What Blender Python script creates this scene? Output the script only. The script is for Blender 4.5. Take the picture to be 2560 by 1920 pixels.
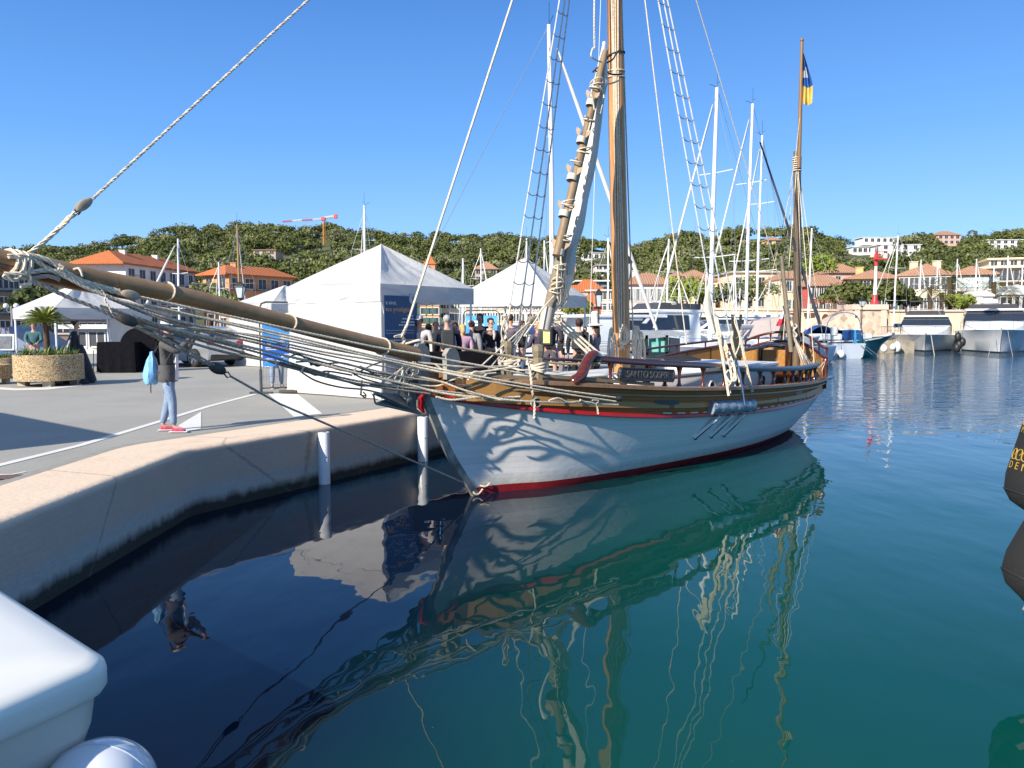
import bpy, bmesh, math, random
import numpy as np
from mathutils import Vector, Matrix, noise
R = math.radians
for o in list(bpy.data.objects): bpy.data.objects.remove(o, do_unlink=True)
scene = bpy.context.scene
COL = scene.collection
random.seed(7)
# ------------------------------------------------------------------ camera, sky, sun
CAMZ = 2.47
PITCH = math.atan(152/1920)
cam = bpy.data.cameras.new('camera'); camo = bpy.data.objects.new('camera', cam); COL.objects.link(camo)
cam.lens = 27.0; cam.sensor_width = 36.0; cam.clip_start = 0.05; cam.clip_end = 3000
camo.location = (0, 0, CAMZ); camo.rotation_euler = (math.pi/2-PITCH, 0, 0)
scene.camera = camo
SUN_EL, SUN_AZ = 29.0, math.atan2(-.655, -.756)      # light comes from behind the camera, on the left
scene.world = bpy.data.worlds.new('World'); scene.world.use_nodes = True
wn = scene.world.node_tree.nodes; wl = scene.world.node_tree.links
bg = wn['Background']; sky = wn.new('ShaderNodeTexSky'); sky.sky_type = 'NISHITA'; sky.sun_disc = False
sky.sun_elevation = R(SUN_EL); sky.sun_rotation = math.atan2(-.655, -.756)
sky.air_density = 1.0; sky.dust_density = 0.25; sky.ozone_density = 3.0; sky.altitude = 0
tcw = wn.new('ShaderNodeTexCoord'); sxw = wn.new('ShaderNodeSeparateXYZ'); wl.new(tcw.outputs['Generated'], sxw.inputs[0])
rw = wn.new('ShaderNodeValToRGB'); wl.new(sxw.outputs[2], rw.inputs[0])     # clear blue sky, paler to the horizon
E = rw.color_ramp.elements; E[0].position = 0.0; E[0].color = (.245, .475, .84, 1); E[1].position = 1.0; E[1].color = (.14, .23, .42, 1)
for p_, c_ in ((.10, (.17, .39, .79)), (.22, (.085, .275, .68)), (.40, (.034, .155, .48)), (.65, (.13, .23, .42))):
    e = rw.color_ramp.elements.new(p_); e.color = (*c_, 1)
sc1 = wn.new('ShaderNodeVectorMath'); sc1.operation = 'SCALE'; sc1.inputs[3].default_value = 10.8; wl.new(rw.outputs[0], sc1.inputs[0])
mxw = wn.new('ShaderNodeMix'); mxw.data_type = 'RGBA'; mxw.inputs[0].default_value = .26; wl.new(sc1.outputs[0], mxw.inputs[6]); wl.new(sky.outputs[0], mxw.inputs[7])
wl.new(mxw.outputs[2], bg.inputs[0]); bg.inputs[1].default_value = 0.10
sl = bpy.data.lights.new('sun', 'SUN'); so = bpy.data.objects.new('sun', sl); COL.objects.link(so)
sl.energy = 5.0; sl.angle = R(0.53); sl.color = (1.0, 0.92, 0.79)
sd = Vector((.655*math.cos(R(SUN_EL)), .756*math.cos(R(SUN_EL)), -math.sin(R(SUN_EL))))
so.rotation_euler = sd.to_track_quat('-Z', 'Y').to_euler()
scene.view_settings.view_transform = 'Standard'; scene.view_settings.look = 'None'
scene.view_settings.exposure = 0.62; scene.view_settings.gamma = 1
scene.render.engine = 'CYCLES'
scene.cycles.max_bounces = 6; scene.cycles.glossy_bounces = 3; scene.cycles.transparent_max_bounces = 8
scene.cycles.caustics_reflective = False; scene.cycles.caustics_refractive = False
# ------------------------------------------------------------------ measuring helpers (photograph pixel + real distance -> point)
cp, sp = math.cos(PITCH), math.sin(PITCH)
def ray(px, py):
    a = (px-1280)/1920; b = (960-py)/1920
    return Vector((a, cp+b*sp, -sp+b*cp))
def W(px, py, Y):
    r = ray(px, py); return Vector((0, 0, CAMZ)) + r*(Y/r.y)
def G(px, py, z=0.0):
    r = ray(px, py); return Vector((0, 0, CAMZ)) + r*((z-CAMZ)/r.z)
def lerp(a, b, t): return a+(b-a)*t
def interp(x, pts):
    if x <= pts[0][0]: return pts[0][1]
    for (a, u), (b, v) in zip(pts, pts[1:]):
        if x <= b:
            t = (x-a)/(b-a); return u+(v-u)*t
    return pts[-1][1]
def sinterp(x, pts):      # smooth (Catmull-Rom) version
    n = len(pts)
    if x <= pts[0][0]: return pts[0][1]
    if x >= pts[-1][0]: return pts[-1][1]
    for i in range(n-1):
        if x <= pts[i+1][0]: break
    x0, y0 = pts[i]; x1, y1 = pts[i+1]
    m0 = (pts[i+1][1]-pts[i-1][1])/(pts[i+1][0]-pts[i-1][0]) if i > 0 else (y1-y0)/(x1-x0)
    m1 = (pts[i+2][1]-pts[i][1])/(pts[i+2][0]-pts[i][0]) if i < n-2 else (y1-y0)/(x1-x0)
    h = x1-x0; t = (x-x0)/h
    return (2*t**3-3*t*t+1)*y0+(t**3-2*t*t+t)*h*m0+(-2*t**3+3*t*t)*y1+(t**3-t*t)*h*m1
def catmull(pts, n=8, closed=False):
    pts = [Vector(p) for p in pts]; out = []
    m = len(pts)
    rng = range(m if closed else m-1)
    for i in rng:
        p0 = pts[(i-1) % m] if (closed or i > 0) else pts[0]
        p1 = pts[i]; p2 = pts[(i+1) % m]
        p3 = pts[(i+2) % m] if (closed or i+2 < m) else pts[-1]
        for k in range(n):
            t = k/n
            out.append(.5*((2*p1)+(p2-p0)*t+(2*p0-5*p1+4*p2-p3)*t*t+(-p0+3*p1-3*p2+p3)*t**3))
    if not closed: out.append(pts[-1])
    return out
# ------------------------------------------------------------------ objects
def tag(o, label=None, cat=None, group=None, kind=None):
    if label: o['label'] = label
    if cat: o['category'] = cat
    if group: o['group'] = group
    if kind: o['kind'] = kind
    return o
def thing(name, label, cat, loc=(0, 0, 0), rz=0, group=None):
    o = bpy.data.objects.new(name, None); o.empty_display_size = .2; COL.objects.link(o)
    o.location = loc; o.rotation_euler = (0, 0, rz); tag(o, label, cat, group); return o
def rootmat(o):
    while o.parent: o = o.parent
    return Matrix.Translation(o.location) @ o.rotation_euler.to_matrix().to_4x4() @ Matrix.Diagonal((*o.scale, 1))
CH = {}
def link(o, parent):
    COL.objects.link(o)
    if parent:
        o.parent = parent; CH.setdefault(parent.name, []).append(o)
    return o
def dup(root, loc, rz=None, label=None, scale=None, group=None):
    def cp_(o, par):
        c = o.copy(); COL.objects.link(c); c.parent = par
        if par: CH.setdefault(par.name, []).append(c)
        for ch in list(CH.get(o.name, [])): cp_(ch, c)
        return c
    r = cp_(root, None); r.location = loc
    if rz is not None: r.rotation_euler = (0, 0, rz)
    if scale is not None: r.scale = (scale,)*3 if isinstance(scale, (int, float)) else scale
    if label: r['label'] = label
    if group: r['group'] = group
    return r
class MB:
    def __init__(s): s.v = []; s.f = []; s.m = []; s.uv = []
    def add(s, vs, fs, mi=0, uv=None):
        b = len(s.v); s.v += [tuple(v) for v in vs]
        s.uv += (uv if uv else [(0, 0)]*len(vs))
        for f in fs: s.f.append([b+i for i in f]); s.m.append(mi)
        return s
    def box(s, c, d, M=None, mi=0, taper=1.0):
        x, y, z = d[0]/2, d[1]/2, d[2]/2; t = taper
        vs = [(-x, -y, -z), (x, -y, -z), (x, y, -z), (-x, y, -z), (-x*t, -y*t, z), (x*t, -y*t, z), (x*t, y*t, z), (-x*t, y*t, z)]
        if M is not None:
            vs = [M @ Vector(v) for v in vs]
        c = Vector(c); vs = [Vector(v)+c for v in vs]
        return s.add(vs, [(3, 2, 1, 0), (4, 5, 6, 7), (0, 1, 5, 4), (1, 2, 6, 5), (2, 3, 7, 6), (3, 0, 4, 7)], mi)
    def bbox(s, c, d, b=.01, M=None, mi=0):       # box with chamfered edges
        X, Y, Z = d[0]/2, d[1]/2, d[2]/2; b = min(b, X*.45, Y*.45, Z*.45)
        rings = []
        for z, i in ((-Z, b), (-Z+b, 0), (Z-b, 0), (Z, b)):
            x, y = X-i, Y-i; e = b if i == 0 else b*.6
            rings.append([(-x+e, -y, z), (x-e, -y, z), (x, -y+e, z), (x, y-e, z), (x-e, y, z), (-x+e, y, z), (-x, y-e, z), (-x, -y+e, z)])
        c = Vector(c)
        rr = [[(M @ Vector(v) if M is not None else Vector(v))+c for v in r] for r in rings]
        return s.loft(rr, True, True, mi)
    def loft(s, rings, closed=True, caps=False, mi=0, uv=False):
        n = len(rings[0]); vs = [v for r in rings for v in r]; fs = []
        for i in range(len(rings)-1):
            for j in range(n if closed else n-1):
                a = i*n+j; b = i*n+(j+1) % n; fs.append((a, b, b+n, a+n))
        if caps: fs.append(tuple(reversed(range(n)))); fs.append(tuple((len(rings)-1)*n+j for j in range(n)))
        u = [(i/max(1, len(rings)-1), j/max(1, n-1)) for i in range(len(rings)) for j in range(n)] if uv else None
        return s.add(vs, fs, mi, u)
    def prism(s, poly, z0, z1, mi=0):
        n = len(poly)
        vs = [(p[0], p[1], z0) for p in poly]+[(p[0], p[1], z1) for p in poly]
        fs = [tuple(reversed(range(n))), tuple(range(n, 2*n))]+[(i, (i+1) % n, n+(i+1) % n, n+i) for i in range(n)]
        return s.add(vs, fs, mi)
    def slab(s, pts, th, nrm, mi=0):              # planar polygon given thickness along nrm
        n = len(pts); nrm = Vector(nrm).normalized()*th
        vs = [Vector(p) for p in pts]+[Vector(p)+nrm for p in pts]
        fs = [tuple(reversed(range(n))), tuple(range(n, 2*n))]+[(i, (i+1) % n, n+(i+1) % n, n+i) for i in range(n)]
        return s.add(vs, fs, mi)
    def tube(s, pts, r, n=8, caps=True, mi=0, closed=False, sx=1.0):
        pts = [Vector(p) for p in pts]; m = len(pts)
        if m < 2: return s
        T = []
        for i in range(m):
            if closed: d = pts[(i+1) % m]-pts[(i-1) % m]
            else: d = pts[min(i+1, m-1)]-pts[max(i-1, 0)]
            T.append(d.normalized() if d.length > 1e-9 else Vector((0, 0, 1)))
        up = Vector((0, 0, 1)) if abs(T[0].z) < .9 else Vector((1, 0, 0))
        N = (up-T[0]*up.dot(T[0])).normalized(); rings = []
        for i in range(m):
            N = (N-T[i]*N.dot(T[i]))
            N = N.normalized() if N.length > 1e-6 else T[i].orthogonal().normalized()
            B = T[i].cross(N); rr = r[i] if isinstance(r, (list, tuple)) else r
            rings.append([pts[i]+(N*math.cos(2*math.pi*k/n)*sx+B*math.sin(2*math.pi*k/n))*rr for k in range(n)])
        if closed: rings.append(rings[0])
        return s.loft(rings, True, caps and not closed, mi, uv=True)
    def cyl(s, p0, p1, r, r1=None, n=12, mi=0, caps=True):
        return s.tube([p0, p1], [r, r if r1 is None else r1], n, caps, mi)
    def lathe(s, prof, c=(0, 0, 0), n=20, mi=0, M=None, caps=True, sc=(1, 1)):
        c = Vector(c); rings = []
        for r, z in prof:
            ring = [Vector((r*math.cos(2*math.pi*k/n)*sc[0], r*math.sin(2*math.pi*k/n)*sc[1], z)) for k in range(n)]
            if M is not None: ring = [M @ v for v in ring]
            rings.append([v+c for v in ring])
        return s.loft(rings, True, caps, mi, uv=True)
    def ball(s, c, r, n=12, mi=0, M=None):
        rx, ry, rz_ = (r, r, r) if isinstance(r, (int, float)) else r
        prof = [(max(1e-4, math.sin(math.pi*i/n)), -math.cos(math.pi*i/n)) for i in range(n+1)]
        c = Vector(c); rings = []
        for a, z in prof:
            ring = [Vector((a*rx*math.cos(2*math.pi*k/(2*n)), a*ry*math.sin(2*math.pi*k/(2*n)), z*rz_)) for k in range(2*n)]
            if M is not None: ring = [M @ v for v in ring]
            rings.append([v+c for v in ring])
        return s.loft(rings, True, True, mi)
    def rope(s, pts, r, pitch=None, n=5, strands=3, mi=0, res=6):   # real twisted three-strand rope
        pts = [Vector(p) for p in pts]; pitch = pitch or r*9
        L = [0]
        for a, b in zip(pts, pts[1:]): L.append(L[-1]+(b-a).length)
        tot = L[-1]; step = pitch/res; k = max(2, int(tot/step)); fine = []; j = 0
        for i in range(k+1):
            d = tot*i/k
            while j < len(L)-2 and L[j+1] < d: j += 1
            t = (d-L[j])/max(1e-9, L[j+1]-L[j]); fine.append(pts[j].lerp(pts[j+1], t))
        T0 = (fine[1]-fine[0]).normalized(); up = Vector((0, 0, 1)) if abs(T0.z) < .9 else Vector((1, 0, 0))
        N = up-T0*up.dot(T0); N.normalize(); fr = []
        for i in range(k+1):
            T = (fine[min(k, i+1)]-fine[max(0, i-1)]).normalized(); N = (N-T*N.dot(T)).normalized(); fr.append((N.copy(), T.cross(N)))
        for q in range(strands):
            ps = []
            for i in range(k+1):
                a = 2*math.pi*(i*step/pitch+q/strands); ps.append(fine[i]+(fr[i][0]*math.cos(a)+fr[i][1]*math.sin(a))*r*.5)
            s.tube(ps, r*.56, n, True, mi)
        return s
    def build(s, name, mats, parent=None, world=False, smooth=False, sharp=None):
        me = bpy.data.meshes.new(name)
        vs = s.v
        if world and parent:
            Mi = rootmat(parent).inverted(); vs = [tuple(Mi @ Vector(v)) for v in vs]
        me.from_pydata(vs, [], s.f)
        mats = mats if isinstance(mats, (list, tuple)) else [mats]
        for m_ in mats: me.materials.append(m_)
        if len(mats) > 1: me.polygons.foreach_set('material_index', s.m)
        if any(u != (0, 0) for u in s.uv[:400]+s.uv[-50:]):
            ul = me.uv_layers.new(name='UVMap'); li = np.zeros(len(me.loops), dtype=np.int32); me.loops.foreach_get('vertex_index', li)
            ul.data.foreach_set('uv', np.array(s.uv, dtype=np.float32)[li].ravel())
        if smooth:
            me.polygons.foreach_set('use_smooth', [True]*len(me.polygons))
        me.update()
        if smooth and sharp is not False:
            bm = bmesh.new(); bm.from_mesh(me); a = R(sharp or 40)
            for e in bm.edges:
                if len(e.link_faces) == 2 and e.calc_face_angle(0) > a: e.smooth = False
            bm.to_mesh(me); bm.free()
        return link(bpy.data.objects.new(name, me), parent)
def struct(name, mb, mt, **k):
    o = mb.build(name, mt, **k); o['kind'] = 'structure'; return o
def curve_text(txt, size, name, m_, parent, M, ext=.004, align='CENTER', spacing=1.0):
    cu = bpy.data.curves.new(name, 'FONT'); cu.body = txt; cu.size = size; cu.extrude = ext; cu.align_x = align; cu.align_y = 'CENTER'; cu.space_character = spacing
    ob = bpy.data.objects.new(name, cu); COL.objects.link(ob); bpy.context.view_layer.update()
    me = bpy.data.meshes.new_from_object(ob.evaluated_get(bpy.context.evaluated_depsgraph_get())); bpy.data.objects.remove(ob)
    if parent is not None: M = rootmat(parent).inverted() @ M
    me.transform(M); me.name = name; me.materials.clear(); me.materials.append(m_)
    return link(bpy.data.objects.new(name, me), parent)
def frame(origin, xdir, zdir):                     # matrix: local x -> xdir, local y -> zdir, local z -> normal (for texts and boards)
    x = Vector(xdir).normalized(); y = Vector(zdir); y = (y-x*y.dot(x)).normalized(); z = x.cross(y)
    M = Matrix((x, y, z)).transposed().to_4x4(); M.translation = Vector(origin); return M
# ------------------------------------------------------------------ materials
MC = {}
def nt(name):
    m = bpy.data.materials.new(name); m.use_nodes = True; t = m.node_tree; return m, t.nodes, t.links, t.nodes['Principled BSDF']
def mat(name, col, rough=.6, var=.12, scale=4, bump=0, bscale=30, metal=0, spec=.5, coat=0, col2=None, stretch=None, uvbands=None, objspace=True, trans=0, alpha=None, emis=None):
    if name in MC: return MC[name]
    m, N, L, P = nt(name)
    tc = N.new('ShaderNodeTexCoord'); src = tc.outputs['Object' if objspace else 'UV']
    if stretch:
        mp = N.new('ShaderNodeMapping'); mp.inputs['Scale'].default_value = stretch; L.new(src, mp.inputs[0]); src = mp.outputs[0]
    P.inputs['Roughness'].default_value = rough; P.inputs['Metallic'].default_value = metal
    P.inputs['Specular IOR Level'].default_value = spec
    if coat: P.inputs['Coat Weight'].default_value = coat; P.inputs['Coat Roughness'].default_value = .08
    nz = N.new('ShaderNodeTexNoise'); nz.inputs['Scale'].default_value = scale; nz.inputs['Detail'].default_value = 5; nz.inputs['Roughness'].default_value = .6; L.new(src, nz.inputs['Vector'])
    cr = N.new('ShaderNodeValToRGB'); L.new(nz.outputs['Fac'], cr.inputs[0])
    c2 = col2 or tuple(min(1, c*(1+var)) for c in col)
    c1 = col if col2 else tuple(c*(1-var) for c in col)
    cr.color_ramp.elements[0].position = .32; cr.color_ramp.elements[1].position = .68
    cr.color_ramp.elements[0].color = (*c1, 1); cr.color_ramp.elements[1].color = (*c2, 1)
    L.new(cr.outputs[0], P.inputs['Base Color'])
    if bump:
        bz = N.new('ShaderNodeTexNoise'); bz.inputs['Scale'].default_value = bscale; bz.inputs['Detail'].default_value = 4; L.new(src, bz.inputs['Vector'])
        b = N.new('ShaderNodeBump'); b.inputs['Strength'].default_value = bump; b.inputs['Distance'].default_value = .02
        L.new(bz.outputs['Fac'], b.inputs['Height']); L.new(b.outputs[0], P.inputs['Normal'])
    if trans: P.inputs['Transmission Weight'].default_value = trans
    if alpha is not None: P.inputs['Alpha'].default_value = alpha
    MC[name] = m; return m
def wood(name, c1, c2, rough=.45, coat=0, axis='X', scale=1.0, bump=.15):
    if name in MC: return MC[name]
    m, N, L, P = nt(name); tc = N.new('ShaderNodeTexCoord'); mp = N.new('ShaderNodeMapping')
    sc = {'X': (.6, 9, 9), 'Y': (9, .6, 9), 'Z': (9, 9, .6)}[axis]; mp.inputs['Scale'].default_value = tuple(v*scale for v in sc)
    L.new(tc.outputs['Object'], mp.inputs[0]); nz = N.new('ShaderNodeTexNoise'); nz.inputs['Scale'].default_value = 3; nz.inputs['Detail'].default_value = 8; nz.inputs['Roughness'].default_value = .65
    nz.inputs['Distortion'].default_value = .6; L.new(mp.outputs[0], nz.inputs['Vector']); cr = N.new('ShaderNodeValToRGB'); L.new(nz.outputs['Fac'], cr.inputs[0])
    cr.color_ramp.elements[0].position = .3; cr.color_ramp.elements[1].position = .72; cr.color_ramp.elements[0].color = (*c1, 1); cr.color_ramp.elements[1].color = (*c2, 1)
    n2 = N.new('ShaderNodeTexNoise'); n2.inputs['Scale'].default_value = 1.1; n2.inputs['Detail'].default_value = 3; L.new(tc.outputs['Object'], n2.inputs['Vector'])
    mx = N.new('ShaderNodeMix'); mx.data_type = 'RGBA'; mx.blend_type = 'MULTIPLY'; mx.inputs[0].default_value = .45
    L.new(cr.outputs[0], mx.inputs[6]); L.new(n2.outputs['Fac'], mx.inputs[7]); L.new(mx.outputs[2], P.inputs['Base Color'])
    P.inputs['Roughness'].default_value = rough
    if coat: P.inputs['Coat Weight'].default_value = coat; P.inputs['Coat Roughness'].default_value = .06
    b = N.new('ShaderNodeBump'); b.inputs['Strength'].default_value = bump; b.inputs['Distance'].default_value = .01; L.new(nz.outputs['Fac'], b.inputs['Height']); L.new(b.outputs[0], P.inputs['Normal'])
    MC[name] = m; return m
def math_node(N, L, op, a, b=None, clamp=False):
    n = N.new('ShaderNodeMath'); n.operation = op; n.use_clamp = clamp
    for i, v in enumerate((a, b)):
        if v is None: continue
        if isinstance(v, (int, float)): n.inputs[i].default_value = v
        else: L.new(v, n.inputs[i])
    return n.outputs[0]
def mixc(N, L, f, a, b, mode='MIX'):
    mx = N.new('ShaderNodeMix'); mx.data_type = 'RGBA'; mx.blend_type = mode
    for i, v in ((0, f), (6, a), (7, b)):
        if isinstance(v, (int, float)): mx.inputs[i].default_value = v
        elif isinstance(v, tuple): mx.inputs[i].default_value = (*v, 1)
        else: L.new(v, mx.inputs[i])
    return mx.outputs[2]
def pos_xyz(N, L, kind='Position'):
    g = N.new('ShaderNodeNewGeometry'); s_ = N.new('ShaderNodeSeparateXYZ'); L.new(g.outputs['Position'], s_.inputs[0]); return g.outputs['Position'], s_.outputs
def maprange(N, L, v, a, b, c=0, d=1, smooth=False):
    n = N.new('ShaderNodeMapRange'); n.inputs[1].default_value = a; n.inputs[2].default_value = b; n.inputs[3].default_value = c; n.inputs[4].default_value = d
    if smooth: n.interpolation_type = 'SMOOTHSTEP'
    L.new(v, n.inputs[0]); return n.outputs[0]
def noise_node(N, L, v, scale, detail=4, rough=.55, stretch=None):
    if stretch:
        mp = N.new('ShaderNodeMapping'); mp.inputs['Scale'].default_value = stretch; L.new(v, mp.inputs[0]); v = mp.outputs[0]
    n = N.new('ShaderNodeTexNoise'); n.inputs['Scale'].default_value = scale; n.inputs['Detail'].default_value = detail; n.inputs['Roughness'].default_value = rough; L.new(v, n.inputs['Vector']); return n.outputs['Fac']
def bumpn(N, L, h, strength, dist, P, prev=None):
    b = N.new('ShaderNodeBump'); b.inputs['Strength'].default_value = 1; b.inputs['Distance'].default_value = dist
    if isinstance(strength, (int, float)): b.inputs['Strength'].default_value = strength
    else: L.new(strength, b.inputs['Strength'])
    L.new(h, b.inputs['Height'])
    if prev is not None: L.new(prev, b.inputs['Normal'])
    L.new(b.outputs[0], P.inputs['Normal']); return b.outputs[0]
white_gel = mat('white_gelcoat', (.78, .79, .79), .25, .03, 2, coat=.4)
grey_gel = mat('grey_gelcoat', (.42, .44, .45), .3, .04, 2, coat=.4)
silver_gel = mat('silver_hull', (.36, .39, .40), .3, .05, 2, coat=.4)
glass_dark = mat('dark_glass', (.02, .025, .035), .06, .1, 2, spec=.9)
chrome = mat('stainless_steel', (.7, .7, .72), .2, .05, 5, metal=1)
alu = mat('painted_mast_white', (.75, .76, .76), .35, .04, 3)
black_p = mat('black_plastic', (.02, .02, .022), .5, .2, 5)
black_m = mat('black_iron', (.018, .02, .02), .45, .2, 5)
canvas_w = mat('tent_canvas', (.80, .80, .80), .75, .03, 1.5)
rope_w = mat('pale_rope', (.66, .57, .44), .9, .25, 30, bump=.3, bscale=200)
rope_g = mat('grey_rope', (.40, .35, .29), .95, .3, 30, bump=.3, bscale=200)
rope_d = mat('dark_rope', (.035, .035, .037), .9, .3, 30)
# ------------------------------------------------------------------ water, quay, ground
def water_mat():
    m, N, L, P = nt('harbour_water'); pos, xyz = pos_xyz(N, L)
    # soft shade painted into the base colour: navy beside the quay wall, green in the sun
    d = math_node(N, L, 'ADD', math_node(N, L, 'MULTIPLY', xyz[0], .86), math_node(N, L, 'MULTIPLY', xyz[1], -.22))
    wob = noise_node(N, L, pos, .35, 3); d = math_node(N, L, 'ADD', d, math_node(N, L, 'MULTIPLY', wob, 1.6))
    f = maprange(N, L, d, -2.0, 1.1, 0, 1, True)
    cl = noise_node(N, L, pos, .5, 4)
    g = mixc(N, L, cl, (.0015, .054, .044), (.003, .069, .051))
    shade_navy = mixc(N, L, cl, (.0015, .006, .018), (.002, .008, .022))
    c = mixc(N, L, f, shade_navy, g)
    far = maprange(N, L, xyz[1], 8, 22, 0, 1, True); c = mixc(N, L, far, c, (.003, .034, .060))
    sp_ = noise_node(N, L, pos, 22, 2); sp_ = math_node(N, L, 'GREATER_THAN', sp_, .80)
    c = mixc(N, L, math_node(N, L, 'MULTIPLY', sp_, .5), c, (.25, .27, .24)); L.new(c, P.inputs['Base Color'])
    P.inputs['Roughness'].default_value = .015; P.inputs['IOR'].default_value = 1.34; P.inputs['Specular IOR Level'].default_value = .5
    # slow swell near, wind ripples further out
    n1 = noise_node(N, L, pos, .9, 2, .4, (1, .55, 1)); n2 = noise_node(N, L, pos, 2.6, 2, .5, (1, .5, 1))
    n3 = noise_node(N, L, pos, 1.5, 3, .55, (.45, 1.5, 1))
    rip = maprange(N, L, xyz[1], 15, 26, .0, 1, True); rx = maprange(N, L, xyz[0], -2, 6, .35, 1, True); rip = math_node(N, L, 'MULTIPLY', rip, rx)
    h = math_node(N, L, 'ADD', math_node(N, L, 'MULTIPLY', n1, .020), math_node(N, L, 'MULTIPLY', n2, .0050))
    h = math_node(N, L, 'ADD', h, math_node(N, L, 'MULTIPLY', math_node(N, L, 'MULTIPLY', n3, rip), .085))
    bumpn(N, L, h, 1.0, 1.0, P)
    return m
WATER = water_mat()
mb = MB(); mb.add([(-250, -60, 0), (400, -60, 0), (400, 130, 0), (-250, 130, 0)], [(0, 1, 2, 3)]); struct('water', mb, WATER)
def asphalt_mat():
    m, N, L, P = nt('asphalt'); pos, xyz = pos_xyz(N, L)
    a = noise_node(N, L, pos, 90, 3, .7); b_ = noise_node(N, L, pos, .6, 4); c_ = noise_node(N, L, pos, 18, 3)
    c = mixc(N, L, a, (.19, .178, .155), (.45, .43, .38)); c = mixc(N, L, maprange(N, L, b_, .40, .58), c, mixc(N, L, a, (.27, .255, .225), (.43, .41, .365)))
    c = mixc(N, L, math_node(N, L, 'MULTIPLY', math_node(N, L, 'GREATER_THAN', c_, .68), .3), c, (.12, .115, .1)); L.new(c, P.inputs['Base Color'])
    P.inputs['Roughness'].default_value = .9; bumpn(N, L, a, .5, .01, P); return m
ASPH = asphalt_mat()
def quay_mat():
    m, N, L, P = nt('quay_concrete'); pos, xyz = pos_xyz(N, L)
    n1 = noise_node(N, L, pos, 1.4, 5); n2 = noise_node(N, L, pos, 14, 4); n3 = noise_node(N, L, pos, 5, 6, .7, (1, 1, .25)); n4 = noise_node(N, L, pos, 40, 3)
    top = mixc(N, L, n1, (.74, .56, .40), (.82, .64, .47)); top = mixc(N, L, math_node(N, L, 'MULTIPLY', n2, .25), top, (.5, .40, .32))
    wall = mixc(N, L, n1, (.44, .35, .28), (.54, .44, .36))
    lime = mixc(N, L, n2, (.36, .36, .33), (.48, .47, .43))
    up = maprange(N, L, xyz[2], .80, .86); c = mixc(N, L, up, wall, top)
    zz = math_node(N, L, 'ADD', xyz[2], math_node(N, L, 'MULTIPLY', math_node(N, L, 'SUBTRACT', n3, .5), -.20))
    c = mixc(N, L, maprange(N, L, zz, .40, .33), c, lime)
    algae = mixc(N, L, n4, (.012, .014, .010), (.05, .052, .04))
    c = mixc(N, L, maprange(N, L, zz, .22, .10), c, algae)
    vc = N.new('ShaderNodeTexVoronoi'); vc.feature = 'DISTANCE_TO_EDGE'; vc.inputs['Scale'].default_value = .22; L.new(pos, vc.inputs['Vector']); ck = maprange(N, L, math_node(N, L, 'ADD', vc.outputs['Distance'], math_node(N, L, 'MULTIPLY', n2, .012)), .006, .011, .45, 0)
    c = mixc(N, L, ck, c, (.12, .10, .08)); stn = maprange(N, L, noise_node(N, L, pos, .9, 6, .7), .56, .72, 0, .35); c = mixc(N, L, stn, c, (.34, .29, .23)); L.new(c, P.inputs['Base Color']); P.inputs['Roughness'].default_value = .85
    ln = noise_node(N, L, pos, 3, 5, .7, (1, 1, 9)); hh = math_node(N, L, 'ADD', n2, math_node(N, L, 'MULTIPLY', ln, 1.2)); bumpn(N, L, hh, .5, .012, P); return m
QM = quay_mat()
QZ = .87
edge = [(-4.15, -14), (-4.13, 4.0), (-4.13, 9.70), (-1.68, 13.85), (2.2, 20.1), (5.6, 25.6), (4.6, 28.6), (-6, 33.5), (-10, 40), (-90, 46)]
def offset_poly(e, d):
    out = []
    for i, p in enumerate(e):
        a = Vector(e[max(0, i-1)]); b = Vector(e[min(len(e)-1, i+1)]); t = (b-a).normalized(); n = Vector((-t.y, t.x)); out.append((p[0]+n.x*d, p[1]+n.y*d))
    return out
# coping: pale concrete strip with a rounded nose, 0.85 m wide, dropping as the quay wall
fine = []
for i, p in enumerate(edge):        # straight quay runs with rounded corners
    if 0 < i < len(edge)-1:
        a = Vector(edge[i-1])-Vector(p); b = Vector(edge[i+1])-Vector(p); r_ = min(.14, a.length*.4, b.length*.4); P0 = Vector(p)+a.normalized()*r_; P2 = Vector(p)+b.normalized()*r_
        for k in range(7): u = k/6; fine.append(tuple(P0.lerp(Vector(p), u).lerp(Vector(p).lerp(P2, u), u)))
    else: fine.append(p)
mb = MB(); rings = []
inner = .95
for off, z in ((0.0, -1.2), (0.0, .78), (.008, .83), (.03, .855), (.07, .868), (.14, .87), (inner, .872)):
    o_ = offset_poly(fine, off); rings.append([(x, y, z) for x, y in o_])
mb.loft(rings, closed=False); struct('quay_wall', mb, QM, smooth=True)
ip = offset_poly(fine, inner-.01)
mb = MB(); poly = [(x, y, QZ-.006) for x, y in ip]+[(-90, -14, QZ-.006)]
mb.add(poly, [tuple(reversed(range(len(poly))))]); o = struct('asphalt_ground', mb, ASPH)
# narrow gutter line between asphalt and coping
gut = mat('cement_gutter', (.30, .285, .25), .9, .12, 8)
mb = MB(); a1 = offset_poly(fine, inner-.03); a2 = offset_poly(fine, inner+.12)
mb.loft([[(x, y, QZ+.003) for x, y in a1], [(x, y, QZ+.003) for x, y in a2]], closed=False); struct('gutter_strip', mb, gut)
def paint_mat():
    m, N, L, P = nt('road_paint'); pos, xyz = pos_xyz(N, L); a = noise_node(N, L, pos, 60, 4, .7); b_ = noise_node(N, L, pos, 3, 5)
    w = math_node(N, L, 'GREATER_THAN', math_node(N, L, 'ADD', a, math_node(N, L, 'MULTIPLY', b_, .5)), 1.02)
    c = mixc(N, L, b_, (.66, .64, .58), (.75, .73, .68)); c = mixc(N, L, w, c, (.25, .24, .21)); L.new(c, P.inputs['Base Color']); P.inputs['Roughness'].default_value = .8; return m
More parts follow.
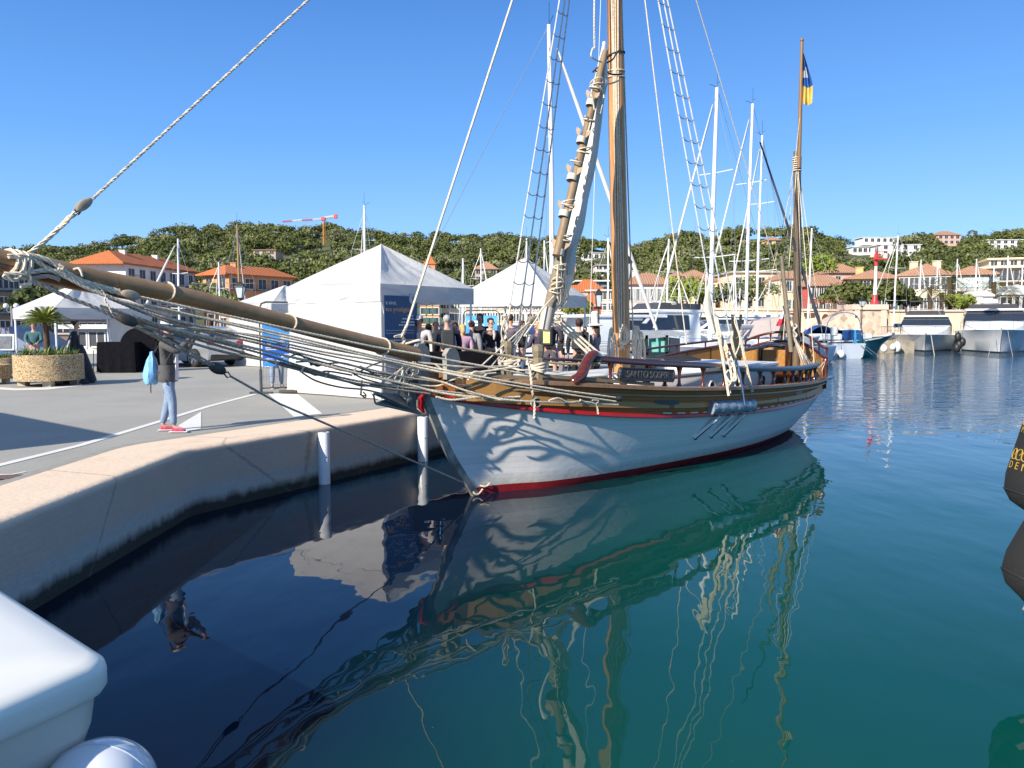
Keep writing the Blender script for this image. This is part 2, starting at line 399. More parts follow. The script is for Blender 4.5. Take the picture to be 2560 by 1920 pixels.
PAINT = paint_mat(); ZP = QZ-.006+.006
def gpoly(px, z=ZP): return [tuple(G(x, y, z)) for x, y in px]
mb = MB()
def stripe(pxs, wd):
    c = [G(x, y, ZP) for x, y in pxs]; l = []; r_ = []
    for i, p in enumerate(c):
        t = (c[min(len(c)-1, i+1)]-c[max(0, i-1)]); t.z = 0; t.normalize(); n = Vector((-t.y, t.x, 0)); l.append(p+n*wd/2); r_.append(p-n*wd/2)
    mb.loft([l, r_], closed=False)
stripe([(-250, 1225), (0, 1162), (200, 1113), (370, 1062), (520, 1016), (645, 983)], .125)
struct('road_marking_line', mb, PAINT)
mb = MB(); P_ = gpoly([(440, 1067), (503, 1029), (503, 1071), (460, 1080)]); mb.add(P_, [(0, 1, 2, 3)]); struct('road_marking_arrow_head', mb, PAINT)
mb = MB(); P_ = gpoly([(668, 982), (745, 986), (806, 1034), (735, 1042)]); mb.add(P_, [(0, 1, 2, 3)]); struct('road_marking_broad_bar', mb, PAINT)
mb = MB(); P_ = gpoly([(0, 968), (40, 971), (120, 968), (205, 960), (205, 964), (120, 974), (40, 976), (0, 974)]); mb.add(P_, [(0, 1, 6, 7), (1, 2, 5, 6), (2, 3, 4, 5)]); struct('road_marking_parking_line', mb, PAINT)
mb = MB(); stripe([(-40, 1187), (28, 1186), (64, 1179)], .05); struct('road_marking_edge_stroke', mb, PAINT)
brn = mat('brown_gravel_patch', (.16, .10, .075), .95, .4, 60, bump=.6, bscale=120)
mb = MB(); P_ = gpoly([(-60, 1190), (30, 1186), (58, 1186), (20, 1197), (-60, 1202)], .876); mb.add(P_, [(0, 1, 2, 3, 4)]); struct('gravel_patch', mb, brn)
# white half-round fender posts against the quay wall
pw = mat('white_pvc', (.72, .74, .76), .3, .05, 6)
for px, wy, lab in ((800, 1207, 'white plastic fender pile on the quay wall left of the second one, nearer the camera'), (1047, 1151, 'white plastic fender pile on the quay wall just left of the boat bow')):
    p = G(px, wy, 0)+Vector((.08, -.05, 0)); t = thing('fender_pile', lab, 'fender pile', (p.x, p.y, 0), 0, 'white fender piles on the quay wall')
    mb = MB(); r_ = .092; n = 20
    prof = [(r_*.97, -.6), (r_, -.58), (r_, .795), (r_*.96, .80)]
    mb.lathe(prof, n=n); mb.build('pile', pw, t, smooth=True)
    mb = MB(); mb.lathe([(.03, 0.801), (.03, .8045)], (0.02, 0, 0), 10); mb.build('cap_hole', black_p, t)
    mb = MB(); mb.ball((.055, -.07, .42), .012, 5); mb.build('bolt', black_m, t)
# ------------------------------------------------------------------ the old sailing boat
B0 = Vector((-.53, 10.9)); U = Vector((.682, .731)); NV = Vector((.731, -.682))
def S(s, o, z): return Vector((B0.x+U.x*s+NV.x*o, B0.y+U.y*s+NV.y*o, z))
WLo = [(0, 0.0), (1.04, .43), (2.27, .72), (3.97, .90), (6.2, .98), (8, .80), (9.4, .46), (10.2, .10)]
DKo = [(-.95, .03), (-.5, .36), (0, .62), (1, .97), (2, 1.20), (3, 1.36), (4, 1.47), (5, 1.53), (6, 1.55), (7, 1.51), (8, 1.41), (9, 1.27), (10, 1.10), (10.6, .98)]
CAPZ = [(-.95, 1.80), (0, 1.69), (1.27, 1.575), (3.06, 1.43), (5, 1.33), (7.2, 1.25), (9, 1.20), (10.6, 1.20)]
REDZ = [(-.95, 1.52), (0, 1.34), (1.6, 1.12), (3.4, .955), (6.2, .83), (9, .80), (10.6, .84)]
STEM = [(-.6, .25), (-.3, .14), (0, 0), (.35, -.26), (.7, -.51), (1.23, -.80), (1.5, -.92), (1.83, -.95)]
STERN = [(-.6, 9.6), (0, 10.2), (.4, 10.42), (.8, 10.55), (1.2, 10.6), (1.5, 10.62)]
NS = 54
def capz(s): return sinterp(s, CAPZ)
def redz(s): return sinterp(s, REDZ)
def dko(s): return sinterp(s, DKo)
def hull_o(s, z):
    w = sinterp(s, WLo) if s > 0 else 0.0
    if s > 10.2: w = .10
    d = dko(s); zc = capz(s)
    if z <= 0: return max(0.012, w*(1+z*1.1))
    h = min(1.05, z/zc); k = lerp(1.15, .62, min(1, max(0, s/5)))
    # below the stem curve the offset shrinks to zero exactly at the stem
    return w+(d-w)*h**k
def hull_pt(t, z, side=1, out=0.0):
    s0 = sinterp(z, STEM); s1 = sinterp(z, STERN); s = s0+(s1-s0)*t
    o = hull_o(s, z)
    r = min(1, t/.10); o = min(o, hull_o(s0+(s1-s0)*.10, z)) * (r**.8) if t < .10 else o
    return S(s, side*(o+out+.02), z), s
def trow(zf, side=1, out=0.0, n=NS):
    row = []
    for i in range(n+1):
        t = i/n; t = t*t*(1-t)*.6+t*(1-.6*(1-t)*1)*1 if False else t
        z = 1.0
        s = 0
        for _ in range(4):
            z = zf(s if _ else (-.9+11.5*t)); p, s = hull_pt(t, z, side, out)
        row.append((p, s, z))
    return row
boat = thing('sailing_boat', 'old wooden sailing boat, white hull with red stripe, moored bow to the quay in front', 'sailing boat', (*S(4, 0, 0)[:2], 0))
def hullwhite():
    m, N, L, P = nt('hull_white_paint'); tc = N.new('ShaderNodeTexCoord'); sx = N.new('ShaderNodeSeparateXYZ'); L.new(tc.outputs['UV'], sx.inputs[0])
    v = math_node(N, L, 'FRACT', math_node(N, L, 'MULTIPLY', sx.outputs[1], 13.0)); seam = math_node(N, L, 'LESS_THAN', v, .09)
    pos, xyz = pos_xyz(N, L); n1 = noise_node(N, L, pos, 1.6, 4); n2 = noise_node(N, L, pos, 9, 5); n3 = noise_node(N, L, pos, 3.2, 5, .7, (1, 1, 5))
    c = mixc(N, L, n1, (.78, .76, .73), (.86, .84, .81)); st = maprange(N, L, n3, .62, .8, 0, .22); c = mixc(N, L, st, c, (.42, .40, .36)); gz = math_node(N, L, 'ADD', xyz[2], math_node(N, L, 'MULTIPLY', n2, -.22)); c = mixc(N, L, maprange(N, L, gz, .17, .0, 0, .6), c, (.38, .36, .27)); pl = N.new('ShaderNodeTexWhiteNoise'); pl.noise_dimensions = '1D'; L.new(math_node(N, L, 'FLOOR', math_node(N, L, 'MULTIPLY', sx.outputs[1], 13.0)), pl.inputs['W']); c = mixc(N, L, .10, c, pl.outputs[0], 'MULTIPLY'); c = mixc(N, L, math_node(N, L, 'MULTIPLY', seam, .13), c, (.25, .26, .27))
    L.new(c, P.inputs['Base Color']); P.inputs['Roughness'].default_value = .4; P.inputs['Coat Weight'].default_value = .1
    h = math_node(N, L, 'ADD', math_node(N, L, 'MULTIPLY', seam, -.5), math_node(N, L, 'ADD', math_node(N, L, 'MULTIPLY', n1, 1.6), math_node(N, L, 'MULTIPLY', n2, .5))); bumpn(N, L, h, .45, .014, P); return m
HW = hullwhite()
red = mat('red_boat_paint', (.55, .008, .014), .3, .15, 4, coat=.5); redbt = mat('red_antifouling', (.26, .008, .014), .6, .3, 3)
def plankwood(name, c1, c2, nb, rough=.4, coat=.3):
    m, N, L, P = nt(name); tc = N.new('ShaderNodeTexCoord'); sx = N.new('ShaderNodeSeparateXYZ'); L.new(tc.outputs['UV'], sx.inputs[0])
    vv = math_node(N, L, 'MULTIPLY', sx.outputs[1], nb); v = math_node(N, L, 'FRACT', vv); seam = math_node(N, L, 'LESS_THAN', v, .07)
    mp = N.new('ShaderNodeMapping'); mp.inputs['Scale'].default_value = (14, 9, 1); L.new(tc.outputs['UV'], mp.inputs[0])
    g = noise_node(N, L, mp.outputs[0], 2.5, 7, .7); fl = math_node(N, L, 'FLOOR', vv)
    wn_ = N.new('ShaderNodeTexWhiteNoise'); wn_.noise_dimensions = '1D'; L.new(fl, wn_.inputs['W'])
    c = mixc(N, L, g, c1, c2); c = mixc(N, L, .35, c, mixc(N, L, wn_.outputs[0], (.5, .5, .5), (1, 1, 1)), 'MULTIPLY')
    c = mixc(N, L, seam, c, tuple(x*.3 for x in c1)); L.new(c, P.inputs['Base Color']); P.inputs['Roughness'].default_value = rough; P.inputs['Coat Weight'].default_value = coat; P.inputs['Coat Roughness'].default_value = .15
    bumpn(N, L, math_node(N, L, 'ADD', math_node(N, L, 'MULTIPLY', seam, -1), math_node(N, L, 'MULTIPLY', g, .4)), .5, .008, P); return m
BUL = plankwood('brown_bulwark_planks', (.34, .100, .026), (.60, .215, .055), 5, .6, 0)
DECKM = plankwood('orange_inner_planks', (.36, .17, .045), (.52, .28, .085), 6, .45, .25)
mahog = wood('red_mahogany_varnish', (.075, .012, .006), (.17, .032, .014), .18, .7, 'X', 1.4)
mahog_d = wood('dark_mahogany_varnish', (.035, .010, .008), (.085, .020, .012), .15, .8, 'X', 1.4)
teak_g = wood('weathered_grey_teak', (.20, .155, .10), (.33, .27, .18), .7, 0, 'X', 1.2)
capm = wood('grey_brown_cap_rail', (.28, .14, .065), (.46, .27, .14), .4, .3, 'X', 1)
orange_w = wood('orange_pine_varnish', (.36, .15, .03), (.58, .30, .085), .35, .4, 'X', .8)
mastw = wood('varnished_mast_wood', (.42, .17, .045), (.76, .40, .14), .45, .3, 'Z', .8, .3)
sparw = wood('brown_spar', (.33, .18, .075), (.48, .29, .135), .5, .15, 'X', .5, .1)
spar2 = wood('tan_spar', (.24, .15, .075), (.36, .25, .14), .55, .1, 'Z', .8)
zlo = lambda k: (lambda s: k)
# hull skins, both sides, from keel to red strake
rows_zf = [zlo(-.6), zlo(-.35), zlo(-.12), zlo(0.0), zlo(.115)]
def skin_part(name, m, zfs, ends=True):
    mb = MB()
    for side in (1, -1):
        rows = [[p for p, s, z in trow(f, side)] for f in zfs]
        rr = rows if side == 1 else rows
        cols = [[rows[k][i] for k in range(len(rows))] for i in range(NS+1)]
        if side == -1: cols = cols[::-1]
        mb.loft(cols, closed=False, uv=True)
        b = len(mb.uv)-(NS+1)*len(zfs)
    # transom
    L_ = [trow(f, 1)[-1][0] for f in zfs]; R_ = [trow(f, -1)[-1][0] for f in zfs]
    mb.loft([[l for l in L_], [r for r in R_]], closed=False)
    return mb.build(name, m, boat, world=True, smooth=True, sharp=60)
skin_part('antifouling_stripe', redbt, rows_zf)
white_z = [zlo(.115), zlo(.22)]+[(lambda k: (lambda s: lerp(.22, redz(s)-.02, k)))(k/9) for k in range(1, 10)]
skin_part('hull', HW, white_z)
bul_z = [(lambda k: (lambda s: lerp(redz(s)-.02, capz(s)-.03, k)))(k/5) for k in range(6)]
skin_part('bulwark', BUL, bul_z)
def side_tube(name, zf, out, ry, rz_, m, t0=0, t1=1, sides=(1, -1), sub=None, n=NS, parent=boat, bev=.3):
    mb = MB()
    for side in sides:
        row = trow(zf, side, out, n); row = [r for i, r in enumerate(row) if t0 <= i/n <= t1]; rings = []
        for i, (p, s, z) in enumerate(row):
            a = row[max(0, i-1)][0]; b = row[min(len(row)-1, i+1)][0]; t = (b-a).normalized(); nn = Vector((t.y, -t.x, 0)).normalized()*(1 if side == 1 else -1)*1
            up = Vector((0, 0, 1)); nn = nn*side
            q = []
            for (x, y) in ((-1, -1+bev), (-1+bev, -1), (1-bev, -1), (1, -1+bev), (1, 1-bev), (1-bev, 1), (-1+bev, 1), (-1, 1-bev)):
                q.append(p+nn*x*ry+up*y*rz_)
            rings.append(q if side == 1 else q[::-1])
        mb.loft(rings, True, True, uv=True)
    return mb.build(name, m, parent, world=True, smooth=True, sharp=35)
side_tube('rubbing_strake', lambda s: redz(s), .015, .028, .032, red, 0.012)
side_tube('cap_rail', lambda s: capz(s), -.02, .085, .035, capm, 0.01)
side_tube('bulwark_moulding', lambda s: capz(s)-.12, .012, .014, .016, capm, 0.02)
# small scupper slots (pale strips) between strake and planks
row = trow(lambda s: redz(s)+.038, 1, .012, 160)
for i in range(52, 150, 5):
    mb = MB(); mb.loft([[row[j][0] for j in range(i, i+4)], [row[j][0]+Vector((0, 0, .024)) for j in range(i, i+4)]], closed=False)
    mb.build('scupper_slot', mat('pale_scupper', (.62, .56, .44), .7), boat, world=True)
# stem post
mb = MB(); rings = []
for z in [x/10 for x in range(-5, 21)]:
    s = sinterp(z, STEM)-.045; q = [S(s+.10, .035, z), S(s-.02, .030, z), S(s-.035, 0, z), S(s-.02, -.030, z), S(s+.10, -.035, z)]; rings.append(q)
mb.loft(rings, True, True); mb.build('stem_post', mat('worn_stem_iron', (.10, .11, .11), .55, .8, 5, col2=(.36, .35, .30)), boat, world=True, smooth=True, sharp=30)
mb = MB(); mb.tube([S(-.93, .05, 1.56), S(-1.02, .02, 1.48), S(-1.01, .0, 1.36), S(-.95, 0, 1.28)], [.03, .05, .045, .02], 8); mb.build('stem_knee', red, boat, world=True, smooth=True)
# deck
mb = MB(); L_ = []; R_ = []
for i in range(1, NS+1):
    t = i/NS; s = -.85+11.4*t; z = capz(s)-.30; o = max(.02, dko(s)-.07); L_.append(S(s, o, z)); R_.append(S(s, -o, z))
M_ = [(a+b)/2+Vector((0, 0, .03)) for a, b in zip(L_, R_)]
mb.loft([L_, M_, R_], closed=False, uv=True); mb.build('deck', plankwood('deck_planks', (.22, .15, .085), (.36, .27, .165), 14, .7, 0), boat, world=True)
# inner faces of the bulwark, warm orange planks
mb = MB()
for side in (1, -1):
    a = [S(s, side*(dko(s)-.055), capz(s)-.32) for s in [x*.25-.6 for x in range(45)]]; b = [S(s, side*(dko(s)-.055), capz(s)-.03) for s in [x*.25-.6 for x in range(45)]]
    mb.loft([a, b] if side == 1 else [b, a], closed=False, uv=True)
mb.build('inner_planking', DECKM, boat, world=True)
# raised weathered rail pieces at the bow (near side)
mb = MB()
def seg(s0, s1, o, z0, z1, w, h, n=10, side=1):
    rings = []
    for i in range(n+1):
        s = lerp(s0, s1, i/n); z = lerp(z0, z1, i/n)+capz(s); oo = side*(dko(s)+o); q = []
        for x, y in ((-1, -1), (1, -1), (1, 1), (-1, 1)): q.append(S(s, oo+side*x*w/2, z+y*h/2))
        rings.append(q if side == 1 else q[::-1])
    mb.loft(rings, True, True)
for sd_ in (1, -1): seg(-.55, 1.6, -.06, .055, .05, .11, .05, side=sd_); seg(.5, 2.6, -.04, .10, .06, .13, .05, side=sd_)
mb.build('bow_timbers', teak_g, boat, world=True)
# open rail on turned stanchions, both sides, with a carved scroll forward
RAILH = [(1.2, .40), (1.6, .39), (4.15, .385), (5.2, .34), (7.8, .325), (9.1, .35), (9.9, .37)]
def railz(s): return capz(s)+sinterp(s, RAILH)
mr = plankwood('rail_varnish', (.040, .010, .007), (.095, .022, .013), 1, .12, .8)
grail = wood('grey_rail_end', (.05, .055, .06), (.12, .12, .125), .3, .5, 'X', 1)
for side, lab in ((1, 'near'), (-1, 'far')):
    s_a, s_b = (1.35, 9.5) if side == 1 else (1.6, 6.2)
    def railrow(a, b, w, h, name, m_):
        mb = MB(); rings = []; n = 30
        for i in range(n+1):
            s = lerp(a, b, i/n); o = side*(dko(s)-.05); q = []
            for x, y in ((-1, -.6), (-.8, -1), (.8, -1), (1, -.6), (1, .5), (.6, 1), (-.6, 1), (-1, .5)): q.append(S(s, o+side*x*w/2, railz(s)+y*h/2))
            rings.append(q if side == 1 else q[::-1])
        mb.loft(rings, True, True, uv=True); mb.build(name, m_, boat, world=True, smooth=True)
    if side == 1: railrow(1.35, 4.75, .085, .10, 'top_rail', mr); railrow(4.6, 9.5, .12, .095, 'top_rail', grail)
    else: railrow(s_a, s_b, .07, .06, 'top_rail', mahog)
    ss = [1.75, 2.55, 3.3, 3.95, 4.6, 5.25, 5.9, 6.5, 7.1, 7.6, 8.1, 8.55, 8.95, 9.35] if side == 1 else [1.8, 2.9, 3.9, 4.9, 5.9]
    for s in ss:
        p = S(s, side*(dko(s)-.05), capz(s)+.03); h = railz(s)-capz(s)-.07
        mb = MB(); mb.lathe([(.048, 0), (.046, .02), (.028, h*.18), (.022, h*.45), (.03, h*.75), (.05, h*.93), (.055, h)], p, 10, sc=(1, .8)); mb.build('rail_stanchion', mahog if side == 1 else mahog, boat, world=True, smooth=True)
# scroll
for side in (1,):
    s = 1.42; o = side*(dko(s)-.05)
    prof = catmull([S(1.02, o-.03, capz(1.1)+.06), S(1.12, o, capz(1.1)+.12), S(1.22, o, capz(1.2)+.26), S(1.30, o, railz(1.3)-.03), S(1.42, o, railz(1.4)+.045), S(1.60, o, railz(1.6)+.01)], 6)
    mb = MB(); n = len(prof); mb.tube(prof, [lerp(.085, .07, i/n) if i < n*.75 else lerp(.085, .05, (i/n-.75)*4) for i in range(n)], 12); mb.ball(prof[0]+Vector((0, 0, -.01)), .085, 8); mb.ball(S(1.50, o, railz(1.5)-.03), .075, 8)
    mb.build('rail_scroll', mahog, boat, world=True, smooth=True)
    # rope handrail from the scroll forward to the timber heads
# name board
carv = mat('carved_dark_board', (.030, .022, .022), .35, .4, 30, bump=.8, bscale=60, coat=.3)
pA = S(1.85, dko(1.85)+.02, capz(1.85)+.19); pB = S(3.05, dko(3.05)+.02, capz(3.05)+.205)
xd = (pB-pA); nrm = Vector((xd.y, -xd.x, 0)).normalized()
mb = MB(); Mf = frame((pA+pB)/2, xd, (0, 0, 1)); Lb = xd.length; z_ = Vector((0, 0, 1))
mb.bbox((0, 0, 0), (Lb, .205, .05), .018)
for y in (.09, -.09): mb.tube([(-Lb/2+.03, y, .028), (Lb/2-.03, y, .028)], .012, 6)
for x in (-Lb/2+.01, Lb/2-.01): mb.ball((x, 0, 0), (.035, .11, .04), 6)
mb.v = [tuple(Mf @ Vector(v)) for v in mb.v]; nb = mb.build('name_board', carv, boat, world=True, smooth=True)
t_ = curve_text('SANTO SOSPIR', .155, 'carved_letters', mat('carved_letters', (.10, .085, .08), .3, .2, 20, coat=.4), boat, Mf @ Matrix.Translation((0, 0, .027)) @ Matrix.Diagonal((.92, 1, 1, 1)), .008)
for x in (1.98, 2.9):
    mb = MB(); p = S(x, dko(x)-.02, capz(x)+.03); mb.lathe([(.06, 0), (.035, .03), (.02, .1)], p, 8); mb.build('board_bracket', mahog, boat, world=True, smooth=True)
# deck houses
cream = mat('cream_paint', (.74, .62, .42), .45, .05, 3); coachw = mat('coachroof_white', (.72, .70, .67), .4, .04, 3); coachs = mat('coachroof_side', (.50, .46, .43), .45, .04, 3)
def box_s(mb, s0, s1, o0, o1, z0, z1, b=.03, mi=0):
    c = S((s0+s1)/2, (o0+o1)/2, (z0+z1)/2); M3 = Matrix(((U.x, NV.x, 0), (U.y, NV.y, 0), (0, 0, 1)))
    M3 = M3 @ Matrix.Diagonal((1, -1, 1)); mb.bbox(c, (s1-s0, abs(o1-o0), z1-z0), b, M3, mi); return mb
mb = MB(); box_s(mb, .55, 2.25, -.50, .62, 1.36, 1.62, .05); mb.build('fore_hatch', cream, boat, world=True)
mb = MB(); box_s(mb, .50, 2.30, -.55, .67, 1.62, 1.66, .02); mb.build('hatch_lid', mat('hatch_lid_paint', (.78, .72, .58), .45, .05, 3), boat, world=True)
mb = MB(); box_s(mb, 2.75, 7.55, -.72, 1.02, 1.0, 1.60, .07); cb = mb.build('coachroof', coachs, boat, world=True, smooth=True, sharp=50)
mb = MB(); box_s(mb, 4.6, 7.7, -.78, 1.07, 1.60, 1.68, .025); mb.build('coachroof_top', coachw, boat, world=True)
mb = MB(); box_s(mb, 2.72, 4.6, -.78, 1.05, 1.57, 1.615, .02); mb.build('coachroof_top', coachw, boat, world=True)
port_g = mat('porthole_black', (.02, .018, .018), .1)
for s in (4.95, 6.05, 7.0):
    p = S(s, 1.025, 1.33); Mo = frame(p, (U.x, U.y, 0), (0, 0, 1)); mb = MB()
    mb.lathe([(.115, -.005), (.115, .02), (.10, .03), (.088, .02), (.088, 0)], n=20, M=Mo.to_3x3(), c=p, caps=False); f_ = mb.build('porthole', coachw if s < 5.5 else mahog_d, boat, world=True, smooth=True)
    mb = MB(); mb.lathe([(.09, 0), (.09, .006)], n=20, M=Mo.to_3x3(), c=p); link(mb.build('porthole_glass', port_g, None), None) if False else mb.build('porthole_glass', port_g, boat, world=True)
# wooden boxes and planks stacked on the roof
mb = MB(); box_s(mb, 3.9, 4.75, -.5, .1, 1.66, 1.80, .01); box_s(mb, 4.8, 5.5, -.5, .05, 1.66, 1.76, .01); mb.build('deck_chest', teak_g, boat, world=True)
mb = MB(); box_s(mb, 4.72, 4.82, -.52, .12, 1.64, 1.81, .01); box_s(mb, 4.9, 4.96, -.4, .07, 1.64, 1.78, .01); mb.build('chest_straps', mat('pale_tape', (.66, .52, .32), .6), boat, world=True)
mb = MB()
for k in range(4): mb.tube([S(4.9+.2*k, -.62-.06*k, 1.72+.02*k), S(7.0, -.35-.07*k, 1.70+.02*k)], .022, 6)
mb.build('boat_hooks', mat('dark_oar_wood', (.05, .04, .035), .5), boat, world=True)
# far-side inner bulwark sweep rising aft, stern bench, transom boards, quarter
mb = MB(); A = []; Bq = []
for i in range(21):
    t = i/20; s = lerp(4.6, 9.8, t); o = -(dko(s)-.10); top = lerp(1.42, 1.95, t**.8); A.append(S(s, o, 1.15)); Bq.append(S(s, o, top))
mb.loft([A, Bq], closed=False, uv=True); mb.build('stern_bulwark', DECKM, boat, world=True)
mb = MB(); mb.tube([p+Vector((0, 0, .02)) for p in Bq], .028, 8); mb.build('stern_bulwark_cap', mahog, boat, world=True, smooth=True)
tops = [p+Vector((0, 0, lerp(.30, .14, i/20))) for i, p in enumerate(Bq)]
mb = MB(); mb.tube(tops[:19], .026, 8)
for i in range(0, 19, 4): mb.cyl(Bq[i], tops[i], .02, n=8)
mb.build('stern_rail', mahog, boat, world=True, smooth=True)
# transom: cambered board wall between the quarters, seen from inside
def tran(o):     # top height over the width
    x = o/1.05; return 1.66+.36*max(0, 1-abs(x+.15)**2.2)
mb = MB(); lo = []; hi = []; lo2 = []; hi2 = []
for i in range(25):
    o = lerp(-1.0, 1.02, i/24); s = 10.35+.45*(1-(o/1.05)**2); lo.append(S(s-.1, o, .95)); hi.append(S(s, o, tran(o))); lo2.append(S(s+.03, o, .95)); hi2.append(S(s+.06, o, tran(o)))
mb.loft([hi, lo], closed=False, uv=True); mb.loft([lo2, hi2], closed=False, uv=True); mb.loft([hi2, hi], closed=False); mb.build('transom', DECKM, boat, world=True)
mb = MB(); mb.tube([p+Vector((0, 0, .02)) for p in hi], .035, 8); mb.build('transom_cap', mahog, boat, world=True, smooth=True)
mb = MB(); rl = [p+Vector((0, 0, .24)) for p in hi]; mb.tube(rl, .03, 8)
for i in range(0, 25, 3): mb.lathe([(.03, 0), (.018, .06), (.022, .14), (.034, .22)], hi[i]+Vector((0, 0, .02)), 8)
mb.build('taffrail', mahog, boat, world=True, smooth=True)
# rail end post at the near quarter
mb = MB(); p = S(10.38, 1.0, 1.2); mb.lathe([(.06, 0), (.055, .1), (.07, .3), (.075, .40), (.05, .46), (.001, .47)], p, 12); mb.build('quarter_post', mahog, boat, world=True, smooth=True)
# cap horn at the quarter
mb = MB(); mb.tube([S(10.0, 1.10, 1.19), S(10.4, 1.08, 1.20), S(10.62, 1.12, 1.22)], [.06, .07, .015], 8, sx=.6); mb.build('quarter_horn', grail, boat, world=True, smooth=True)
# side bench, cockpit and seat back boards
mb = MB(); box_s(mb, 7.9, 10.2, -1.05, -.35, 1.30, 1.36, .01); box_s(mb, 9.3, 10.3, -.35, .7, 1.30, 1.36, .01); mb.build('stern_bench', mahog, boat, world=True)
mb = MB(); box_s(mb, 9.75, 9.82, -1.0, -.35, 1.40, 1.85, .01); box_s(mb, 9.75, 9.82, -.25, .30, 1.40, 1.85, .01); mb.build('seat_back_boards', orange_w, boat, world=True)
for o in (-1.02, -.30, .36):
    mb = MB(); box_s(mb, 9.68, 9.86, o-.03, o+.03, 1.0, 1.93, .01); mb.build('seat_back_post', mahog_d, boat, world=True)
mb = MB(); box_s(mb, 7.75, 7.85, -.9, .95, 1.0, 1.42, .01); mb.build('cockpit_coaming', mahog_d, boat, world=True)
# tiller, forked boom crutch and its post
mb = MB(); mb.tube(catmull([S(10.4, .05, 1.88), S(9.8, .0, 1.96), S(9.2, -.06, 1.92), S(8.5, -.12, 1.86), S(8.35, -.14, 1.86)], 6), [.07]*6+[.075]*6+[.05]*6+[.035]*7, 10, sx=.7); mb.build('tiller', mahog_d, boat, world=True, smooth=True)
pc = S(8.0, -.05, 0)
mb = MB(); mb.lathe([(.14, 1.2), (.125, 1.5), (.12, 1.72), (.135, 1.74), (.135, 1.80), (.12, 1.83), (.12, 1.93), (.10, 1.95)], (pc.x, pc.y, 0), 16); mb.build('crutch_post', orange_w, boat, world=True, smooth=True)
ochre = wood('ochre_crutch', (.26, .14, .04), (.38, .22, .075), .45, .2, 'Z', 1)
mb = MB(); Mcr = frame(pc, (1, 0, 0), (0, 0, 1))
def cr(x, z, y=0): return Vector((pc.x+x, pc.y+y, z))
sh = [(-.055, 1.92), (.055, 1.92), (.06, 2.15), (.055, 2.3), (.10, 2.42), (.115, 2.66), (.07, 2.66), (.06, 2.50), (0, 2.42), (-.06, 2.50), (-.07, 2.66), (-.115, 2.66), (-.10, 2.42), (-.055, 2.3), (-.06, 2.15)]
mb.slab([cr(x, z, -.03) for x, z in sh], .06, (0, 1, 0)); mb.build('boom_crutch', ochre, boat, world=True)
# main mast and rope bundle down its face
MT = S(3.63, 0, 0); mast_pts = [Vector((MT.x, MT.y, 1.1)), Vector((MT.x-.03, MT.y-.03, 2.5)), Vector((MT.x-.17, MT.y-.17, 6.0)), Vector((MT.x-.36, MT.y-.32, 12.6))]
def mastp(z):
    return Vector((interp(z, [(p.z, p.x) for p in mast_pts]), interp(z, [(p.z, p.y) for p in mast_pts]), z))
mb = MB(); zz = [1.1+i*.5 for i in range(24)]; mb.tube([mastp(z) for z in zz], [lerp(.158, .115, (z-1.1)/11.5) for z in zz], 18); mb.build('main_mast', mastw, boat, world=True, smooth=True)
mb = MB()
for k, (dx, dy) in enumerate(((-.065, -.150), (-.035, -.158), (-.005, -.162), (.03, -.158))):
    mb.tube([mastp(z)+Vector((dx+.012*math.sin(z*1.3+k), dy*lerp(1, .75, (z-2)/10), 0)) for z in [2.0+i*.6 for i in range(18)]], .011, 6)
mb.build('mast_halyards', rope_w, boat, world=True, smooth=True)
mb = MB()
for z in (2.05, 2.12): mb.lathe([(.165, 0), (.185, .01), (.185, .05), (.165, .06)], mastp(z), 18)
mb.build('mast_band', mastw, boat, world=True, smooth=True)
HEAD = mastp(12.3)
# mizzen
MZ = W(1990, 890, 18.6)
mb = MB(); top = W(1993, 378, 18.5); mb.tube([(MZ.x, MZ.y, 1.0), (MZ.x, MZ.y, 3), top], [.095, .095, .085], 14); mb.build('mizzen_mast', wood('dark_mizzen', (.12, .075, .04), (.26, .18, .11), .5, .1, 'Z', 1), boat, world=True, smooth=True)
mb = MB(); mb.tube([W(1997, 420, 18.42), W(2001, 260, 18.4), W(2005, 104, 18.35)], [.05, .045, .035], 10); mb.ball(W(2005, 100, 18.35), .045, 6); mb.build('mizzen_topmast', wood('ochre_topmast', (.22, .11, .035), (.36, .20, .07), .5, .1, 'Z', 1), boat, world=True, smooth=True)
mb = MB()
for k in range(7): mb.tube([top+Vector((.1*math.cos(a), .1*math.sin(a), -.15-.05*k)) for a in [x*math.pi/6 for x in range(12)]], .014, 5, closed=True)
mb.build('mizzen_lashing', rope_w, boat, world=True)
# mizzen yard (slanting dark spar) and brown spar leaning on the near quarter
mb = MB(); mb.tube([W(2050, 810, 18.9), W(1900, 355, 18.0)], [.045, .018], 10); mb.build('mizzen_yard', mat('blue_grey_spar', (.06, .07, .09), .5), boat, world=True, smooth=True)
mb = MB(); mb.tube([W(1953, 640, 17.6), W(1978, 880, 17.4)], [.045, .055], 10); mb.build('mizzen_boom', teak_g, boat, world=True, smooth=True)
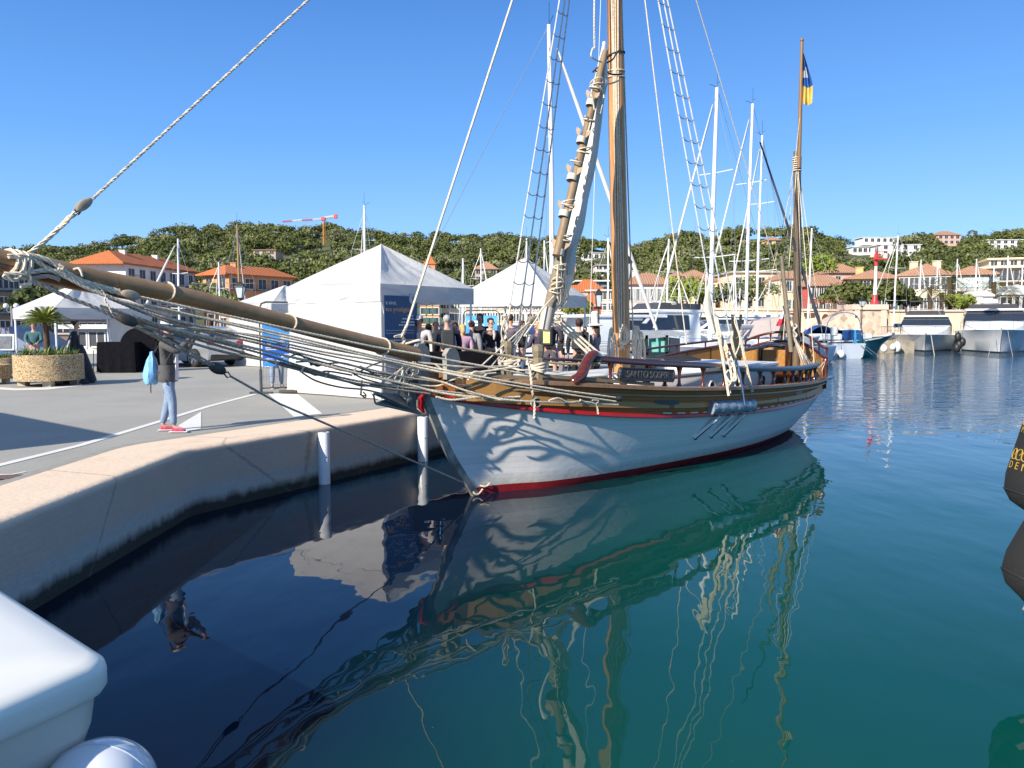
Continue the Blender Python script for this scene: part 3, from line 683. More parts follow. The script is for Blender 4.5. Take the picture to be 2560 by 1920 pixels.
# bowsprit and lower jib boom
def bs(t): return Vector((-1.12-.682*t, 10.3-.731*t, 0))
def BSP(px, py, t=None):       # point on the bowsprit plane seen at px,py
    r = ray(px, py); # solve intersection with vertical plane through the boat axis
    # B0+U*s : x*U.y - y*U.x = const
    c = B0.x*U.y-B0.y*U.x; k = c/(r.x*U.y-r.y*U.x); return Vector((r.x*k, r.y*k, CAMZ+r.z*k))
bs_pts = [BSP(1040, 886), BSP(800, 828), BSP(500, 750), BSP(250, 698), BSP(120, 668), BSP(20, 650), BSP(-160, 606)]
mb = MB(); pts = catmull(bs_pts, 6); n = len(pts); mb.tube(pts, [lerp(.098, .075, i/n) for i in range(n)], 16); mb.build('bowsprit', sparw, boat, world=True, smooth=True)
redsp = wood('red_brown_spar', (.16, .060, .022), (.26, .115, .045), .45, .2, 'X', .6)
mb = MB(); mb.tube([BSP(330, 742), BSP(185, 708), BSP(60, 680), BSP(-120, 640)], [.035, .062, .07, .07], 14); mb.build('jib_boom', redsp, boat, world=True, smooth=True)
# rope whippings round the bowsprit
def band(name, px, py, w, k, r, m_, rr=.011):
    c = BSP(px, py); ax = (bs_pts[-1]-bs_pts[0]).normalized(); mb = MB()
    e1 = Vector((0, 0, 1)); e1 = (e1-ax*e1.dot(ax)).normalized(); e2 = ax.cross(e1)
    for j in range(k):
        cc = c+ax*(j*w); mb.tube([cc+(e1*math.cos(a)+e2*math.sin(a))*r+ax*.05*math.sin(a) for a in [x*math.pi/8 for x in range(16)]], rr, 5, closed=True)
    return mb.build(name, m_, boat, world=True, smooth=True)
band('bowsprit_seizing', 720, 806, .025, 1, .10, rope_w); band('bowsprit_seizing', 415, 729, .025, 1, .095, rope_w); band('bowsprit_seizing', 955, 866, .02, 1, .105, rope_w); band('bowsprit_seizing', 20, 655, .05, 1, .105, rope_w, .02); band('bowsprit_seizing', 52, 664, .05, 2, .115, rope_w, .02)
# grey knightheads at the bow, each with bolts
def knight(s, o, lab):
    t = [(-.13, 0), (.13, 0), (.16, .28), (.15, .44), (.09, .53), (-.02, .55), (-.10, .49), (-.10, .3)]
    return t
kg = mat('grey_painted_oak', (.30, .28, .25), .6, .15, 6, bump=.2)
for (s, o, zz0, hh, wd) in ((-.62, .22, 1.72, .42, .085), (-.88, -.10, 1.78, .42, .085), (-.40, .30, 1.66, .2, .1)):
    mb = MB(); sh = [(-.11, 0), (.15, 0), (.14, hh*.55), (.10, hh*.85), (.03, hh), (-.06, hh*.98), (-.12, hh*.8), (-.11, hh*.5)]
    mb.slab([S(s+x, o, zz0+z) for x, z in sh], wd, (-NV.x, -NV.y, 0)); mb.build('knighthead', kg if hh > .3 else teak_g, boat, world=True)
    if hh > .3:
        for x, z in ((-.03, .08), (.08, .09), (-.02, .22), (.06, .24)):
            mb = MB(); mb.ball(S(s+x, o+.004, zz0+z), .013, 5); mb.build('bolt', chrome, boat, world=True)
# bow roller plates (grey) below the bowsprit and the flat anchor hanging there
mb = MB(); mb.slab([BSP(988, 960)+Vector((.12, -.1, 0)), BSP(1018, 958)+Vector((.12, -.1, 0)), BSP(1022, 1020)+Vector((.12, -.1, 0)), BSP(1005, 1019)+Vector((.12, -.1, 0))], .03, (-NV.x, -NV.y, 0)); mb.build('bow_roller_plate', mat('plum_grey_plate', (.16, .12, .115), .5), boat, world=True)
mb = MB(); p0 = BSP(1030, 905); p1 = BSP(1016, 960)
mb.tube([BSP(1050, 905), BSP(1060, 985)], .035, 8); mb.build('stem_timber', orange_w, boat, world=True)
galv = mat('galvanised_steel', (.26, .27, .26), .45, .3, 8, metal=.6)
mb = MB(); o_ = Vector((.1, -.12, 0))
tip = BSP(1036, 1031)+o_; l1 = BSP(908, 980)+o_*1.6; l2 = BSP(930, 1004)+o_*.2+Vector((.05, -.15, 0)); mid = BSP(985, 985)+o_*.6
mb.add([tip, l1+Vector((0, 0, .02)), mid, l2], [(0, 1, 2), (0, 2, 3)]); mb.add([tip-Vector((0, 0, .02)), l1-Vector((0, 0, .015)), mid-Vector((0, 0, .02)), l2-Vector((0, 0, .02))], [(2, 1, 0), (3, 2, 0)])
mb.tube([l1, mid, tip], .016, 6); mb.tube([l2, tip], .012, 6); mb.tube([l1, l2], .012, 6); mb.tube([mid, BSP(1000, 925)+o_*.6], .022, 8); mb.ball(l1, .025, 6)
an = mb.build('anchor', galv, None); tag(an, 'flat grey galvanised anchor hanging under the bowsprit at the bow of the old boat', 'anchor')
mb = MB(); mb.tube([BSP(992, 930)+o_, BSP(998, 968)+o_], .014, 6); mb.tube([BSP(1000, 925)+o_, BSP(1006, 985)+o_, BSP(1000, 1010)+o_], .012, 6); mb.lathe([(.03, 0), (.045, .01), (.045, .04), (.03, .05)], BSP(998, 995)+o_*1.3, 12, M=frame((0, 0, 0), (U.x, U.y, 0), (0, 0, 1)).to_3x3()); mb.build('anchor_bracket', galv, boat, world=True, smooth=True)
# mooring fairlead ring with pale rim low on the bow planks
p = trow(lambda s: redz(s)+.09, 1, .02, 60); pp = min(p, key=lambda q: abs(q[1]-.42)); mb = MB(); Mf2 = frame((0, 0, 0), (U.x, U.y, 0), (0, 0, 1)).to_3x3()
mb.lathe([(.055, 0), (.075, .012), (.09, .02), (.10, .01), (.10, 0)], pp[0]+NV.to_3d()*.02, 20, M=Mf2 @ Matrix.Diagonal((1.25, .7, 1)), caps=False); mb.build('fairlead_ring', mat('greenish_bronze', (.38, .42, .36), .4), boat, world=True, smooth=True)
mb = MB(); mb.lathe([(.075, 0), (.075, .008)], pp[0]+NV.to_3d()*.022, 16, M=Mf2 @ Matrix.Diagonal((1.2, .65, 1))); mb.build('fairlead_hole', black_p, boat, world=True)
# dark green cove carving on the bulwark
for s0 in (3.0, 8.0):
    p = trow(lambda s: redz(s)+.24, 1, .008, 120); q = [x for x in p if s0-.32 < x[1] < s0+.32]
    mb = MB(); mb.loft([[a[0]+Vector((0, 0, -.03-.02*math.sin(i/len(q)*3.1))) for i, a in enumerate(q)], [a[0]+Vector((0, 0, .03)) for a in q]], closed=False); mb.build('cove_carving', mat('dark_green_inlay', (.010, .022, .016), .4) if s0 < 5 else mat('faint_inlay', (.03, .02, .014), .4), boat, world=True)
# channel board wrapped in plastic, with the three chain plates
grw = mat('grey_blue_plastic_wrap', (.20, .24, .29), .16, .25, 6, bump=.8, bscale=16, coat=.6)
mb = MB(); rr = [x for x in trow(lambda s: redz(s)+.14, 1, .0, 160) if 4.15 < x[1] < 5.62]; rings = []
for i, (p, s, z) in enumerate(rr):
    w_ = .11+.012*math.sin(i*1.7); h_ = .12+.008*math.sin(i*2.3); nn = NV.to_3d(); rings.append([p-nn*.02+Vector((0, 0, -h_)), p+nn*w_*.8+Vector((0, 0, -h_)), p+nn*w_*1.1+Vector((0, 0, -h_*.5)), p+nn*w_*1.1+Vector((0, 0, h_*.4)), p+nn*w_*.7+Vector((0, 0, h_*.85)), p-nn*.02+Vector((0, 0, h_))])
mb.loft(rings, True, True); mb.build('channel_board', grw, boat, world=True, smooth=True, sharp=60)
CHP = []
strap = mat('strap_iron', (.02, .022, .025), .35, .2, 6)
for s in (4.55, 4.98, 5.38):
    q = min(trow(lambda s_: redz(s_)+.26, 1, .10, 160), key=lambda a: abs(a[1]-s)); CHP.append(q[0])
    a = min(trow(lambda s_: redz(s_)-.02, 1, .10, 160), key=lambda a_: abs(a_[1]-s+.05))[0]; b = min(trow(lambda s_: redz(s_)-.42, 1, .012, 160), key=lambda a_: abs(a_[1]-s+.42))[0]
    mb = MB(); mb.tube([a, lerp(a, b, .5)+NV.to_3d()*.01, b], .016, 6); mb.ball(b, .025, 6); mb.build('chain_plate', strap, boat, world=True)
    mb = MB(); mb.tube([a-U.to_3d()*.045, b-U.to_3d()*.06+Vector((0, 0, .02))], .026, 6); mb.build('chain_plate_edge', HW, boat, world=True)
# ------------------------------------------------------------------ rigging of the old boat
def BP(px, py, off=0.0):       # point seen at px,py on the vertical plane parallel to the boat's axis, off metres towards the near side
    r = ray(px, py); bx, by = B0.x+NV.x*off, B0.y+NV.y*off; c = bx*U.y-by*U.x; k = c/(r.x*U.y-r.y*U.x); return Vector((r.x*k, r.y*k, CAMZ+r.z*k))
def sag(a, b, s, n=10): return [a.lerp(b, i/n)+Vector((0, 0, -s*4*(i/n)*(1-i/n))) for i in range(n+1)]
def line(name, pts, r, m=rope_w, n=6, twist=False, parent=boat, smooth=True):
    mb = MB()
    if twist: mb.rope(pts, r, n=4)
    else: mb.tube(pts, r, n)
    return mb.build(name, m, parent, world=True, smooth=smooth)
def block(name, c, ax, l, w, m, parent=boat):
    ax = Vector(ax).normalized(); e1 = Vector((0, 0, 1)); e1 = (e1-ax*e1.dot(ax)).normalized(); e2 = ax.cross(e1)
    M3 = Matrix((ax, e1, e2)).transposed(); mb = MB()
    for k in (-1, 1): mb.ball(Vector(c)+e2*k*w*.28, (l/2, w/2, w*.16), 8, M=M3)
    mb.ball(Vector(c), (l*.36, w*.38, w*.2), 6, M=M3)
    mb.build(name, m, parent, world=True, smooth=True)
blk = mat('weathered_block_wood', (.36, .29, .21), .6, .3, 8); blk_d = mat('dark_block_wood', (.055, .048, .040), .5, .3, 8)
# forestay: bowsprit end -> masthead, with its big block
F0 = BP(75, 632); F1 = BP(183, 532); F2 = BP(222, 502)
HP = HEAD
line('forestay', [BP(222, 506), BP(222, 506).lerp(HP, .5)+Vector((0, 0, -.06)), HP], .015, twist=True)
block('forestay_block', F2.lerp(F1, .35), F2-F1, .19, .085, blk)
line('stay_shackle', [BP(206, 522), BP(196, 536), BP(186, 528), BP(198, 514), BP(206, 522)], .010, black_m)
line('forestay_tail', catmull([BP(190, 534), BP(172, 545), BP(150, 568), BP(110, 605), BP(72, 634)], 8), .022, twist=True); line('forestay_tail', catmull([BP(186, 528, .03), BP(168, 555, .03), BP(150, 570, .03)], 8), .014, twist=True)
# second stay to the stem head
line('stem_stay', [BP(1012, 830, 0), BP(1281, 0, 0).lerp(HP, .0), HP], .017); line('stem_stay_lashing', catmull([BP(1016, 815), BP(1005, 840, .03), BP(1012, 850), BP(1000, 875, .05), BP(1008, 880)], 6), .018, twist=True); line('stem_stay_lashing', catmull([BP(1012, 835), BP(985, 842), BP(1008, 846), BP(996, 880), BP(990, 868)], 6), .012)
# lashings at the bowsprit tip
for pts, r, tw in (([(20, 642), (38, 640), (60, 660), (40, 700), (8, 688)], .024, 1), ([(45, 640), (70, 640), (60, 668), (78, 706), (50, 715)], .024, 1), ([(55, 642), (85, 650), (130, 676), (200, 708), (262, 738)], .022, 1), ([(70, 637), (118, 650), (165, 680), (210, 704), (300, 728)], .024, 1),
                   ([(10, 686), (60, 684), (130, 676), (205, 706), (280, 728), (330, 742)], .024, 1), ([(20, 690), (75, 696), (120, 690), (150, 700)], .02, 1), ([(78, 668), (60, 660), (88, 650), (150, 690)], .018, 1), ([(65, 694), (110, 715), (175, 745), (240, 770), (300, 800), (350, 822)], .020, 1)):
    line('tip_lashing', catmull([BP(x, y, .10) for x, y in pts], 6), r, rope_w if r > .0201 else rope_g, twist=True)
line('hanging_tail', catmull([BP(254, 726, .14), BP(264, 738, .14), BP(262, 752, .14), BP(272, 766, .15), BP(280, 782, .15)], 6), .010, rope_w, twist=True)
line('tail_knot', catmull([BP(144, 668, .10), BP(152, 662, .12), BP(160, 670, .12), BP(150, 675, .12), BP(146, 665, .1)], 4), .018, rope_w, twist=True)
line('tail_loop', catmull([BP(184, 674, .08), BP(196, 671, .1), BP(203, 680, .12), BP(206, 692, .12)], 4), .012, rope_w)
block('bowsprit_block', BP(327, 737, .16), (BP(360, 746)-BP(300, 728)), .17, .085, blk); block('bowsprit_block', BP(318, 800, .16), (BP(345, 815)-BP(290, 790)), .19, .095, blk_d)
# the long leads along the bowsprit to the hull
LEADS = [
 ([(345, 742, .16), (500, 775, .15), (720, 822, .18), (929, 866, .25), (1045, 886, .35), (1280, 929, .65), (1372, 946, .8)], .015, rope_w, 1),
 ([(120, 668, .1), (300, 752, .14), (640, 820, .18), (929, 888, .3), (1045, 912, .42), (1200, 942, .8), (1380, 972, 1.08), (1540, 994, 1.30)], .014, rope_w, 1),
 ([(360, 760, .18), (640, 826, .2), (929, 893, .35), (1045, 918, .46), (1200, 950, .86), (1380, 980, 1.10), (1540, 1004, 1.30)], .013, rope_w, 1),
 ([(210, 712, .1), (400, 790, .15), (640, 842, .2), (800, 878, .22), (960, 905, .3), (1060, 925, .4), (1200, 943, .66)], .013, rope_w, 1),
 ([(270, 745, .1), (450, 815, .12), (640, 856, .2), (820, 900, .22), (1000, 940, .35), (1060, 950, .42), (1180, 965, .6)], .013, rope_g, 1),
 ([(250, 765, .0), (420, 818, .1), (640, 872, .15), (780, 905, .2), (900, 935, .3), (1020, 962, .4), (1120, 985, .55), (1300, 1002, .92), (1460, 1008, 1.16), (1545, 1012, 1.30)], .017, rope_w, 1),
 ([(240, 770, .05), (420, 838, .0), (560, 880, .05), (720, 912, .1), (860, 952, .15), (960, 970, .2), (1075, 985, .3)], .014, rope_g, 0),
 ([(280, 772, .1), (440, 828, .1), (640, 880, .12), (760, 918, .14), (880, 950, .2), (1010, 968, .3), (1240, 992, .75)], .014, rope_g, 1),
 ([(300, 790, .0), (480, 845, .0), (640, 892, .0), (700, 912, .0), (800, 938, .05), (920, 965, .1)], .013, rope_g, 0),
 ([(225, 725, .0), (460, 806, -.05), (640, 850, -.1), (900, 905, -.2), (1040, 930, -.1)], .012, rope_g, 1),
 ([(160, 690, -.05), (420, 800, -.1), (680, 868, -.15), (880, 925, -.2), (1030, 950, -.2)], .012, rope_g, 1),
 ([(320, 800, .05), (430, 815, .05), (640, 838, .1), (820, 872, .15), (960, 898, .25)], .010, rope_g, 0),
 ([(1030, 938, .35), (1105, 955, .5), (1160, 975, .65), (1250, 1000, .86)], .013, rope_w, 1),
 ([(1025, 958, .32), (1090, 965, .45), (1130, 950, .55), (1170, 940, .62), (1240, 932, .7)], .010, rope_w, 0)]
for pts, r, m_, tw in LEADS:
    line('bowsprit_rope', catmull([BP(*p) for p in pts], 5), r, m_, twist=bool(tw))
block('lead_block', BP(1548, 996, 1.33), BP(1560, 1000, 1.33)-BP(1530, 992, 1.33), .12, .08, blk_d)
for pts in ([(1372, 1002, 1.12), (1395, 996, 1.14), (1420, 1006, 1.16), (1450, 1004, 1.18), (1488, 1010, 1.22), (1495, 1035, 1.22)], [(1450, 1000, 1.2), (1480, 1012, 1.2), (1495, 1002, 1.24), (1480, 1000, 1.22)], [(1090, 992, .52), (1130, 1000, .6), (1200, 992, .72), (1240, 996, .80), (1300, 992, .9)]):
    line('rope_wrapping', catmull([BP(*p) for p in pts], 6), .016, rope_w, twist=True)
line('hanging_rope_end', catmull([BP(1318, 895, .9), BP(1326, 930, .92), BP(1330, 975, .98), BP(1336, 1010, .98), BP(1335, 1046, .98)], 6), .018, rope_w, twist=True)
# netting below the bowsprit: sagging loops and short ties
net = mat('net_cord', (.13, .125, .12), .9, .3, 20)
for pts in ([(700, 905), (760, 925), (790, 938), (815, 928), (880, 938)], [(750, 928), (790, 952), (850, 968), (910, 974), (960, 985)], [(810, 935), (870, 955), (905, 965), (940, 962), (985, 975)], [(870, 925), (905, 945), (950, 958), (990, 970)], [(740, 905), (790, 905), (850, 925), (900, 930), (950, 945), (1000, 962)], [(800, 912), (860, 908), (930, 930), (985, 938)], [(885, 938), (925, 915), (955, 905), (980, 902)], [(900, 915), (940, 938), (985, 958)], [(720, 895), (745, 885), (770, 898), (830, 915)]):
    line('net_loop', catmull([BP(x, y, .12) for x, y in pts], 6), .010, net)
for a, b in (((722, 860), (716, 873)), ((688, 898), (693, 920)), ((761, 915), (752, 932)), ((822, 930), (812, 944)), ((905, 950), (902, 988)), ((765, 895), (764, 905)), ((832, 910), (828, 920)), ((890, 920), (880, 935)), ((540, 838), (536, 850))):
    line('net_tie', [BP(*a, .16), BP(*b, .14)], .011, rope_w)
line('net_knot', catmull([BP(775, 905, .15), BP(790, 912, .15), BP(802, 914, .15), BP(790, 905, .15), BP(776, 912, .15)], 5), .020, mat('blue_grey_rag', (.10, .11, .15), .9), twist=True)
for a in ((905, 985), (912, 990)): line('net_hook', catmull([BP(900, 985, .2), BP(a[0], a[1]+4, .2), BP(915, 988, .2), BP(908, 980, .2)], 4), .008, black_m)
# bobstay from the bowsprit down to the stem at the water
stemw = S(.02, 0, .10); b1 = BP(548, 925); b0 = BP(330, 812)
line('bobstay', [stemw, BP(700, 1010).lerp(stemw, 0), BP(575, 940)], .014, rope_g, twist=True)
for o_ in (-.02, .04): line('bobstay_fall', [BP(535, 916-o_*100, o_), BP(430, 862-o_*160, o_), b0], .013, rope_g, twist=True)
block('bobstay_block', BP(543, 921), BP(575, 940)-BP(515, 905), .19, .11, blk_d)
line('bobstay_shackle', [BP(560, 932), BP(570, 930), BP(578, 942), BP(568, 944), BP(560, 934)], .009, black_m)
line('stem_lashing', catmull([S(.1, .05, .08), S(-.02, .06, .02), S(-.08, 0, .1), S(0, -.03, .16), S(.12, .08, .12), S(.2, .10, .16)], 5), .014, rope_w, twist=True)
# shrouds and ratlines
def shroud_set(feet, head, off, nr, zlo_, gap):
    fs = [f for f in feet]
    for f in fs: line('shroud', [f.lerp(head, .10), head], .013, mat('served_shroud', (.52, .53, .54), .6, .1, 10))
    n = 0
    for k in range(nr):
        z = zlo_+gap*k
        if z > 8.7: break
        P3 = [f+(head-f)*((z-f.z)/(head.z-f.z)) for f in fs]; sg = .05*min(1, (P3[0]-P3[2]).length/.6)
        mb = MB(); mb.tube(sag(P3[0], P3[1], sg, 6)+sag(P3[1], P3[2], sg, 6)[1:], .008, 5)
        for p in P3: mb.ball(p, .019, 4)
        mb.build('ratline', mat('ratline_rope', (.30, .31, .33), .8), boat, world=True)
nearfeet = [CHP[0]+Vector((0, 0, .12)), CHP[1]+Vector((0, 0, .12)), CHP[2]+Vector((0, 0, .12))]
SH = HEAD+Vector((0, 0, -.3))
shroud_set(nearfeet, SH, 0, 40, 2.25, .37)
FO = -1.15
farfeet = [BP(1250, 915, FO), BP(1282, 915, FO), BP(1308, 915, FO)]
shroud_set(farfeet, SH+Vector((-.12, 0, 0)), 0, 40, 2.05, .37)
for f in nearfeet:
    q = f.lerp(SH, .10); block('deadeye', f+Vector((0, 0, .02)), (0, 0, 1), .09, .08, blk); line('lanyard', [f, q], .016, rope_w); line('lanyard', [f+Vector((.03, 0, 0)), q+Vector((.02, 0, 0))], .010, rope_w)
for f in farfeet: line('lanyard', [f, f.lerp(SH, .10)], .016, rope_w)
# thin running lines
line('mizzen_stay', [HEAD, W(1986, 820, 18.2)], .009); line('backstay', [HEAD, W(1716, 860, 13.2)], .010); line('topping_lift', [BP(1554, 0, .1), BP(1583, 840, .1)], .012, twist=False); line('topping_lift', [BP(1546, 0, -.1), BP(1566, 850, -.1)], .009)
line('yard_halyard', [BP(1485, -300, 0), BP(1486, 122, 0)], .016, rope_w, twist=True); line('chain_halyard', [BP(1549, -200, .18), BP(1550, 130, .18)], .014, rope_d, twist=True)
line('thin_halyard', [HEAD, S(4.6, -1.5, 1.3)], .006, alu)
# lateen yard in two overlapping spars, with the sail furled behind it
YT = BP(1508, 150, .30); YM = BP(1392, 640, .32); YB = BP(1362, 822, .32)
mb = MB(); mb.tube([YT.lerp(YM, -.05), YT, YT.lerp(YM, .5), YM], [.045, .055, .068, .070], 12); mb.build('lateen_yard', spar2, boat, world=True, smooth=True)
mb = MB(); mb.tube([BP(1412, 600, .22), BP(1392, 690, .24), YB], [.07, .095, .085], 12); mb.build('lower_yard', teak_g, boat, world=True, smooth=True)
mb = MB(); mb.tube([BP(1370, 770, .32), BP(1360, 826, .32)], [.098, .092], 14); mb.build('yard_heel_sleeve', mat('yard_heel_paint', (.50, .44, .36), .5, .1), boat, world=True, smooth=True)
sail = mat('furled_sailcloth', (.62, .58, .52), .8, .06, 3, bump=.5, bscale=14)
mb = MB(); cpts = catmull([BP(1510, 105, .22), BP(1500, 190, .22), BP(1488, 280, .18), BP(1474, 380, .15), BP(1458, 470, .15), BP(1437, 560, .15), BP(1418, 640, .15), BP(1410, 690, .15)], 8)
def lumpy(pts, rr, n=16, a=.22, f=7):
    rings = []; m = len(pts)
    for i, p in enumerate(pts):
        t = (pts[min(m-1, i+1)]-pts[max(0, i-1)]).normalized(); e1 = Vector((1, 0, 0)); e1 = (e1-t*e1.dot(t)).normalized(); e2 = t.cross(e1); r = rr(i/(m-1))
        rings.append([p+(e1*math.cos(x)+e2*math.sin(x))*r*(1+a*math.sin(4*x+i*.13)+a*.6*noise.noise((i*.25, math.cos(x)*1.5, math.sin(x)*1.5))) for x in [2*math.pi*k/n for k in range(n)]])
    return rings

for ph_, of_, rr_ in ((0, -.045, .052), (2.1, .03, .060), (4.0, .075, .045)):        # three folds of cloth lying against each other
    ff = [p+Vector((.7, -.7, 0))*(of_*min(1, i/9)*(1.15+.35*i/len(cpts))+.014*math.sin(i*.42+ph_)) for i, p in enumerate(cpts)]
    mb.loft(lumpy(ff, (lambda ph_, rr_: (lambda t: .018+rr_*min(1, t*5)*(.75+.4*t)*(.88+.16*math.sin(t*31+ph_))*min(1, (1.03-t)*6)))(ph_, rr_), 16, .14), True, True)
mb.build('furled_sail', sail, boat, world=True, smooth=True, sharp=70)
mb = MB(); mb.loft([[BP(1410, 640, -.02), BP(1428, 650, -.1), BP(1440, 640, -.2)], [BP(1402, 700, 0), BP(1420, 715, -.1), BP(1432, 700, -.2)], [BP(1382, 760, 0), BP(1400, 740, -.15), BP(1418, 735, -.2)], [BP(1371, 800, 0), BP(1376, 796, -.1), BP(1380, 790, -.15)]], closed=False); fs = mb.build('sail_foot', sail, boat, world=True, smooth=True)
fs.modifiers.new('s', 'SOLIDIFY').thickness = .012
leather = mat('tan_leather', (.46, .32, .20), .7, .12, 6)
for (px, py, w) in ((1476, 258, .10), (1453, 352, .11), (1430, 445, .12), (1410, 536, .125), (1396, 632, .135)):
    c = BP(px, py, .31); ax = (YT-YM).normalized(); e1 = (Vector((1, 0, 0))-ax*ax.x).normalized(); e2 = ax.cross(e1); mb = MB()
    mb.tube([c-ax*.05, c+ax*.05], w*.66, 14, caps=False)
    mb.build('leather_cuff', mat('cuff_canvas', (.58, .50, .40), .8), boat, world=True, smooth=True); mb = MB()
    for sg in (-1, 1): mb.slab([c+e1*sg*w*.45+ax*.03+e2*-.03, c+e1*sg*w*1.05+ax*.14+e2*-.03, c+e1*sg*w*1.05+ax*.20+e2*-.03, c+e1*sg*w*.4+ax*.17+e2*-.03], .02, e2)
    mb.build('cuff_ears', leather, boat, world=True)
for (px, py, k) in ((1478, 212, 3), (1463, 292, 1), (1447, 372, 2), (1430, 395, 1), (1408, 502, 2), (1400, 590, 2), (1388, 662, 2), (1378, 720, 4), (1370, 800, 3)):
    c = BP(px+4, py, .28); ax = (YT-YM).normalized(); e1 = (Vector((1, 0, 0))-ax*ax.x).normalized(); e2 = ax.cross(e1)
    for j in range(k):
        line('yard_lashing', [c+ax*(j*.05-.05)+(e1*math.cos(a)*.095+e1*.055+e2*math.sin(a)*.11)+ax*(.05*math.sin(a+j)) for a in [x*math.pi/8 for x in range(17)]], .011, rope_w)
for pts in ([(1500, 215), (1510, 240), (1500, 285)], [(1478, 230), (1484, 262), (1486, 275)], [(1463, 290), (1476, 300), (1470, 330)], [(1440, 395), (1452, 410)], [(1482, 120), (1478, 140), (1490, 150), (1504, 155)], [(1395, 660), (1392, 720), (1396, 755)], [(1385, 740), (1352, 778), (1340, 800), (1310, 840)], [(1402, 640), (1402, 700), (1384, 725)]):
    line('yard_rope', catmull([BP(x, y, .38) for x, y in pts], 5), .013, rope_w)
for (x0, x1, y1) in ((1405, 1402, 762), (1408, 1412, 768), (1411, 1418, 760), (1406, 1408, 770), (1410, 1421, 748)):
    line('hanging_sail_tie', catmull([BP(x0, 655, .12), BP((x0+x1)/2-2, 710, .12), BP(x1, y1-15, .13), BP(x1-5, y1, .14), BP(x1-10, y1-12, .12), BP(x0+1, 690, .1)], 5), .008, rope_g)
for a in ([(1555, 186), (1530, 186), (1515, 180), (1490, 178)], [(1550, 200), (1530, 208), (1500, 214)], [(1552, 120), (1540, 135), (1530, 150), (1500, 165), (1482, 180)]):
    line('parrel_rope', catmull([BP(x, y, .2) for x, y in a], 5), .014, rope_d if a[0][1] != 200 else rope_w)
mb = MB()
for z_ in (6.62, 6.72): mb.tube([mastp(z_)+Vector((.15*math.cos(a), .15*math.sin(a), .02*math.sin(a))) for a in [x*math.pi/8 for x in range(16)]], .012, 5, closed=True)
mb.build('mast_lashing', rope_w, boat, world=True)
mb = MB(); mb.tube([mastp(6.98)+Vector((.15*math.cos(a), .15*math.sin(a), .04*math.cos(a))) for a in [x*math.pi/8 for x in range(16)]], .016, 5, closed=True); mb.build('parrel_collar', rope_d, boat, world=True)
# tackles from the yard heel
hb = BP(1328, 800, .2)
block('tack_block', hb, hb-BP(1260, 860, .2), .18, .11, blk); line('tack_strop', [hb, BP(1345, 785, .15), BP(1362, 780, .12)], .016, rope_w)
for a in ((1200, 918), (1220, 925), (1240, 925), (1262, 912)): line('tack_fall', [BP(1324, 804, .2), BP(*a, .3)], .013, rope_w)
for k in range(3): line('yard_tackle', [BP(1380+k*5, 798-k*5, .1), BP(1490+k*12, 903-k*3, .7)], .018, rope_w)
# timber heads forward with coils
for (px, py, off) in ((1268, 920, .25), (1345, 930, .75)):
    p = BP(px, py, off); mb = MB(); mb.lathe([(.085, -.25), (.085, .18), (.065, .20), (.075, .23), (.09, .30), (.085, .37), (.04, .39)], p, 8); mb.build('timber_head', teak_g, boat, world=True)
    for k in range(4): line('belayed_rope', catmull([p+Vector((.12*math.cos(a), .12*math.sin(a), .02+.03*k+.02*math.sin(a*2+k))) for a in [x*math.pi/3 for x in range(7)]], 4), .016, rope_w)
line('bow_handrail_rope', catmull([BP(1058, 853, .25), BP(1160, 872, .35), BP(1268, 890, .5), BP(1345, 903, .75), BP(1420, 910, .9), BP(1500, 909, 1.1)], 5), .020, mat('tan_rope', (.42, .34, .22), .9, .2, 30), twist=True)
line('bow_handrail_rope', catmull([BP(985, 858, -.2), BP(1010, 860, 0), BP(1040, 852, .1), BP(1050, 850, .2)], 5), .016, rope_w)
for pts in ([(1045, 905, .3), (1100, 912, .4), (1180, 918, .5), (1270, 915, .55)], [(1090, 912, .4), (1130, 935, .5), (1200, 930, .6), (1300, 915, .8)], [(1270, 915, .5), (1300, 925, .7), (1345, 925, .8), (1400, 930, .9)], [(1170, 950, .62), (1185, 930, .66), (1215, 935, .7), (1200, 945, .7), (1180, 940, .7)], [(1240, 900, .4), (1265, 905, .5), (1300, 900, .6), (1285, 912, .6)]):
    line('deck_line', catmull([BP(*p) for p in pts], 5), .013, rope_w)
for k, pts in enumerate(([(1000, 935), (1010, 915), (1030, 930), (1020, 950), (1002, 945)], [(1010, 930), (1030, 915), (1040, 925), (1030, 945)], [(985, 950), (1000, 925), (1040, 920)], [(1010, 940), (1040, 935), (1045, 925)], [(950, 960), (985, 935), (1000, 925)], [(960, 945), (990, 955), (1012, 965)])):
    line('bow_lashing', catmull([BP(x, y, .12) for x, y in pts], 5), .017 if k < 4 else .012, rope_w, twist=True)
line('coil_forward', catmull([BP(1262+9*math.cos(a*1.7), 822+34*math.sin(a), .1+.02*a % .1) for a in [x*.9 for x in range(22)]], 4), .011, rope_w)
# big coils hanging on the mast
def coil(cx, cy, w, h, off, n, r=.013):
    pts = []
    for i in range(n*8):
        a = i*math.pi/4; j = i/8; pts.append(BP(cx+(w+2*math.sin(j*2.1))*math.cos(a)*(.25+.75*(1+math.sin(a))/2)+2*math.sin(j), cy+(h+3*math.sin(j*1.7))*math.sin(a), off+.012*math.sin(j*3)))
    line('rope_coil', catmull(pts, 3), r, rope_w)
coil(1527, 868, 9, 46, .25, 4); coil(1534, 875, 10, 38, .28, 3); coil(1560, 836, 14, 22, .28, 6, .011); coil(1594, 862, 10, 44, .1, 5); coil(1602, 870, 12, 38, .12, 3); coil(1586, 850, 8, 34, .1, 3)
line('coil_tail', catmull([BP(1548, 850, .28), BP(1556, 870, .28), BP(1562, 842, .28)], 5), .012)
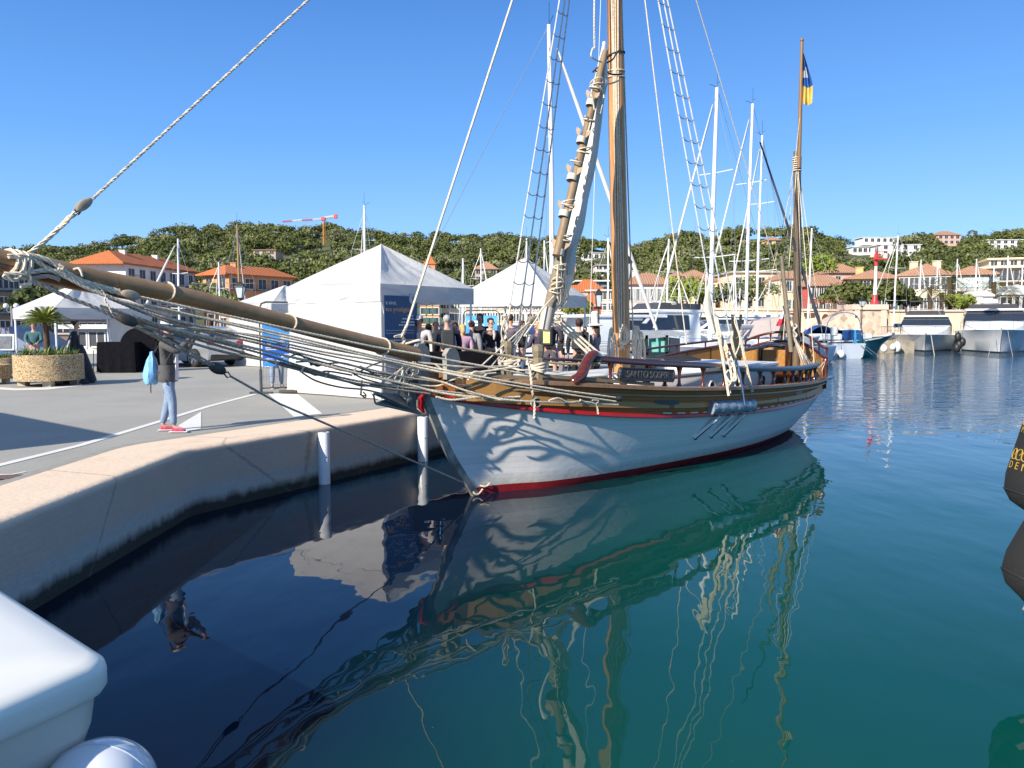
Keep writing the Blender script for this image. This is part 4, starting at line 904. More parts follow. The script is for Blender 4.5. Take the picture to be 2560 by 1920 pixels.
# bundle of tackle and canvas on the near shrouds
for pts, r in (([(1772, 740), (1770, 775), (1786, 800), (1800, 860), (1812, 930), (1822, 990)], .022), ([(1790, 780), (1800, 830), (1822, 880), (1838, 930), (1826, 955), (1814, 940)], .022), ([(1780, 760), (1806, 850), (1826, 920), (1830, 950), (1840, 945), (1828, 900), (1812, 850)], .018), ([(1812, 940), (1822, 925), (1830, 950), (1818, 965), (1814, 945)], .012), ([(1850, 775), (1836, 800), (1850, 850), (1838, 890)], .010)):
    line('shroud_tackle', catmull([W(x, y, interp(y, [(740, 13.6), (1000, 12.9)])) for x, y in pts], 6), r, rope_w)
mb = MB(); cc = catmull([W(1772, 715, 13.6), W(1768, 760, 13.5), W(1775, 800, 13.4), W(1785, 835, 13.3)], 6); mb.loft(lumpy(cc, lambda t: .03+.025*math.sin(math.pi*t), 14, .12), True, True); mb.build('canvas_roll', mat('canvas_beige', (.55, .49, .40), .85, .1, 6, bump=.4), boat, world=True, smooth=True)
mb = MB(); cc = [W(1812+i*.75, 862+i*2.6, 13.1)+Vector((.028*math.cos(i*.9), 0, .028*math.sin(i*.9))) for i in range(40)]; mb.tube(cc, .014, 5); mb.build('coiled_spring_rope', rope_w, boat, world=True, smooth=True)
line('rigging_screw', [W(1843, 905, 13.2), W(1856, 975, 13.1), W(1861, 1015, 13.0)], .016, chrome); line('strop', catmull([W(1830, 868, 13.6), W(1838, 885, 13.6), W(1836, 895, 13.5), W(1845, 898, 13.5)], 4), .013, mat('tan_rope', (.42, .34, .22)))
# mizzen rigging
mtop = W(1993, 400, 18.5)
for (px, py, d) in ((2062, 878, 18.6), (1958, 850, 17.6), (2036, 915, 17.2), (1935, 840, 19.5), (2010, 905, 17.5), (1905, 800, 19.5)):
    line('mizzen_stay', [mtop, W(px, py, d)], .008)
for k in range(5): line('mizzen_tackle', [W(1975+k*2, 810+k*8, 17.6), W(2008+k*6.5, 918, 17.1)], .014, rope_w if k % 2 else rope_g)
for k in range(3): line('mizzen_coil', catmull([W(1982+5*math.cos(a), 838+22*math.sin(a), 17.55+.02*k) for a in [x*.8+k for x in range(10)]], 4), .013, rope_w)
line('mizzen_coil', catmull([W(1988+4*math.sin(a*2), 810+a*7, 17.5) for a in [x*.5 for x in range(14)]], 3), .02, mat('canvas_beige', (.55, .49, .40)))
for pts in ([(2003, 260, 18.4), (1990, 380, 18.3), (1960, 560, 17.9)],): line('flag_halyard', [W(*p) for p in pts], .005, rope_w)
line('quarter_line', catmull([W(2040, 925, 17.1), W(2052, 915, 17.4), W(2062, 905, 17.6), W(2046, 950, 17.2)], 5), .010, rope_w)
# flags
def flag(name, lab, rows, mats_, z0=0, parent=None):
    mb = MB(); n = len(rows[0])
    for r_ in range(len(rows)-1):
        for j in range(n-1): mb.add([rows[r_][j], rows[r_][j+1], rows[r_+1][j+1], rows[r_+1][j]], [(0, 1, 2, 3)], mats_[1](r_, j))
    o = mb.build(name, mats_[0], parent, smooth=True); tag(o, lab, 'flag'); return o
fb = mat('flag_blue', (.02, .12, .42), .8); fy = mat('flag_yellow', (.72, .52, .14), .8); fw = mat('flag_white', (.75, .75, .78), .8); fr = mat('flag_red', (.60, .03, .06), .8); fnb = mat('flag_navy', (.03, .05, .2), .8)
rows = []
for i in range(15):
    t = i/14; y = 133+122*t; w = 26*min(1, t*1.5+.05)*(1 if t < .9 else .98); r = []
    for j in range(11):
        u = j/10; fold = .05*math.sin(u*9+t*2); r.append(W(2008-t*3+w*u, y+8*math.sin(u*3)*(t > .5), 18.35+fold+.04*math.sin(u*17)))
    rows.append(r)
def fm(r_, j):
    if r_ >= 9: return 1
    if (r_ in (5, 6) and j < 4) or (r_ in (4, 5, 6) and j in (5, 6)): return 2
    return 0
flag('blue_yellow_flag', 'blue and yellow flag with white crest hanging at the top of the thin wooden topmast', rows, ([fb, fy, fw], fm))
rows = []
for i in range(13):
    t = i/12; r = []
    for j in range(10):
        u = j/9; r.append(W(1962+8*t*u-(1-u)*20*t-(1-u)*2, 770+(38*t+6*(1-u)*t)+3*math.sin(u*6), 17.9+.05*math.sin(u*8+t*2)))
    rows.append(r)
flag('french_flag', 'red white and blue flag drooping at the stern of the old wooden boat', rows, ([fnb, fw, fr], lambda r_, j: 0 if r_ < 4 and j > 4 else (2 if r_ > 6 else 1)))
line('flag_staff', [W(1958, 764, 17.95), W(1972, 860, 17.9)], .014, mahog)
# ------------------------------------------------------------------ tents on the quay
def drape(mb, A, B, C, D, nx=16, nz=8, amp=.02, f=9, ph=0, fn=None):   # quad A(bottom-left) B(bottom-right) C(top-right) D(top-left), cloth with folds
    A, B, C, D = map(Vector, (A, B, C, D)); n = (B-A).cross(D-A).normalized(); rows = []
    for j in range(nz+1):
        v = j/nz; r = []
        for i in range(nx+1):
            u = i/nx; p = A.lerp(B, u).lerp(D.lerp(C, u), v); w = amp*(math.sin(f*u+ph+1.7*v)+.6*math.sin(2.3*f*u+3*v+ph*2)+noise.noise((u*3+ph, v*2.5, ph)))
            if fn: w *= fn(u, v)
            r.append(p+n*w)
        rows.append(r)
    mb.loft(rows, closed=False); return mb
tent_pole = mat('tent_pole_alu', (.62, .64, .68), .35, .05, 4, metal=.4)
def tent_cloth():
    m, N, L, P = nt('white_tent_fabric'); pos, xyz = pos_xyz(N, L); n1 = noise_node(N, L, pos, .7, 4, .6, (1, 1, .5)); n2 = noise_node(N, L, pos, 3.5, 5, .6, (1, 1, .3))
    c = mixc(N, L, n2, (.60, .59, .575), (.64, .63, .62)); L.new(c, P.inputs['Base Color']); P.inputs['Roughness'].default_value = .6
    P.inputs['Transmission Weight'].default_value = 0
    vor = N.new('ShaderNodeTexVoronoi'); vor.feature = 'DISTANCE_TO_EDGE'; vor.inputs['Scale'].default_value = 1.3; L.new(pos, vor.inputs['Vector'])
    cre = maprange(N, L, vor.outputs['Distance'], 0, .05); h = math_node(N, L, 'ADD', math_node(N, L, 'MULTIPLY', n1, 2.2), math_node(N, L, 'MULTIPLY', cre, .10)); bumpn(N, L, h, .45, .08, P)
    t = N.new('ShaderNodeBsdfTranslucent'); t.inputs[0].default_value = (.75, .74, .72, 1); ms = N.new('ShaderNodeMixShader'); ms.inputs[0].default_value = .22
    L.new(P.outputs[0], ms.inputs[1]); L.new(t.outputs[0], ms.inputs[2]); L.new(ms.outputs[0], N['Material Output'].inputs[0]); return m
TC = tent_cloth()
def tent(loc, dirL, size, label, eave, apex, walls=(), val=.36, valc=True, ph=0, base=QZ):
    t = thing('market_tent', label, 'tent', (*loc, base), 0, 'white pop-up tents on the quay')
    c0 = Vector((*loc, 0)); dl = Vector((*dirL, 0)).normalized(); dr = Vector((-dl.y, dl.x, 0)) if False else Vector((dl.y, -dl.x, 0))
    dr = Vector((dl.y, -dl.x, 0)); dr = dr if dr.y > 0 else -dr
    c = [c0, c0+dr*size, c0+dr*size+dl*size, c0+dl*size]       # front corner, right, back, left
    z = lambda p, h: Vector((p.x, p.y, base+h))
    ap = z((c[0]+c[2])/2, apex); E_ = [z(p, eave) for p in c]; mb = MB()
    for i in range(4):
        a, b = E_[i], E_[(i+1) % 4]; rows = []; nn = (b-a).cross(ap-a).normalized()
        if nn.z < 0: nn = -nn
        for j in range(15):
            v = j/14; r = []
            for k in range(21):
                u = k/20; p = a.lerp(b, u).lerp(ap, v); edge_ = min(u, 1-u)*4; sagv = -.10*math.sin(math.pi*v)*min(1, edge_)-.05*math.sin(math.pi*min(1, v*3))*max(0, 1-abs(u-.5)*3)
                fold = .022*math.sin(u*26+ph+v*3)*math.sin(math.pi*min(1, v*1.1+.05))*(.6+.6*noise.noise((u*3, v*3, ph+i)))+.02*noise.noise((u*6, v*5, i+ph))*min(1, v*5)*min(1, edge_*2)
                r.append(p+nn*(sagv+fold))
            rows.append(r)
        mb.loft(rows, closed=False)
    mb.build('tent_roof', TC, t, world=True, smooth=True, sharp=50); mb = MB()
    for i in range(4):
        a, b = E_[i], E_[(i+1) % 4]; d = (b-a).normalized(); n = Vector((d.y, -d.x, 0)); 
        if n.dot((a+b)/2-(E_[0]+E_[2])/2) < 0: n = -n
        o_ = n*.012; drape(mb, a+o_+Vector((0, 0, -val)), b+o_+Vector((0, 0, -val)), b+o_, a+o_, 24, 5, .012, 11, ph+i, lambda u, v: min(1, min(u, 1-u)*8))
    mb.build('valance', TC, t, world=True, smooth=True, sharp=60)
    for i, p in enumerate(c):
        q = p+(((c[0]+c[2])/2)-p).normalized()*.06; mb = MB(); mb.box((q.x, q.y, base+eave/2-.02), (.05, .05, eave-.04)); mb.box((q.x, q.y, base+.01), (.14, .14, .02)); mb.build('tent_leg', tent_pole, t, world=True)
    mb = MB()
    for i in range(4):
        a, b = E_[i], E_[(i+1) % 4]; dz = Vector((0, 0, -.06)); m_ = (a+b)/2
        mb.cyl(a+dz, m_+dz*6, .012, n=6); mb.cyl(m_+dz, a+dz*6, .012, n=6); mb.cyl(b+dz, m_+dz*6, .012, n=6); mb.cyl(m_+dz, b+dz*6, .012, n=6)
    mb.build('tent_truss', tent_pole, t, world=True)
    for (i, j) in walls:
        a, b = c[i], c[j]; mb = MB(); d = (b-a).normalized(); n = Vector((d.y, -d.x, 0))
        if n.dot((a+b)/2-(c[0]+c[2])/2) < 0: n = -n
        o_ = n*-.01
        drape(mb, z(a, .02)+n*.05, z(b, .02)+n*.05, z(b, eave-val*.9)+o_, z(a, eave-val*.9)+o_, 30, 20, .020, 5, ph+i*2.2, lambda u, v: .4+1.1*(1-v))
        mb.build('side_wall', TC, t, world=True, smooth=True, sharp=60)
    return t, c
t1, c1 = tent((-2.72, 16.0), (-.81, .59), 3.05, 'large white pop-up tent in the middle with one closed side wall', 2.42, 3.44, [(0, 3), (2, 3)], .37, ph=.6)
t2, c2 = tent((1.05, 22.0), (-.89, .45), 2.95, 'white pop-up tent standing behind the bow of the old boat, right of the large tent', 2.45, 3.62, [], .36, ph=2.1)
t3, c3 = tent((-8.6, 27.6), (-.75, .66), 3.0, 'small white peaked tent seen between the wire panel and the large tent', 2.30, 3.05, [(0, 3)], .36, ph=3.3)
t4, c4 = tent((-14.6, 24.6), (-.80, .60), 3.2, 'white pop-up tent behind the potted palm on the left', 2.10, 3.05, [(1, 2)], .36, ph=4.4)
# poster inside the big tent
dl1 = Vector((.59, .81, 0)).normalized(); pb = mat('poster_blue', (.015, .065, .16), .4, .05, 3); pw_ = mat('poster_white', (.55, .55, .58), .4, .06, 3)
po = thing('hanging_poster', 'dark blue information poster with the number 6 hanging in the tent opening', 'poster', (-2.66, 16.1, 1.2))
O0 = Vector((-2.68, 16.02, 0)); px_ = lambda u, z, o=0: O0+dl1*u+Vector((0, 0, z))+Vector((.81, -.59, 0)).normalized()*(.0+o)
mb = MB(); mb.slab([px_(.03, 1.80), px_(1.02, 1.80), px_(1.02, 3.05), px_(.03, 3.05)], .012, (.81, -.59, 0)); mb.build('poster_field', pb, po, world=True)
mb = MB(); mb.slab([px_(.03, 1.25), px_(1.02, 1.25), px_(1.02, 1.797), px_(.03, 1.797)], .012, (.81, -.59, 0)); mb.build('poster_lower_field', pw_, po, world=True)
def ptext(s, size, u, z, m_, al='LEFT', ex=.003): return curve_text(s, size, 'poster_text', m_, po, frame(px_(u, z, .016), dl1, (0, 0, 1)), ex, al)
ptw = mat('print_white', (.7, .7, .7), .5); pto = mat('print_orange', (.75, .38, .16), .5); ptg = mat('print_grey', (.35, .42, .5), .5)
ptext('ces protégées', .135, .07, 2.76, pto); ptext('z ainsi,', .12, .07, 2.90, ptw); ptext('ces protégées', .135, .07, 1.88, pto)
for k, (u, z, w, h) in enumerate(((.70, 2.62, .25, .02), (.56, 2.55, .42, .028), (.52, 2.48, .45, .028), (.45, 2.42, .52, .028), (.07, 2.31, .85, .016), (.07, 2.25, .9, .016), (.07, 2.10, .9, .022), (.07, 2.03, .5, .022))):
    mb = MB(); n = int(w/.07); 
    for j in range(n): mb.slab([px_(u+j*.07, z, .014), px_(u+j*.07+.055, z, .014), px_(u+j*.07+.055, z+h, .014), px_(u+j*.07, z+h, .014)], .002, (.81, -.59, 0))
    mb.build('poster_small_print', ptw if k < 4 or k > 5 else ptg, po, world=True)
mb = MB(); Mp = frame(px_(.90, 3.0, .014), dl1, (0, 0, 1)); mb.lathe([(.13, 0), (.13, .003)], (0, 0, 0), 24); mb.v = [tuple(Mp @ Vector(v)) for v in mb.v]; mb.build('poster_circle', mat('poster_pale', (.5, .53, .58), .5), po, world=True)
curve_text('6', .15, 'poster_number', black_p, po, frame(px_(.90, 3.0, .02), dl1, (0, 0, 1)), .002)
# tent eave mark
curve_text('VITA', .07, 'valance_mark', mat('print_blue', (.03, .06, .2), .5), t1, frame(Vector((c1[1].x, c1[1].y, 3.02))+Vector((-.14, -.22, 0))+Vector((.81, -.59, 0))*.05, dl1, (0, 0, 1)), .001) if False else None
# ------------------------------------------------------------------ wire panel with blue posters, left of the tent
galvd = mat('dark_fence_tube', (.05, .055, .06), .5, .2, 8)
def wire_panel(P0, P1, h, label, postersz, nm='wire_panel'):
    P0 = Vector(P0); P1 = Vector(P1); d = (P1-P0).normalized(); t = thing(nm, label, 'fence panel', (P0+P1)/2, 0); z = Vector((0, 0, 1))
    mb = MB(); mb.tube([P0, P0+z*(h-.15), P0+z*(h-.04)+d*.05, P0+z*h+d*.15, P1+z*h-d*.15, P1+z*(h-.04)-d*.05, P1+z*(h-.15), P1], .019, 8); mb.tube([P0+z*.12, P1+z*.12], .014, 6); mb.cyl(P0-z*0, P0+z*.55, .035, n=8); mb.box(P0+Vector((0, 0, .02)), (.5, .12, .04)); mb.build('panel_frame', galvd, t, world=True, smooth=True)
    mb = MB(); L_ = (P1-P0).length; k = int(L_/.06)
    for i in range(1, k): q = P0+d*(L_*i/k); mb.tube([q+z*.13, q+z*(h-.02)], .0028, 4)
    for j in range(1, 11): mb.tube([P0+z*(h*j/11), P1+z*(h*j/11)], .0028, 4)
    mb.build('wire_mesh', mat('wire_grey', (.25, .26, .27), .5, metal=.5), t, world=True)
    nn = Vector((d.y, -d.x, 0)); nn = nn if nn.y < 0 else -nn; cols = [mat('poster_cyan', (.02, .22, .72), .4, .3, 2, col2=(.10, .42, .85)), mat('poster_deep_blue', (.01, .08, .52), .4, .3, 3, col2=(.03, .2, .75))]
    for a, b, u0, u1, ci in postersz:
        mb = MB(); mb.slab([P0+d*L_*u0+z*a+nn*.02, P0+d*L_*u1+z*a+nn*.02, P0+d*L_*u1+z*b+nn*.02, P0+d*L_*u0+z*b+nn*.02], .006, nn); pp_ = mb.build('poster', cols[ci], t, world=True)
        mb = MB(); hh = b-a
        for (x0, x1, y0, y1) in ((.08, .45, .72, .80), (.08, .6, .60, .66), (.5, .95, .05, .3)):
            q = lambda x, y: P0+d*L_*lerp(u0, u1, x)+z*(a+hh*y)+nn*.028
            pts = [q(x0, y0), q(x1, y0), q(x1*.95, y1), q(x0, y1)]; mb.slab(pts, .002, nn)
            mb.build('poster_print', ptw, pp_, world=True); mb = MB()
    return t
wire_panel((-5.72, 17.45, QZ), (-4.95, 17.9, QZ), 2.08, 'tall wire panel with bright blue posters left of the large tent', [(1.15, 1.82, .05, .97, 0), (.80, 1.12, .05, .97, 1), (.62, .78, .05, .97, 0)])
wire_panel((-1.65, 26.1, QZ), (-.42, 25.6, QZ), 2.02, 'wire panel with a blue poster standing under the second tent', [(1.0, 1.85, .08, .95, 0)])
# dark slab/ballast on the tent foot
mb = MB(); p = G(722, 983, QZ); mb.bbox((p.x, p.y, QZ+.04), (.42, .16, .07), .02); tag(mb.build('ballast_weight', mat('rubber_foot', (.07, .06, .05), .8), None, smooth=True), 'flat dark ballast weight on the ground at the left foot of the large tent', 'weight')
# ------------------------------------------------------------------ people
skinm = mat('skin', (.52, .29, .20), .5, .08, 6); SK = {}
def skinmesh(chains, name, m, parent, sub=1):
    vs = []; es = []; rs = []; idx = {}
    for ch in chains:
        prev = None
        for key, co, r in ch:
            if key in idx: i = idx[key]
            else:
                i = len(vs); vs.append(co); rs.append(r if isinstance(r, tuple) else (r, r)); idx[key] = i
            if prev is not None: es.append((prev, i))
            prev = i
    me = bpy.data.meshes.new(name); me.from_pydata([tuple(v) for v in vs], es, []); ob = bpy.data.objects.new(name, me); COL.objects.link(ob)
    md = ob.modifiers.new('skin', 'SKIN'); md.use_smooth_shade = True; md.branch_smoothing = .6
    sv = me.skin_vertices[0].data
    for i, r in enumerate(rs): sv[i].radius = r
    sv[0].use_root = True
    if sub: s_ = ob.modifiers.new('sub', 'SUBSURF'); s_.levels = sub; s_.render_levels = sub
    bpy.context.view_layer.update(); out = bpy.data.meshes.new_from_object(ob.evaluated_get(bpy.context.evaluated_depsgraph_get())); bpy.data.objects.remove(ob); bpy.data.meshes.remove(me)
    out.name = name; out.materials.clear(); out.materials.append(m); out.polygons.foreach_set('use_smooth', [True]*len(out.polygons))
    return link(bpy.data.objects.new(name, out), parent)
def cmat(name, c, r=.85): return mat('cloth_'+name, c, r, .14, 9, bump=.35, bscale=22)
def person(loc, rz, label, h=1.70, top=('navy', (.02, .025, .05)), bottom=('denim', (.10, .15, .26)), hair=('brown_hair', (.06, .03, .02)), hairlen=0, hat=None, arms='down', shoes=('dark_shoe', (.03, .03, .03)), shorts=False, stride=.0, base=QZ, bag=None, lean=0, glasses=False, group=None, skirt=None, cuffs=None, headturn=0, female=False, extra=None, detail=1):
    t = thing('person', label, 'person', (loc[0], loc[1], base), rz, group); k = h/1.70; t.scale = (k, k, k)
    V = Vector; sh = .19 if female else .215; hp = .095
    st = stride; ly = lean
    pel = V((0, 0, .95)); wa = V((0, ly*.3, 1.08)); che = V((0, ly*.7, 1.27)); nb = V((0, ly, 1.42)); nk = V((0, ly+.015, 1.49)); hd = V((0, ly+.03, 1.575)); ht = V((0, ly+.025, 1.655))
    J = {}
    for s in (-1, 1):
        J['sh', s] = V((s*sh, ly, 1.385)); J['hip', s] = V((s*hp, 0, .90)); J['kn', s] = V((s*(hp+.01), .03+s*st*.25, .50)); J['an', s] = V((s*(hp+.015), -.02+s*st*.5, .09)); J['to', s] = V((s*(hp+.035), .13+s*st*.5, .035)); J['he', s] = V((s*(hp+.012), -.055+s*st*.5, .035))
        a = arms if isinstance(arms, str) else arms[0 if s < 0 else 1]
        if a == 'down': e_, w_ = V((s*(sh+.05), ly-.03, 1.12)), V((s*(sh+.055), ly+.03, .87))
        elif a == 'pocket': e_, w_ = V((s*(sh+.09), ly-.06, 1.12)), V((s*(sh-.01), ly+.08, .96))
        elif a == 'fold': e_, w_ = V((s*(sh+.05), ly+.0, 1.13)), V((s*.04, ly+.20, 1.16))
        elif a == 'phone': e_, w_ = V((s*(sh+.03), ly+.22, 1.24)), V((s*.075, ly+.40, 1.47))
        elif a == 'fwd': e_, w_ = V((s*(sh+.04), ly+.06, 1.13)), V((s*(sh-.05), ly+.28, 1.05))
        J['el', s] = e_; J['wr', s] = w_
    body = [[('pel', pel, (.125, .10)), ('wa', wa, (.115, .09)), ('che', che, (.135, .10)), ('nb', nb, (.075, .065)), ('nk', nk, .048), ('hd', hd, (.068, .080)), ('ht', ht, (.070, .085)), ('hc', ht+V((0, -.005, .03)), (.045, .055))]]
    for s in (-1, 1):
        body.append([('che', che, 0), (('sh', s), J['sh', s], .055), (('el', s), J['el', s], .038), (('wr', s), J['wr', s], .025)])
        body.append([('pel', pel, 0), (('hip', s), J['hip', s], .085), (('kn', s), J['kn', s], .055), (('an', s), J['an', s], .036), (('to', s), J['to', s]+V((0, 0, .005)), .028)])
    bo = skinmesh(body, 'body', skinm, t)
    # nose, ears and hands with five fingers, joined into the body mesh
    bmx = bmesh.new(); bmx.from_mesh(bo.data)
    def addmb(mb_):
        me_ = bpy.data.meshes.new('x'); me_.from_pydata(mb_.v, [], mb_.f); me_.polygons.foreach_set('use_smooth', [True]*len(me_.polygons)); bmx.from_mesh(me_); bpy.data.meshes.remove(me_)
    mb = MB(); mb.tube([hd+V((0, .078, .035)), hd+V((0, .105, .0)), hd+V((0, .082, -.012))], [.008, .016, .012], 6); mb.ball(hd+V((0, .055, -.055)), (.03, .03, .022), 6); addmb(mb)
    for s in (-1, 1):
        mb = MB(); mb.ball(hd+V((s*.078, -.005, .01)), (.010, .020, .030), 5); addmb(mb)
        w_ = J['wr', s]; d = (w_-J['el', s]).normalized(); side_ = V((1, 0, 0)) if abs(d.x) < .8 else V((0, 1, 0)); side_ = (side_-d*side_.dot(d)).normalized(); up_ = d.cross(side_)
        pm = w_+d*.05; mb = MB(); mb.tube([w_-d*.01, w_+d*.03, w_+d*.085], [.024, .034, .030], 8, sx=.55)
        curl = -up_ if arms != 'phone' else up_
        for q in range(4):
            b_ = w_+d*.08+up_*0+d.cross(up_)*(q-1.5)*.018; l = (.07, .08, .075, .06)[q]; mb.tube([b_, b_+d*l*.5, b_+d*l*.85+V((0, .012, 0)), b_+d*l+V((0, .024, 0))], [.0095, .009, .008, .006], 5)
        b_ = w_+d*.03+d.cross(up_)*-.03*s; mb.tube([b_, b_+d*.035-d.cross(up_)*.018*s, b_+d*.062-d.cross(up_)*.020*s], [.012, .010, .008], 5); addmb(mb)
    bmx.to_mesh(bo.data); bmx.free()
    tn, tcx = top; tm = cmat(tn, tcx)
    g = .020
    ch = [[('wl', V((0, ly*.2, .93)), (.150, .125)), ('wa', wa, (.142, .115)), ('che', che, (.178, .138)), ('nb', nb-V((0, 0, .005)), (.085, .075))]]
    for s in (-1, 1):
        ch.append([('che', che, 0), (('sh', s), J['sh', s], .084), (('el', s), J['el', s], .062), (('wr', s), J['wr', s]-(J['wr', s]-J['el', s])*.06, .038)])
    skinmesh(ch, 'jacket', tm, t)
    bm_ = cmat(*bottom) if isinstance(bottom, tuple) and len(bottom) == 2 else bottom; ch = [[('pel', V((0, 0, 1.0)), (.135, .11)), ('p2', V((0, 0, .90)), (.14, .12))]]
    for s in (-1, 1):
        if shorts: ch.append([('p2', V((0, 0, .9)), 0), (('hip', s), J['hip', s]-V((0, 0, .05)), .105), (('kn', s), J['kn', s]+V((0, 0, .06)), .085)])
        else: ch.append([('p2', V((0, 0, .9)), 0), (('hip', s), J['hip', s]-V((0, 0, .05)), .108), (('kn', s), J['kn', s], .074), (('sh2', s), J['kn', s].lerp(J['an', s], .5), .062), (('an', s), J['an', s]+V((0, 0, .015)), .052)])
    if skirt:
        mb = MB(); mb.lathe([(.16, 1.05), (.24, .85), (.36, .45), (.46, .06), (.44, .02)], (0, 0, 0), 28); mb.v = [((x*(1+.06*math.sin(7*math.atan2(y, x))*(1.1-z)), y*(1+.06*math.sin(7*math.atan2(y, x))*(1.1-z)), z)) for x, y, z in mb.v]; mb.build('skirt', cmat(*skirt), t, smooth=True)
    else: skinmesh(ch, 'shorts' if shorts else 'trousers', bm_, t)
    for s in (-1, 1):
        o = skinmesh([[('h', J['he', s]+V((0, 0, .005)), (.040, .035)), ('m', (J['he', s]+J['to', s])/2+V((0, 0, .012)), (.045, .042)), ('t', J['to', s], (.042, .030)), ('tt', J['to', s]+V((0, .035, -.006)), (.032, .020))], [('m', V(), 0), ('a', J['an', s]+V((0, 0, .0)), .046)]], 'shoe', cmat(*shoes), t)
        mb = MB(); a = J['he', s]; b = J['to', s]; mb.tube([V((a.x, a.y-.03, .012)), V((b.x, b.y+.06, .012))], .045, 8, sx=.25); mb.build('sole', cmat('sole', (.7, .68, .65)), o, smooth=True)
    hm = mat(hair[0], hair[1], .6, .35, 40, bump=.6, bscale=90) if hair else None
    if hair:
        mb = MB(); rings = []; n = 20
        c = ht+V((0, -.012, -.015)); mb.ball((0, 0, 0), (.083, .098, .088), 12); vv = []
        for x, y, z in mb.v:
            p = V((x, y, z)); f = 1+.07*noise.noise((x*30, y*30, z*30))+(.16*noise.noise((x*45+5, y*45, z*45)) if hairlen == 'curly' else 0); p *= f*(1.18 if hairlen == 'curly' else 1)
            if p.y > .03 and p.z < .035: p.y = .03-.4*(p.y-.03); p.x *= .9
            vv.append(p+c)
        mb.v = [tuple(v) for v in vv]
        if hairlen == 'long' or hairlen == 'bob':
            z1 = 1.30 if hairlen == 'long' else 1.46; mb.tube([c+V((0, -.03, .02)), c+V((0, -.045, -.08)), V((0, c.y-.06, z1+.05)), V((0, c.y-.05, z1))], [.08, .088, .075, .03], 12, sx=.75)
        elif hairlen == 'tail': mb.tube([c+V((0, -.08, .02)), c+V((0, -.13, .0)), c+V((0, -.12, -.12))], [.03, .035, .012], 8)
        elif hairlen == 'bun': mb.ball(c+V((0, -.085, .03)), .045, 6)
        mb.build('hair', hm, t, smooth=True)
    ex = []
    mb = MB()
    for s in (-1, 1): mb.ball(hd+V((s*.030, .073, .022)), (.010, .008, .006), 5)
    mb.build('eyes', black_p, t) if not glasses else None
    mb = MB(); mb.tube([hd+V((-.022, .078, -.030)), hd+V((0, .084, -.032)), hd+V((.022, .078, -.030))], .0045, 5); mb.build('mouth', mat('lips', (.35, .10, .08), .5), t)
    if glasses:
        mb = MB()
        for s in (-1, 1): mb.ball(hd+V((s*.034, .082, .022)), (.028, .010, .020), 6)
        mb.tube([hd+V((-.075, .0, .03)), hd+V((-.06, .075, .03)), hd+V((.06, .075, .03)), hd+V((.075, .0, .03))], .005, 5); mb.build('sunglasses', mat('dark_glasses', (.03, .01, .01), .1), t)
    if hat:
        kind, col = hat; mb = MB(); c = ht+V((0, -.005, .0))
        if kind == 'cap':
            mb.lathe([(.088, .0), (.092, .02), (.082, .065), (.045, .09), (.001, .095)], c, 16, sc=(.92, 1.08)); mb.add([c+V((-.06, .075, .01)), c+V((.06, .075, .01)), c+V((.045, .165, -.01)), c+V((-.045, .165, -.01)), c+V((-.06, .075, .0)), c+V((.06, .075, .0)), c+V((.045, .165, -.02)), c+V((-.045, .165, -.02))], [(0, 1, 2, 3), (7, 6, 5, 4), (3, 2, 6, 7), (0, 3, 7, 4), (2, 1, 5, 6)])
        elif kind == 'tall':
            mb.lathe([(.19, -.045), (.21, -.03), (.15, .0), (.095, .02), (.090, .12), (.095, .30), (.05, .33), (.001, .33)], c, 18)
        elif kind == 'beanie': mb.lathe([(.09, -.01), (.095, .02), (.085, .07), (.045, .11), (.001, .12)], c, 14)
        mb.build('hat', cmat('hat_'+kind, col), t, smooth=True)
    if bag == 'backpack' or bag == 'yellowpack':
        mb = MB(); mb.bbox((0, ly-.20, 1.20), (.28, .14, .42), .05); o = mb.build('backpack', cmat('pack', (.03, .035, .04)), t, smooth=True)
        if bag == 'yellowpack': mb = MB(); mb.bbox((.02, ly-.275, 1.22), (.16, .02, .34), .01); mb.build('bright_panel', cmat('panel_yellow', (.75, .70, .22)), o, smooth=True)
        for s in (-1, 1): mb = MB(); mb.tube([V((s*.1, ly-.12, 1.4)), V((s*.12, ly+.02, 1.475)), V((s*.13, ly+.13, 1.32)), V((s*.14, ly+.06, 1.1)), V((s*.12, ly-.13, 1.02))], .018, 6); mb.build('strap', cmat('pack', (.03, .035, .04)), o)
    if extra: extra(t, J, hd, ly)
    return t
